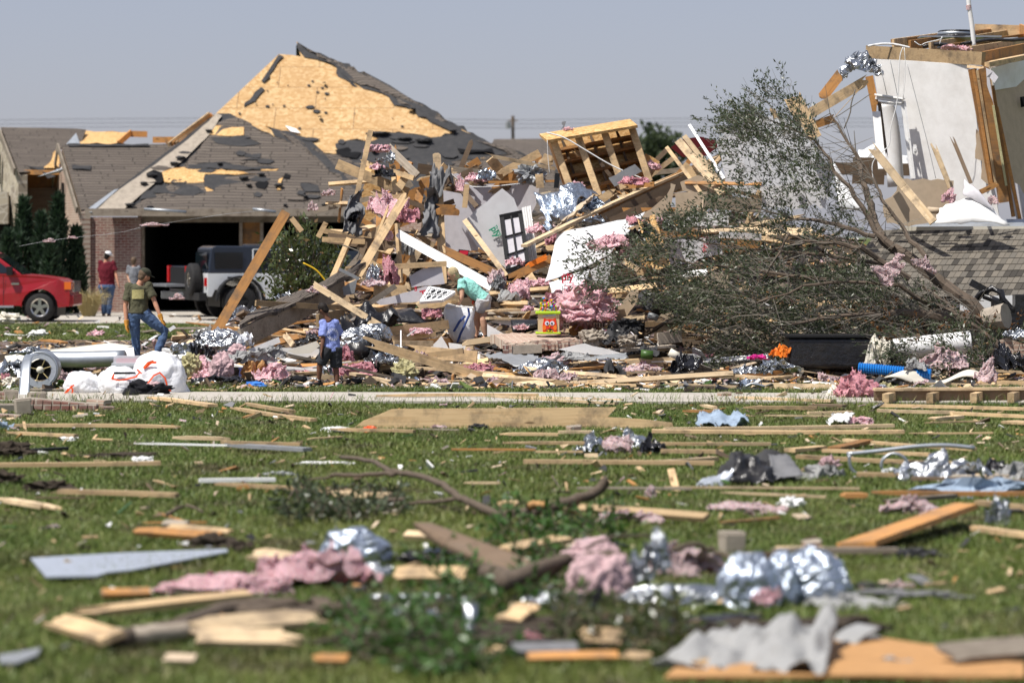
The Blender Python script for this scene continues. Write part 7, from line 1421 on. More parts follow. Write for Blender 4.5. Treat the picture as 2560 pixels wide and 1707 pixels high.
# masonry chunks at the left
def chunk(k,x,y,s,label,mat='brick_red',rot=0,Y=None,n=1):
    p=hz(k,x,y) if Y is None else WZ(k,x,y,Y);p.z+=s[2]/2 - .01;o=root('masonry_chunk',p,label,'brick chunk');rt=Matrix.Rotation(rot,3,'Z') @ Matrix.Rotation(random.uniform(-.12,.12),3,'Y')
    for i in range(n):
        q=MB();q.box(p+rt @ Vector(((i - (n - 1)/2)*s[0]/n,0,0)),(s[0]/n*.93,s[1],s[2]),rt);b_=q.build('brick',mat,o,p);bv=b_.modifiers.new('b','BEVEL');bv.width=.008;bv.segments=2
    q=MB();q.box(p+Vector((0,.01,s[2]*.45)),(s[0]*.98,s[1]*.9,s[2]*.25),rt);q.build('mortar','stone',o,p);return o
chunk('O',520,1365,(.92,.22,.13),'row of red bricks still mortared together at the front of the path',n=8)
chunk('O',110,1370,(.5,.2,.1),'tilted masonry piece at the left edge in front of the metal band','stone',.5);chunk('O',190,1400,(.2,.2,.2),'dark grey masonry block next to the metal band foot','stone',.3);chunk('O',60,1430,(.34,.15,.06),'flat masonry slab at the left edge','brick_tan');chunk('O',20,1290,(.2,.2,.14),'two red bricks at the left edge above the flat slab','brick_red',0,None,2);chunk('O',90,1290,(.2,.2,.16),'pale mortar block beside the metal band','stone',.2);chunk('O',310,1290,(.24,.2,.13),'dark broken block left of the row of red bricks','stone',.4);chunk('O',830,1340,(.3,.18,.11),'broken brick end at the right of the row of red bricks','brick_tan',-.5);chunk('O',900,1362,(.17,.1,.06),'small pale brick fragment in the grass edge','brick_tan',.5)
chunk('L',395,40,(.18,.12,.09),'reddish brick lying on the path at the right','brick_tan',.4);chunk('K',1580,260,(.16,.1,.08),'pale pink brick on the lawn below the wide notched plank','brick_tan',.5);chunk('L',445,1050,(.17,.14,.15),'grey square mortar block standing on the lawn at the right','stone',.3);chunk('L',965,1035,(.13,.1,.08),'small reddish block on the lawn before the tilted wide plank','brick_tan',.2)
# small odd things
for k,x,y,s,m_,lab,cat,nm in (('O',2075,1105,(.24,.2,.16),'shirt_blue','navy blue plastic bin in the left heap','box','storage_bin'),('D',70,1120,(.2,.15,.12),'ink_navy','dark blue lid beside the navy bin','lid','plastic_scrap'),('K',835,42,(.11,.2,.05),'duct_gray','small grey metal box on the board crossing the path','box','metal_box')):
    p=hz(k,x,y);p.z+=s[2]*.5;q=MB();q.box(p,s,Matrix.Rotation(.12,3,'Y'));q.box(p+Vector((0,0,s[2]*.5)),(s[0]*1.08,s[1]*1.08,.015),Matrix.Rotation(.12,3,'Y'));o=q.build(nm,m_,None,p);tag(o,lab,cat)
tag(blob('toy_packet',hz('D',130,1185)+Vector((0,0,.06)),(.17,.08,.06),'toy_blue',4,.4,2,3,org=hz('D',130,1185),smooth=False),'crumpled bright blue and yellow packet at the foot of the left heap','packet')
tag(blob('shoe',hz('D',490,1135)+Vector((0,0,.06)),(.15,.08,.07),'cloth_black',6,.2,1.5,3,org=hz('D',490,1135)),'lost black shoe left of the feet of the boy','shoe')
tubeo('vacuum_hose','H',[(-240,900),(-180,925),(-100,940),(-20,935),(60,935),(150,935)],45.7,.055,'black_plastic','black vacuum hose lying along the far edge of the path','hose',10);tubeo('steel_band','H',[(10,895),(80,868),(170,895)],45.9,.02,'galvanised','curved steel band above the black vacuum hose','metal strip',6)
tag(sheet('metal_edge_trim',[WZ('H',1080,850,47),WZ('H',1980,850,47),WZ('H',1990,800,47.2),WZ('H',1250,790,47.2)],'foam_cream',.02,24,3,org=WZ('H',1500,820,47),rough=.01,curl=lambda s,t_: .09*sin(s*9)),'wavy cream metal trim lying in front of the blue hose','metal strip')
drape('fabric_scrap','L',[(1060,235),(1200,235),(1240,210,.06),(1100,212,.06)],0,'paint_white','white and blue cloth on the lawn right of centre','cloth',.05,3,seed=41,ground=True)
bl('L',1285,220,None,(.19,.12,.10),'insulation','pink insulation beside the white and blue cloth')
drape('fabric_scrap','L',[(210,240),(560,240),(520,205,.05),(250,200,.08)],0,'cloth_blue','pale blue crumpled shirt on the lawn past the end of the wide notched plank','cloth',.08,4,seed=42,ground=True)

# ================================================================ random filler of the wreckage
CELL=set()
def fill_pt():
    while True:
        u,v=random.uniform(440,2560),random.uniform(500,965)
        if v<lerp(u,[(440,880),(600,850),(800,760),(900,690),(1000,640),(1300,620),(1500,560),(1900,560),(2200,800),(2560,830)]): continue
        if 2180<u and v<860: continue
        if any(a<u<c and b<v<d for a,b,c,d in ((1120,690,1260,862),(1225,810,1460,885),(1320,700,1420,830),(960,800,1120,880),(900,640,1240,760))) and random.random()<.85: continue
        return u,v
for i in range(260):
    u,v=fill_pt();p=hit(u,v);L_=random.choice((.35,.5,.7,1.0,1.4,1.9,2.4))*(1 if v>750 else .9);a=random.gauss(0,.35) if random.random()<.85 else random.uniform(0,pi);tl_=random.gauss(0,.10) if random.random()<.85 or v>720 else random.gauss(.3,.5)
    d=Vector((cos(a)*cos(tl_),sin(a)*cos(tl_),sin(tl_)));sz=random.choice((4,4,4,6,6,3,3,8,2));mt=random.choices(['lumber','lumber_pale','lumber_orange','lumber_gray','lumber_old_shaded','paint_white'],[30,22,14,9,10,6])[0]
    q0,q1=p - d*L_/2,p+d*L_/2
    up_=.06+max(0,Hm(q0.x,q0.y)- q0.z,Hm(q1.x,q1.y)- q1.z)*.5;q0.z+=up_;q1.z+=up_
    fc=random.choice('cuuk');o=board(q0,q1,sz,fc,mt);auto(o,f"{lenword(L_)} {TONE[mt]} {'stick' if sz in (2, 3) else 'board'} in the wreckage",'board','boards in the wreckage',p)
for i in range(125):   # jackstraw boards in the tall tangled parts
    u0,u1,v0,v1,ya,yb=random.choice(((840,1120,420,700,55.2,57.6),(840,1120,480,700,55.2,57.6),(1500,1830,430,640,54.6,57.5),(1400,1760,400,520,57,58.5),(1100,1260,430,480,57,58)))
    p=W(random.uniform(u0,u1),random.uniform(v0,v1),random.uniform(ya,yb));L_=random.uniform(.4,1.5);a=random.choice((random.gauss(.6,.4),random.gauss(-.35,.3),random.gauss(0,.15),random.gauss(1.4,.2)) if u0<1000 else (random.gauss(.5,.25),random.gauss(-.8,.3),random.gauss(0,.1)));d=Vector((cos(a),random.gauss(0,.3),sin(a))).normalized();mt=random.choices(['lumber','lumber_pale','lumber_orange','lumber_old_shaded','lumber_gray'],[30,8,30,22,10])[0];sz=random.choice((4,4,6,8,3))
    o=board(p - d*L_/2,p+d*L_/2,sz,random.choice('cck'),mt);auto(o,f"{lenword(L_)} {TONE[mt]} {'stick' if sz == 3 else 'board'} in the wreckage",'board','boards in the wreckage',p)
def rand_poly(p,s,el=.6,tilt=.5,n=6):
    rt=Matrix.Rotation(random.uniform(0,6.3),3,'Z') @ Matrix.Rotation(random.gauss(.1,tilt),3,'X') @ Matrix.Rotation(random.gauss(0,tilt),3,'Y')
    an=sorted(random.uniform(0,6.283) for _ in range(n));an=[2*pi*i/n*.8+a*.2 for i,a in enumerate(an)]
    return [p+rt @ Vector((s*cos(a)*random.uniform(.7,1.1),s*el*sin(a)*random.uniform(.7,1.1),0)) for a in an]
for i in range(120):
    u,v=fill_pt();p=hit(u,v);mt,nm_,ad=random.choice([('drywall','drywall_piece','white plasterboard piece'),('drywall','drywall_piece','white plasterboard piece'),('drywall_tan','drywall_piece','tan plasterboard piece'),('felt','felt_scrap','black roofing felt scrap'),('osb','osb_piece','strand board piece'),('felt_gray','felt_scrap','grey roofing felt scrap'),('drywall_lilac_shade','drywall_piece','lilac grey plasterboard piece'),('shingles_near','shingle_piece','loose brown shingle')])
    s=random.uniform(.12,.34);p=p+Vector((0,0,s*.28));o=slab(nm_,rand_poly(p,s,random.uniform(.4,.8),.45),.012,mt,None,p,.01,seg=.1);auto(o,ad+' in the wreckage',{'drywall': 'plasterboard','felt': 'felt','osb': 'strand board','shingle': 'shingle'}[nm_.split('_')[0]],nm_.replace('_',' ')+'s in the wreckage',p)
for i in range(46):
    u,v=fill_pt();p=hit(u,v);r=random.uniform(.06,.15);mt=random.choice(('insulation','insulation_dusty','insulation_deep','insulation_dusty','cloth_gray','bin_liner','foil'))
    p.z+=r*.3;o=crumple({'foil': 'foil_wrap','bin_liner': 'plastic_scrap','cloth_gray': 'cloth_rag'}.get(mt,'insulation_tuft'),p,(r*1.4,r,r*.8),mt,i,p.copy());auto(o,{'foil': 'small silver foil scrap','bin_liner': 'small black plastic scrap','cloth_gray': 'small grey rag'}.get(mt,'small pink insulation tuft')+' in the wreckage','insulation' if 'insul' in mt else 'scrap','small soft scraps in the wreckage',p)
for i in range(30):
    u,v=fill_pt();v=max(v,800);p=hit(u,v);p.z+=.03;q=MB();q.box(p,(.2,.09,.06),Matrix.Rotation(random.uniform(0,3),3,'Z') @ Matrix.Rotation(random.gauss(0,.4),3,'Y'));o=q.build('brick',random.choice(('brick_red','brick_tan')),None,p);auto(o,'single loose brick in the wreckage','brick','loose bricks',p)
# ================================================================ front lawn, near to the camera
T2=[
('J',95,250,1180,258,4,'c','lumber',2),('J',30,292,500,315,3,'u','lumber',1),('J',0,386,220,367,2,'u','lumber_pale',1),('J',-20,512,1050,500,4,'c','lumber',0),('J',385,692,1160,715,4,'c','lumber',0),('J',1300,615,1800,608,3,'k','paint_white',0),('J',1400,635,2352,690,3,'k','lumber',1),('J',2050,700,2550,715,4,'k','lumber_pale',1),('J',1450,358,1970,372,3,'k','lumber',0),('J',870,362,1580,378,2,'u','paint_white',3),('J',1130,330,1500,340,4,'u','lumber_pale',3),('J',1510,128,2050,212,4,'u','lumber',1),('J',1590,98,1910,155,4,'u','lumber',1),('J',985,60,1390,115,6,'u','lumber',1),('J',2000,335,2235,318,2,'u','lumber',1),('J',2200,275,2600,280,3,'u','lumber',1),('J',880,965,1440,1010,4,'k','lumber_orange',1),('J',1090,948,1500,990,4,'u','lumber',3),('J',1060,910,1220,925,3,'u','lumber_gray',1),('J',930,888,1350,884,1,'u','lumber_orange',1),('J',1030,815,1200,880,1,'u','lumber_orange',1),('J',-20,740,370,805,4,'u','lumber_pale',3),('J',665,1385,980,1378,3,'k','lumber_orange',0),('J',485,1530,1620,1400,4,'k','lumber',1),('J',230,718,560,722,1,'u','lumber_old_shaded',0),('J',1500,380,2010,410,6,'u','duct_gray',1),('J',130,415,440,400,3,'u','trim_black',0),('J',1640,1130,1930,1180,6,'u','lumber_pale',3),
('K',285,50,1350,45,4,'c','lumber',1),('K',1010,48,1860,100,3,'k','lumber_pale',1),('K',1260,50,1900,72,2,'k','lumber_pale',1),('K',1090,305,1480,308,3,'c','lumber',1),('K',1480,292,1700,290,3,'u','lumber_pale',0),('K',1060,362,2450,372,3,'k','lumber',1),('K',780,402,1330,404,2,'k','lumber_orange',0),('K',1330,418,1640,418,2,'u','lumber',0),('K',1250,490,2500,500,4,'k','lumber',0),('K',860,625,1100,625,2,'u','lumber_pale',1),('K',1340,805,2450,880,4,'c','lumber',0),('K',1090,765,1230,770,6,'u','lumber',3),('K',480,990,670,1000,3,'k','lumber_pale',0),('K',1130,1110,1520,1035,6,'k','lumber',1),('K',-40,700,330,715,6,'u','lumber_pale',3),('K',400,1270,880,1275,6,'u','lumber',1),('K',-20,270,540,285,3,'u','lumber',1),('K',550,262,830,270,1,'u','lumber_gray',1),('K',1600,660,2352,665,2,'u','lumber_gray',0),('K',1140,1530,1310,1530,6,'k','lumber_pale',3),
('L',-80,285,1570,290,6,'c','lumber',0),('L',0,275,1500,250,4,'u','lumber_pale',0),('L',1600,295,2150,292,2,'u','lumber',1),('L',870,455,1980,505,4,'k','lumber',0),('L',1040,415,1740,442,3,'c','lumber',0),('L',1180,345,2030,405,3,'k','lumber',0),('L',820,415,1030,395,6,'k','lumber',0),('L',1110,405,1330,352,6,'k','lumber_orange',0),('L',-20,495,340,470,4,'k','lumber_pale',0),('L',-20,420,390,425,4,'c','lumber',0),('L',-20,370,700,370,3,'k','lumber_pale',0),('L',1260,575,1620,580,4,'u','lumber',0),('L',1620,600,2400,625,3,'u','lumber_old_shaded',0),('L',0,655,1280,662,2,'u','lumber_pale',0),('L',360,690,1060,718,2,'u','lumber_pale',1),('L',1320,695,2400,705,4,'u','lumber_orange',1),('L',1140,715,1340,715,6,'u','lumber_orange',3),('L',1960,925,2400,985,4,'k','lumber',1),('L',2050,762,2400,800,4,'u','lumber',0),('L',700,1078,1530,1085,4,'u','lumber_gray',1),('L',480,1108,760,1105,3,'u','lumber_old_shaded',1),('L',940,1095,1130,1150,4,'u','lumber_pale',3),('L',330,892,750,858,2,'u','lumber_orange',1),('L',440,58,1100,85,4,'k','lumber_pale',1),('L',490,128,1000,132,4,'u','lumber',1),('L',640,176,1250,182,2,'k','lumber_pale',1),('L',940,162,1230,158,3,'u','lumber_pale',0),('L',110,150,365,152,3,'u','lumber_orange',3),('L',250,110,330,128,3,'u','lumber_pale',1),('L',1430,755,1900,715,3,'u','lumber_gray',1),('L',1700,225,2100,215,2,'u','lumber',1),('L',1860,590,2100,590,3,'u','brick_tan',1),
('L',1395,115,2400,140,4,'c','lumber',0),('L',1395,148,1900,160,4,'c','lumber_pale',0),('L',1880,165,2400,190,4,'c','lumber',0),('L',1740,205,1930,190,6,'u','lumber_pale',1),('L',2210,220,2420,230,(.03,.30),'u','lumber',1),
('L',520,300,600,300,1,'u','lumber',1),
('M',465,420,700,410,3,'k','lumber_gray',0),('M',240,560,520,650,6,'k','lumber',1),('M',870,610,1470,555,8,'u','lumber_pale',3),('M',860,640,1400,650,6,'u','lumber_pale',3),('M',750,720,900,725,3,'u','drywall_tan',1),('M',1430,720,1600,725,3,'k','lumber_orange',1),('M',1160,240,1330,270,4,'u','lumber_pale',3),('M',2120,655,2300,690,3,'u','lumber',1),
('N',300,640,520,650,6,'k','lumber',3),('N',70,715,490,708,3,'k','lumber_orange',0),('N',0,695,300,690,4,'u','felt_gray',0),('N',500,705,640,720,3,'u','lumber',3),('N',-30,530,90,545,8,'k','lumber',3),('N',560,655,640,660,3,'u','lumber',3),('N',1210,205,1440,205,2,'u','lumber_pale',0),('N',1990,735,2400,700,8,'u','lumber_gray',1),
]
for k,x1,y1,x2,y2,sz,fc,mt,sp in T2:
    fc='l' if k in 'MN' or k=='J' and y1>900 or k=='K' and y1>780 else 'u';sz=(.032,.075) if sz==3 and k in 'JKL' else sz
    if mt in ('brick_tan','felt_gray','duct_gray','trim_black','drywall_tan'): TONE.setdefault(mt,{'brick_tan': 'reddish','felt_gray': 'grey','duct_gray': 'grey','trim_black': 'black','drywall_tan': 'tan'}[mt])
    bz(k,x1,y1,x2,y2,None,None,sz,fc,mt,sp,lift=.035)
# framed wall piece at the right edge
wf=root('stud_wall_piece',hit(2300,1030),'piece of nailed stud wall lying on the lawn at the right edge','frame');WO=wf.location
a,b=hz('L',1400,88),hz('L',2420,82)
for i,(p,r_) in enumerate([(a+Vector((0,.5,.10)),b+Vector((0,.5,.10)))]): q=MB();q.beam(p,r_,.04,.15,Vector((0,0,1)));q.build('plate','lumber_old_shaded',wf,WO)
q=MB();q.beam(a+Vector((0,.5,.19)),b+Vector((0,.5,.19)),.15,.035,Vector((0,0,1)));q.build('plate','lumber_pale',wf,WO)
for t_ in (.08,.36,.64,.88): p=a.lerp(b,t_);q=MB();q.box(p+Vector((0,.2,.09)),(.09,.5,.13),Matrix.Rotation(-.3,3,'Z'));q.build('blocking','lumber',wf,WO)
# wide notched plank standing on its edge
pl0=hz('K',1100,235).y
tag(slab('wide_plank',[WZ('K',x,y,pl0) for x,y in ((150,228),(200,190),(300,150),(390,112),(1858,100),(1820,140),(1800,163),(2050,180),(2222,200),(2235,236),(1200,238),(160,240))],.045,'lumber',None,WZ('K',1100,235,pl0)),'very wide notched pine plank standing on its edge across the lawn','board')
tag(slab('tilted_plank',[W(*uv_('L',1125,985),22.7),W(*uv_('L',1380,970),22.4),W(*uv_('L',2045,728),24.3),W(*uv_('L',1900,720),24.9)],.04,'lumber_orange',None,hz('L',1380,975)),'wide orange plank propped up at a slant on the right of the lawn','board')
tag(slab('leaning_plank',[W(*uv_('K',x,y),Y) for x,y,Y in ((530,850,22.2),(640,850,22.2),(1290,1090,20.6),(1290,1180,20.4),(1130,1170,20.4),(700,980,21.6))],.035,'lumber_old_shaded',None,W(*uv_('K',900,1000),21.2)),'dark bowed plank sticking up near the camera at the middle','board')
tag(board(W(*uv_('K',2215,505),28.6),W(*uv_('K',2262,700),28.0),3,'c','lumber',0),'short stick standing upright on the lawn','board')
# metal sheets, felt and foil on the lawn
def gslab(nm,k,pts,mat,label,cat,th=.012,lift=.05,jag=0): P=[hz(k,x,y)+Vector((0,0,lift)) for x,y in pts];return tag(slab(nm,P,th,mat,None,sum(P,Vector())/len(P),jag,seg=.1),label,cat)
gslab('metal_sheet','J',[(300,1255),(200,1130),(800,1095),(1480,1070),(1490,1085),(860,1210),(700,1225),(640,1248)],'metal_sheet','pointed blue grey metal sheet lying on the lawn at the lower left','metal sheet',.012,.05)
gslab('metal_scrap','M',[(-10,700),(190,665),(170,700),(80,735),(0,735)],'duct_gray','small dark blue metal scrap in the lower left corner','metal sheet')
P=[hz('N',*p)+Vector((0,0,.04)) for p in ((700,790),(2352,790),(2352,690),(1900,640),(1700,610),(900,640))]
tag(slab('plywood_sheet',P,.015,'bare_wood',None,sum(P,Vector())/6,.01),'tan plywood sheet lying in the bottom right corner of the lawn','plywood')
drape('felt_sheet','L',[(330,600,28.9),(860,575,28.9),(800,410,29.6),(440,395,29.6)],0,'felt','black and grey roofing felt arched up on the lawn at the right','felt',.05,2.2,.006,22,16,.01,51)
drape('felt_sheet','L',[(150,640,28.5),(430,610,28.7),(460,500,28.8),(300,560,28.8)],0,'metal_sheet','pale shiny left end of the arched roofing felt','felt',.03,2.2,.006,14,10,.01,52)
drape('felt_sheet','L',[(440,590,28.7),(720,600,28.7),(690,450,29.0),(460,430,29.0)],0,'black_plastic','black sheet for the shaded opening in the arched roofing felt','felt',.06,3,.006,16,12,.01,53)  # black sheet painted in where the arch opens into shade
drape('felt_sheet','L',[(720,575,28.8),(910,545,28.9),(830,425,29.4),(680,405,29.4)],0,'felt_gray','green grey panel at the right end of the arched roofing felt','felt',.02,2,.008,10,8,.01,54)
bl2=lambda*a,**k: bl(*a,**k)
for a in [
('K',1690,410,None,(.17,.12,.16),'foil','crumpled silver foil left of a pink tuft on the lawn','foil'),('K',1860,400,None,(.20,.14,.15),'insulation_dusty','pink tuft between two silver foil lumps on the lawn'),('K',1960,370,None,(.20,.12,.14),'foil','bright silver foil right of the pink tuft on the lawn','foil'),('K',2075,410,None,(.13,.12,.15),'bin_liner','dark crumpled plastic at the right end of the foil lumps','plastic sheet'),
('L',1010,570,None,(.24,.15,.12),'cloth_gray','grey rag on the lawn right of the arched roofing felt','cloth'),('L',1080,510,None,(.1,.08,.1),'cloth_pink','pinkish foil knot above the grey rag','cloth'),('L',1800,580,None,(.32,.18,.19),'foil','big crumpled silver foil on the lawn near the right edge','foil'),('L',1500,530,None,(.14,.06,.04),'bag_white','white plastic scrap left of the big silver foil','plastic sheet'),('L',2145,520,None,(.13,.1,.09),'bin_liner','black shiny scrap right of the big silver foil','plastic sheet'),('L',2300,570,None,(.18,.14,.14),'cloth_gray','grey white crumpled sheet at the right edge of the lawn','cloth'),('L',2190,590,None,(.1,.08,.06),'stone','small grey brown lump left of the crumpled sheet','stone'),
('L',2060,680,None,(.5,.22,.10),'cloth_blue','long heap of blue grey cloth near the right edge','cloth'),('L',490,775,None,(.26,.14,.06),'insulation_dusty','pale pink insulation strip on the lawn, left of two'),('L',700,790,None,(.22,.13,.06),'insulation_dusty','pale pink insulation strip on the lawn, right of two'),('L',828,750,None,(.11,.09,.06),'paint_white','small white cup like lump above the pink strips','plastic'),('L',1590,795,None,(.24,.14,.10),'insulation_dusty','dusty pink wad left of the propped orange plank'),('L',2180,870,None,(.08,.06,.2),'foil','upright silver foil curl near the right edge','foil'),
('K',1950,860,None,(.27,.16,.09),'insulation_dusty','pale pink piece on the lawn below the long tan board'),('K',2080,690,None,(.05,.05,.08),'insulation_dusty','tiny pink scrap near the upright stick','insulation'),('K',250,262,None,(.08,.06,.05),'orange_plastic','orange twine ball on the lawn left end of the wide notched plank','twine'),('K',700,232,37,(.10,.05,.04),'insulation_dusty','pale pink scrap at the foot of the wide notched plank'),('K',30,250,None,(.16,.1,.03),'paint_white','white flat scrap left of the wide notched plank','plastic sheet'),('K',960,245,None,(.12,.06,.05),'felt','black crumb under the wide notched plank','felt'),
('J',60,430,None,(.24,.15,.12),'soil','dark clod of earth at the left edge of the lawn','clod'),('J',320,650,None,(.22,.15,.07),'soil','dark clod of earth left of the splintered branch','clod'),('J',30,600,None,(.17,.12,.09),'soil','dark clod at the left edge below the long board','clod'),('J',260,412,None,(.1,.06,.03),'paint_white','white scrap beside the black strip at the left','plastic sheet'),('J',930,465,None,(.1,.06,.05),'paint_white','white scrap at the end of the dark soil patch','plastic sheet'),('J',780,430,None,(.42,.2,.04),'soil','dark soil patch with felt at the left middle','clod'),('J',2120,478,None,(.28,.08,.03),'paint_white','white plastic strip on the lawn left of the branch','plastic sheet'),('J',1830,545,None,(.14,.06,.03),'duct_gray','small grey metal scrap on the lawn','metal sheet'),('J',440,318,None,(.09,.05,.03),'paint_white','tiny white scrap on the thin board at the left','plastic sheet'),('J',30,245,None,(.17,.12,.08),'cloth_blue','blue grey rag at the left edge of the lawn','cloth'),('J',1380,1030,None,(.18,.12,.08),'soil','black burnt clod at the end of the orange board','clod'),('J',1550,1040,None,(.12,.1,.06),'soil','second dark clod right of the burnt one','clod'),('J',1240,920,None,(.06,.05,.05),'felt','dark stub above the orange board','felt'),('J',350,885,None,(.05,.04,.02),'insulation_dusty','tiny pink scrap at the left of the lawn'),
('J',2210,265,None,(.14,.06,.05),'paint_white','white scrap in the grass left of the twine ball','plastic sheet'),
('M',1020,380,None,(.52,.2,.11),'insulation','long pink insulation roll near the camera at the lower left','insulation',None,.3,2.2,5),('M',1460,340,None,(.36,.25,.22),'insulation','twisted big pink insulation heap near the camera','insulation',None,.4,1.8,4),('M',1620,240,None,(.28,.2,.20),'foil_blue','blue silver foil hood over the twisted pink heap','foil',None,.35,1.3,5),('M',1740,300,None,(.12,.08,.09),'foil','small foil fold at the right of the blue silver hood','foil'),
('M',2090,230,None,(.34,.2,.07),'foil_blue','flat blue silver foil under the dark bowed plank','foil'),('M',1960,240,None,(.2,.14,.07),'black_plastic','black flap left of the dark bowed plank','plastic sheet'),('M',2130,215,None,(.14,.08,.04),'insulation_dusty','pink fibres beneath the dark bowed plank'),('M',1840,500,None,(.22,.12,.05),'foil','broken line of glittering foil before the twig heap','foil',None,.6,2.2),('M',1930,420,None,(.26,.1,.05),'foil','second glittering foil line behind the first','foil',None,.6,2.2),
('N',370,240,None,(.20,.14,.14),'cloth_pink','pale pink cloth bunched on top of the twig heap near the camera','cloth',None,.35,1.7,4),('N',400,400,None,(.20,.12,.24),'cloth_pink','pink cloth hanging down beneath the bunched one','cloth',None,.4,1.6,5),('N',390,470,18.9,(.08,.06,.16),'cloth_black','dark violet cloth in the shadow of the hanging pink cloth','cloth'),('N',760,290,None,(.25,.18,.19),'insulation_dusty','dusty pink insulation near the camera between foil pieces','insulation',None,.45,1.8,4),('N',660,210,20.0,(.08,.07,.17),'foil','upright silver foil left of the dusty pink insulation','foil'),('N',580,290,19.9,(.07,.06,.12),'foil','small foil curl at the far left of the dusty pink insulation','foil'),('N',190,440,None,(.20,.12,.08),'foil','glittering foil left of the hanging pink cloth','foil'),('N',760,430,None,(.36,.18,.10),'foil','wide crumpled foil in front of the dusty pink insulation','foil',None,.5,1.5,5),('N',870,420,None,(.20,.1,.08),'bag_white','white gleaming plastic at the end of the wide foil','plastic sheet'),
('N',1090,440,None,(.21,.2,.27),'foil_blue','left half of the big blue silver foil bundle near the camera','foil',None,.3,1.3,5),('N',1240,430,None,(.11,.2,.27),'foil_blue','narrow middle lobe of the big foil bundle','foil',None,.25,1.3,5),('N',1390,420,None,(.25,.22,.27),'foil_blue','right half of the big blue silver foil bundle near the camera','foil',None,.3,1.3,5),('N',1165,395,18.6,(.08,.05,.06),'insulation','pink spot between the lobes of the foil bundle'),
('N',900,540,None,(.45,.25,.06),'black_plastic','black plastic under the wide crumpled foil','plastic sheet'),('N',1560,440,None,(.24,.15,.07),'cloth_gray','grey torn board right of the big foil bundle','cloth'),('N',1770,395,None,(.42,.12,.04),'felt_gray','flat grey felt strip right of the torn grey board','felt'),('N',1440,550,None,(.36,.2,.06),'soil','dark heap below the right half of the foil bundle','clod'),('N',1630,350,None,(.13,.08,.03),'felt','dark felt piece above the grey felt strip','felt'),('N',1780,350,None,(.08,.05,.04),'insulation_dusty','tiny pink piece above the grey felt strip'),('N',1840,210,None,(.2,.12,.05),'felt','flat black felt piece beside the pale board end','felt'),('N',250,540,None,(.75,.35,.05),'soil','dark churned earth under the hanging pink cloth','clod'),('M',2060,600,None,(.7,.3,.05),'soil','dark churned earth under the leafy branches at the bottom','clod'),('N',1130,560,None,(.5,.2,.05),'soil','dark churned earth before the big foil bundle','clod'),('N',85,620,None,(.12,.1,.07),'insulation_deep','dull red insulation at the bottom middle'),('N',2190,655,None,(.03,.03,.03),'foil','small bright foil speck near the bottom right','foil'),('N',2200,640,None,(.3,.15,.04),'soil','dark soil streak above the plywood sheet','clod')]: bl(*a)  # flat dark mounds laid under the twigs, cloth and foil
# white hanging foil strip glinting near the camera
tag(sheet('foil_strip',[W(*uv_('M',2140,610),17.6),W(*uv_('M',2175,610),17.6),W(*uv_('M',2195,420),17.7),W(*uv_('M',2130,420),17.7)],'foil',.004,4,10,.03,.02,0,org=W(*uv_('M',2160,510),17.65)),'bright narrow foil strip standing up in front of the twig heap','foil')
tag(sheet('gray_blanket',[hz('N',640,745)+Vector((0,0,.03)),hz('N',1440,790)+Vector((0,0,.05)),hz('N',1500,640)+Vector((0,0,.14)),hz('N',1000,640)+Vector((0,0,.06))],'cloth_gray',.008,40,22,.05,.02,.005,org=hz('N',1100,700),seed=61,curl=crease(61,.09,5)),'long crumpled grey blanket near the camera at the bottom right','blanket')
tag(sheet('felt_loop',[W(*uv_('N',1370,750),17.2),W(*uv_('N',1480,760),17.1),W(*uv_('N',1690,520),17.5),W(*uv_('N',1590,500),17.8)],'cloth_gray',.01,8,20,org=hz('N',1500,760),rough=.02,curl=lambda s,t_: .06*sin(pi*t_)),'grey felt loop rising at the right end of the blanket','felt')
tag(sheet('felt_loop',[W(*uv_('N',1560,700),17.6),W(*uv_('N',1800,710),17.4),W(*uv_('N',1700,560),17.6),W(*uv_('N',1600,510),17.9)],'felt_gray',.01,10,12,org=hz('N',1650,700),rough=.03),'dark grey fold behind the rising felt loop','felt')
bl('N',1740,720,None,(.12,.08,.04),'cloth_gray','light grey end of the felt on the plywood sheet','felt');bl('N',900,735,None,(.10,.08,.05),'lumber','short tan wood chunk in front of the grey blanket','board')
# bent metal strip and wires on the lawn
def gtube(nm,k,pts,r,mat,label,cat,Y=None,n=8):
    q=MB();P=[]
    for p in pts:
        a=hz(k,p[0],p[1]);
        if len(p)>2: a=WZ(k,p[0],p[1],p[2])
        else: a.z+=(r if not isinstance(r,list) else r[0])
        P.append(a)
    Q=[]
    for i in range(len(P)- 1):
        p0,p1,p2,p3=P[max(0,i - 1)],P[i],P[i+1],P[min(len(P)- 1,i+2)]
        for s in range(4): t_=s/4;Q.append(.5*((2*p1)+(p2 - p0)*t_+(2*p0 - 5*p1+4*p2 - p3)*t_ ** 2+(3*p1 - p0 - 3*p2+p3)*t_ ** 3))
    Q.append(P[-1]);N=len(Q);rs_=[r[0]+(r[1]- r[0])*i/(N - 1) for i in range(N)] if isinstance(r,list) else r
    q.tube(Q,rs_,n);return tag(q.build(nm,mat,None,Q[0].copy(),True),label,cat)
gtube('metal_rail','L',[(1195,405,31),(1400,385,31),(1650,355,31),(1850,348,31),(2030,365,31)],.022,'galvanised','long curved silver rail lying over boards on the right of the lawn','metal strip')
gtube('metal_hoop','L',[(1420,500,30),(1430,440,30),(1500,400,30),(1570,430,30),(1600,500,30),(1570,560,30),(1500,545,30),(1430,520,30)],.015,'galvanised','silver wire hoop under the curved rail','metal strip')
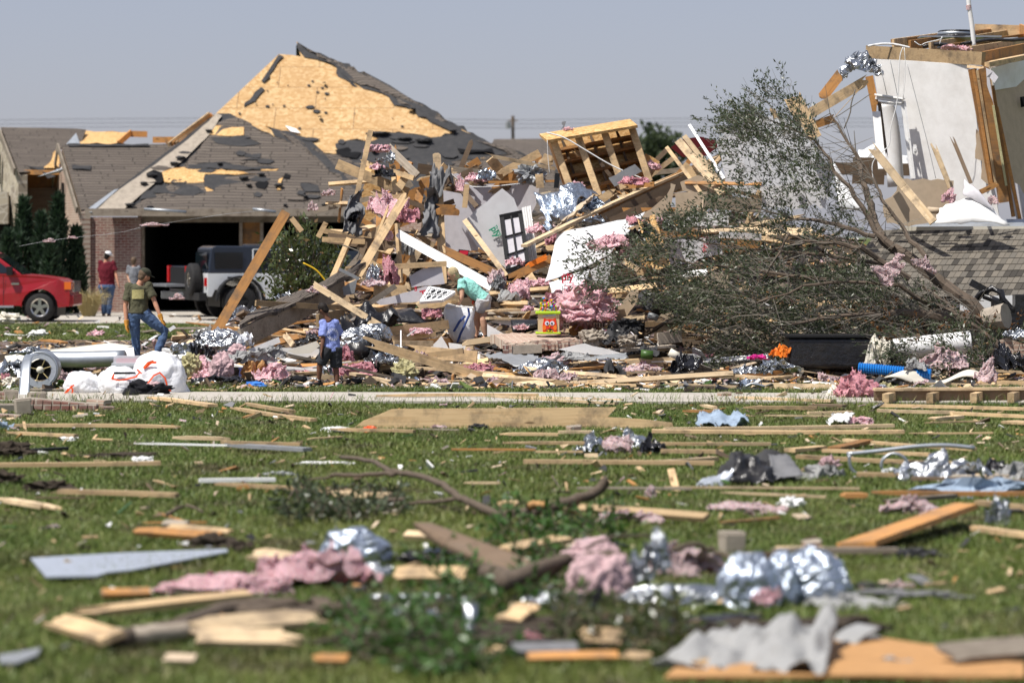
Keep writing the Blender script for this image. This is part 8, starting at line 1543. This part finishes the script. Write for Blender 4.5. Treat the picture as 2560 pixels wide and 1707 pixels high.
gtube('metal_hook','L',[(1210,410,30),(1215,480,30),(1240,520,30),(1300,555,30)],.015,'galvanised','bent silver hook at the left end of the curved rail','metal strip');gtube('chain_strip','L',[(1975,540),(2040,470,28),(2070,530,28),(2100,580)],.015,'foil','zigzag shiny strip left of the black shiny scrap','metal strip')
# branches
gb_=root('fallen_branch',hit(1380,1270),'long forked bare branch arching across the middle of the lawn','branch');BG=gb_.location
def seg(pts,r,par,org,nm,mat='bark',n=8):
    P=[W(*uv_(k,x,y),Y) if Y else hz(k,x,y)+Vector((0,0,r[0]+.02)) for k,x,y,Y in pts];Q=[]
    for i in range(len(P)- 1):
        p0,p1,p2,p3=P[max(0,i - 1)],P[i],P[i+1],P[min(len(P)- 1,i+2)]
        for s in range(5): t_=s/5;Q.append(.5*((2*p1)+(p2 - p0)*t_+(2*p0 - 5*p1+4*p2 - p3)*t_ ** 2+(3*p1 - p0 - 3*p2+p3)*t_ ** 3)+Vector((0,0,random.gauss(0,.005))))
    Q.append(P[-1]);N=len(Q);q=MB();q.tube(Q,[r[0]+(r[1]- r[0])*i/(N - 1) for i in range(N)],n);return q.build(nm,mat,par,org,True)
seg([('K',1800,575,25.6),('K',1700,665,25.6),('K',1450,740,25.4),('K',1200,795,25.4),('K',1090,795,25.4),('K',930,730,25.6),('K',820,680,25.8),('K',700,590,26.2),('K',520,540,26.8),('K',380,510,27.2),('K',260,450,28),('K',60,425,29)],[.045,.018],gb_,BG,'limb')
seg([('K',420,530,27),('K',230,540,27.2),('K',0,545,27.4),('J',2200,540,27.6),('J',1990,580,27.8)],[.022,.008],gb_,BG,'side_branch');seg([('K',820,690,25.8),('K',700,715,25.9),('K',530,725,26),('K',430,760,26),('K',340,785,26)],[.02,.008],gb_,BG,'side_branch');seg([('K',480,700,26.2),('K',300,705,26.3),('K',150,755,26.2),('K',0,770,26),('J',2000,770,25.8)],[.018,.006],gb_,BG,'side_branch');seg([('J',1990,590,27.6),('J',1920,640,27),('J',1870,730,26.4)],[.010,.004],gb_,BG,'side_branch');seg([('K',1330,775,25.3),('K',1325,820,25.3)],[.03,.012],gb_,BG,'side_branch')
q=seg([('K',1270,750,25.36),('K',1400,728,25.36)],[.035,.03],gb_,BG,'split_wood','bare_wood')
g2=root('near_branch',hit(600,1560),'thick broken branch near the camera at the bottom left','branch');G2=g2.location
seg([('M',520,630,0),('M',650,625,0),('M',860,600,0)],[.05,.055],g2,G2,'bare_end','lumber_gray');seg([('M',540,640,0),('M',800,590,0),('M',1000,520,0),('M',1200,495,0),('M',1560,490,0)],[.05,.065],g2,G2,'limb')
seg([('M',1100,520,0),('M',1300,520,0),('M',1620,500,0)],[.05,.04],g2,G2,'limb','bark');seg([('M',1020,470,18.3),('M',1110,545,17.9)],[.012,.01],g2,G2,'twig','bare_wood')
for i,(pts,r,lab) in enumerate([([('N',-60,330,19.6),('N',120,260,19.8),('N',260,215,20),('N',500,200,20)],[.06,.03],'gnarled dark branch behind the bunched pink cloth'),([('N',340,165,20.6),('N',460,115,20.8),('N',640,110,21),('N',720,150,21)],[.012,.008],'thin arching twig above the dusty pink insulation'),([('N',740,170,20.8),('N',850,150,20.9),('N',960,190,20.9),('N',1060,225,20.6),('N',1200,215,20.6)],[.02,.012],'bent bare stick left of the square mortar block'),([('J',1090,800,25),('J',1220,740,25.2),('J',1330,785,25)],[.018,.008],'small crooked twig at the end of a board on the left'),([('L',1850,740,26.2),('L',1950,850,25.8),('L',2050,900,25.6)],[.008,.005],'thin twig across the propped orange plank'),([('K',1000,1180,20.2),('K',1270,1220,19.9),('K',1480,1120,20)],[.06,.05],'thick brown limb beside the dark bowed plank'),([('J',730,70,42.6),('J',725,30,42.7),('J',742,10,42.7)],[.012,.006],'short dead stalk in front of the open bin bag')]):
    b_=root('branch',W(*uv_(pts[0][0],pts[0][1],pts[0][2]),pts[0][3]),lab,'branch');seg(pts,r,b_,b_.location,'limb')
# leafy twig heap near the camera
def twigheap(u0,u1,v0,v1,n,label,mat='leaf_green',rmax=.28):
    c=hit((u0+u1)/2,v1);o=root('leafy_branch',c,label,'branch');q=MB();P=[];D=[]
    for _ in range(n):
        u,v=random.uniform(u0,u1),random.uniform(v0,v1);p=hit(u,v);p.z+=random.random()*.06;d=Vector((random.gauss(0,1),random.gauss(0,.6),abs(random.gauss(0,.6)))).normalized();L_=random.uniform(.1,rmax);e=p+d*L_;q.tube([p,p.lerp(e,.5)+Vector((0,0,.02)),e],[.006,.004,.002],4)
        for j in range(9): P.append(p.lerp(e,random.random()));D.append(d)
    q.build('stem','bark',o,c)['kind']='stuff';leaf_mesh('leaves',P,D,.075,.032,mat,o,c)
twigheap(870,1180,1535,1660,130,'low leafy green branches near the camera at the bottom middle');twigheap(1080,1420,1380,1540,150,'tangled leafy branches behind the glittering foil lines');twigheap(1040,1240,1640,1700,60,'sparse green twigs at the bottom edge');twigheap(1380,1700,1540,1650,120,'dark leafy twigs left of the foil bundle','leaf_magnolia');twigheap(720,1000,1230,1310,160,'withered leafy twigs around the forked branch','leaf_olive',.2);twigheap(1240,1560,1290,1360,90,'leafy sprigs right of the dark bowed plank','leaf_green',.22);twigheap(1480,1530,1020,1060,8,'small leafy sprig on the wide notched plank','leaf_olive',.12)

# ---- the smallest boards become one heap: only the largest stay things of their own
BS=[]
for o in scn.objects:
    if o.get('category')=='board' and o.type=='MESH' and not o.children:
        c=o.matrix_world.translation;b_=o.bound_box;d_=[max(p[i] for p in b_)- min(p[i] for p in b_) for i in range(3)];d_.sort();BS.append((d_[2]*d_[1]*(FPX/max(c.y,1)) ** 2*(9 if o.get('label') else 1),o))
BS.sort(key=lambda x: -x[0]);V=[];F=[];MI=[];mn=[];gone=set()
for _,o in BS[285:]:
    n0=len(V);V+=[o.matrix_world @ v.co for v in o.data.vertices];nm_=o.data.materials[0].name
    if nm_ not in mn: mn.append(nm_)
    for p in o.data.polygons: F.append(tuple(i+n0 for i in p.vertices));MI.append(mn.index(nm_))
    gone.add(o.name);bpy.data.objects.remove(o)
tag(mk('broken_boards',V,F,mn[0],matid=MI,mats=mn),'countless smaller broken boards and sticks strewn between the large ones in the wreckage','boards',kind='stuff')
ok_={o.name for o in scn.objects}
def alive(o):
    try: return o.name in ok_
    except ReferenceError: return False
AUTO=[a for a in AUTO if alive(a[0])]
# ================================================================ labels of the many alike, made from where each stands
LM=[(362,787,'the man in olive'),(823,867,'the boy'),(1181,739,'the bending woman'),(1371,811,'the toy cube'),(1334,855,'the brick slab'),(1453,769,'the big pink pile'),(1468,622,'the large bent sheet'),(1283,607,'the glazed door'),(1408,518,'the blue foil blanket'),(1483,393,'the box frame'),(1587,488,'the long pale beam'),(1751,414,'the leaning pale studs'),(1635,607,'the strand board plank'),(1617,680,'the leftmost tree twigs'),(1949,879,'the tree foot'),(2098,885,'the black container'),(2232,923,'the blue hose'),(2143,983,'the dark pink heap'),(2387,1010,'the stud wall piece'),(2530,870,'the tilted brick slab'),(922,858,'the foil ducts'),(1012,936,'the yellow insulation'),(1047,843,'the ladder of boards'),(942,805,'the black sheeting'),(719,799,'the slanting roof edge'),(554,858,'the silver foil bag'),(581,933,'the left heap'),(396,948,'the tallest bin bag'),(208,968,'the smallest bin bag'),(98,918,'the metal blower'),(155,1019,'the red brick row'),(208,897,'the round duct'),(758,670,'the magnolia bush'),(957,583,'the diagonal boards'),(1145,553,'the lilac wall sheet'),(1112,651,'the white beam'),(972,404,'the top left peak'),(625,684,'the leaning orange beam'),(1200,948,'the front middle heap'),(1500,950,'the front silver lump'),(1860,977,'the vacuum hose'),(1251,1045,'the wide notched plank'),(298,1152,'the dark soil patch'),(853,1144,'the forked branch tip'),(528,1374,'the burnt clod'),(268,1428,'the pointed metal sheet'),(555,1487,'the long pink roll'),(381,1601,'the thick broken branch'),(1270,1284,'the forked branch bend'),(1542,1129,'the foil lumps'),(1890,1171,'the arched felt'),(2310,1118,'the curved rail'),(2349,1202,'the big silver foil'),(2448,1240,'the blue grey cloth'),(2272,1305,'the propped orange plank'),(1890,1278,'the pale pink strips'),(1830,1382,'the square mortar block'),(2281,1394,'the flat black felt'),(1498,1498,'the hanging pink cloth'),(1955,1514,'the big foil bundle'),(1879,1661,'the grey blanket'),(2423,1661,'the plywood sheet'),(1155,1363,'the dark bowed plank'),(882,1405,'the blue silver hood'),(1805,1064,'the pale blue shirt'),(2096,1064,'the white and blue cloth'),(1700,850,'the grey stones'),(1780,760,'the tan tree sheet')]
ORD={2: ['left','right'],3: ['leftmost','middle','rightmost']}
NTH=['first','second','third','fourth','fifth','sixth','seventh','eighth','ninth','tenth','eleventh','twelfth','thirteenth','fourteenth','fifteenth','sixteenth']
G_={}
for o,what,(u,v) in AUTO:
    d,(lu,lv,nm_)=min((((u - l[0])/1.6) ** 2+(v - l[1]) ** 2,l) for l in LM)
    du,dv=u - lu,v - lv
    rel=('left of' if du<0 else 'right of') if abs(du)>abs(dv)*2 and abs(du)>25 else ('just above' if dv<0 else 'just below') if abs(dv)>14 else 'beside'
    what=what.replace(' in the wreckage','') ;G_.setdefault(f"{what} {rel} {nm_}",[]).append((u,o))
for lab,L_ in G_.items():
    L_.sort(key=lambda x: x[0]);n=len(L_)
    for i,(u,o) in enumerate(L_): o['label']=lab if n==1 else (f"{ORD[n][i]} of {'two' if n == 2 else 'three'}: {lab}" if n in ORD else f"{NTH[min(i, 15)]} from left, {lab}")
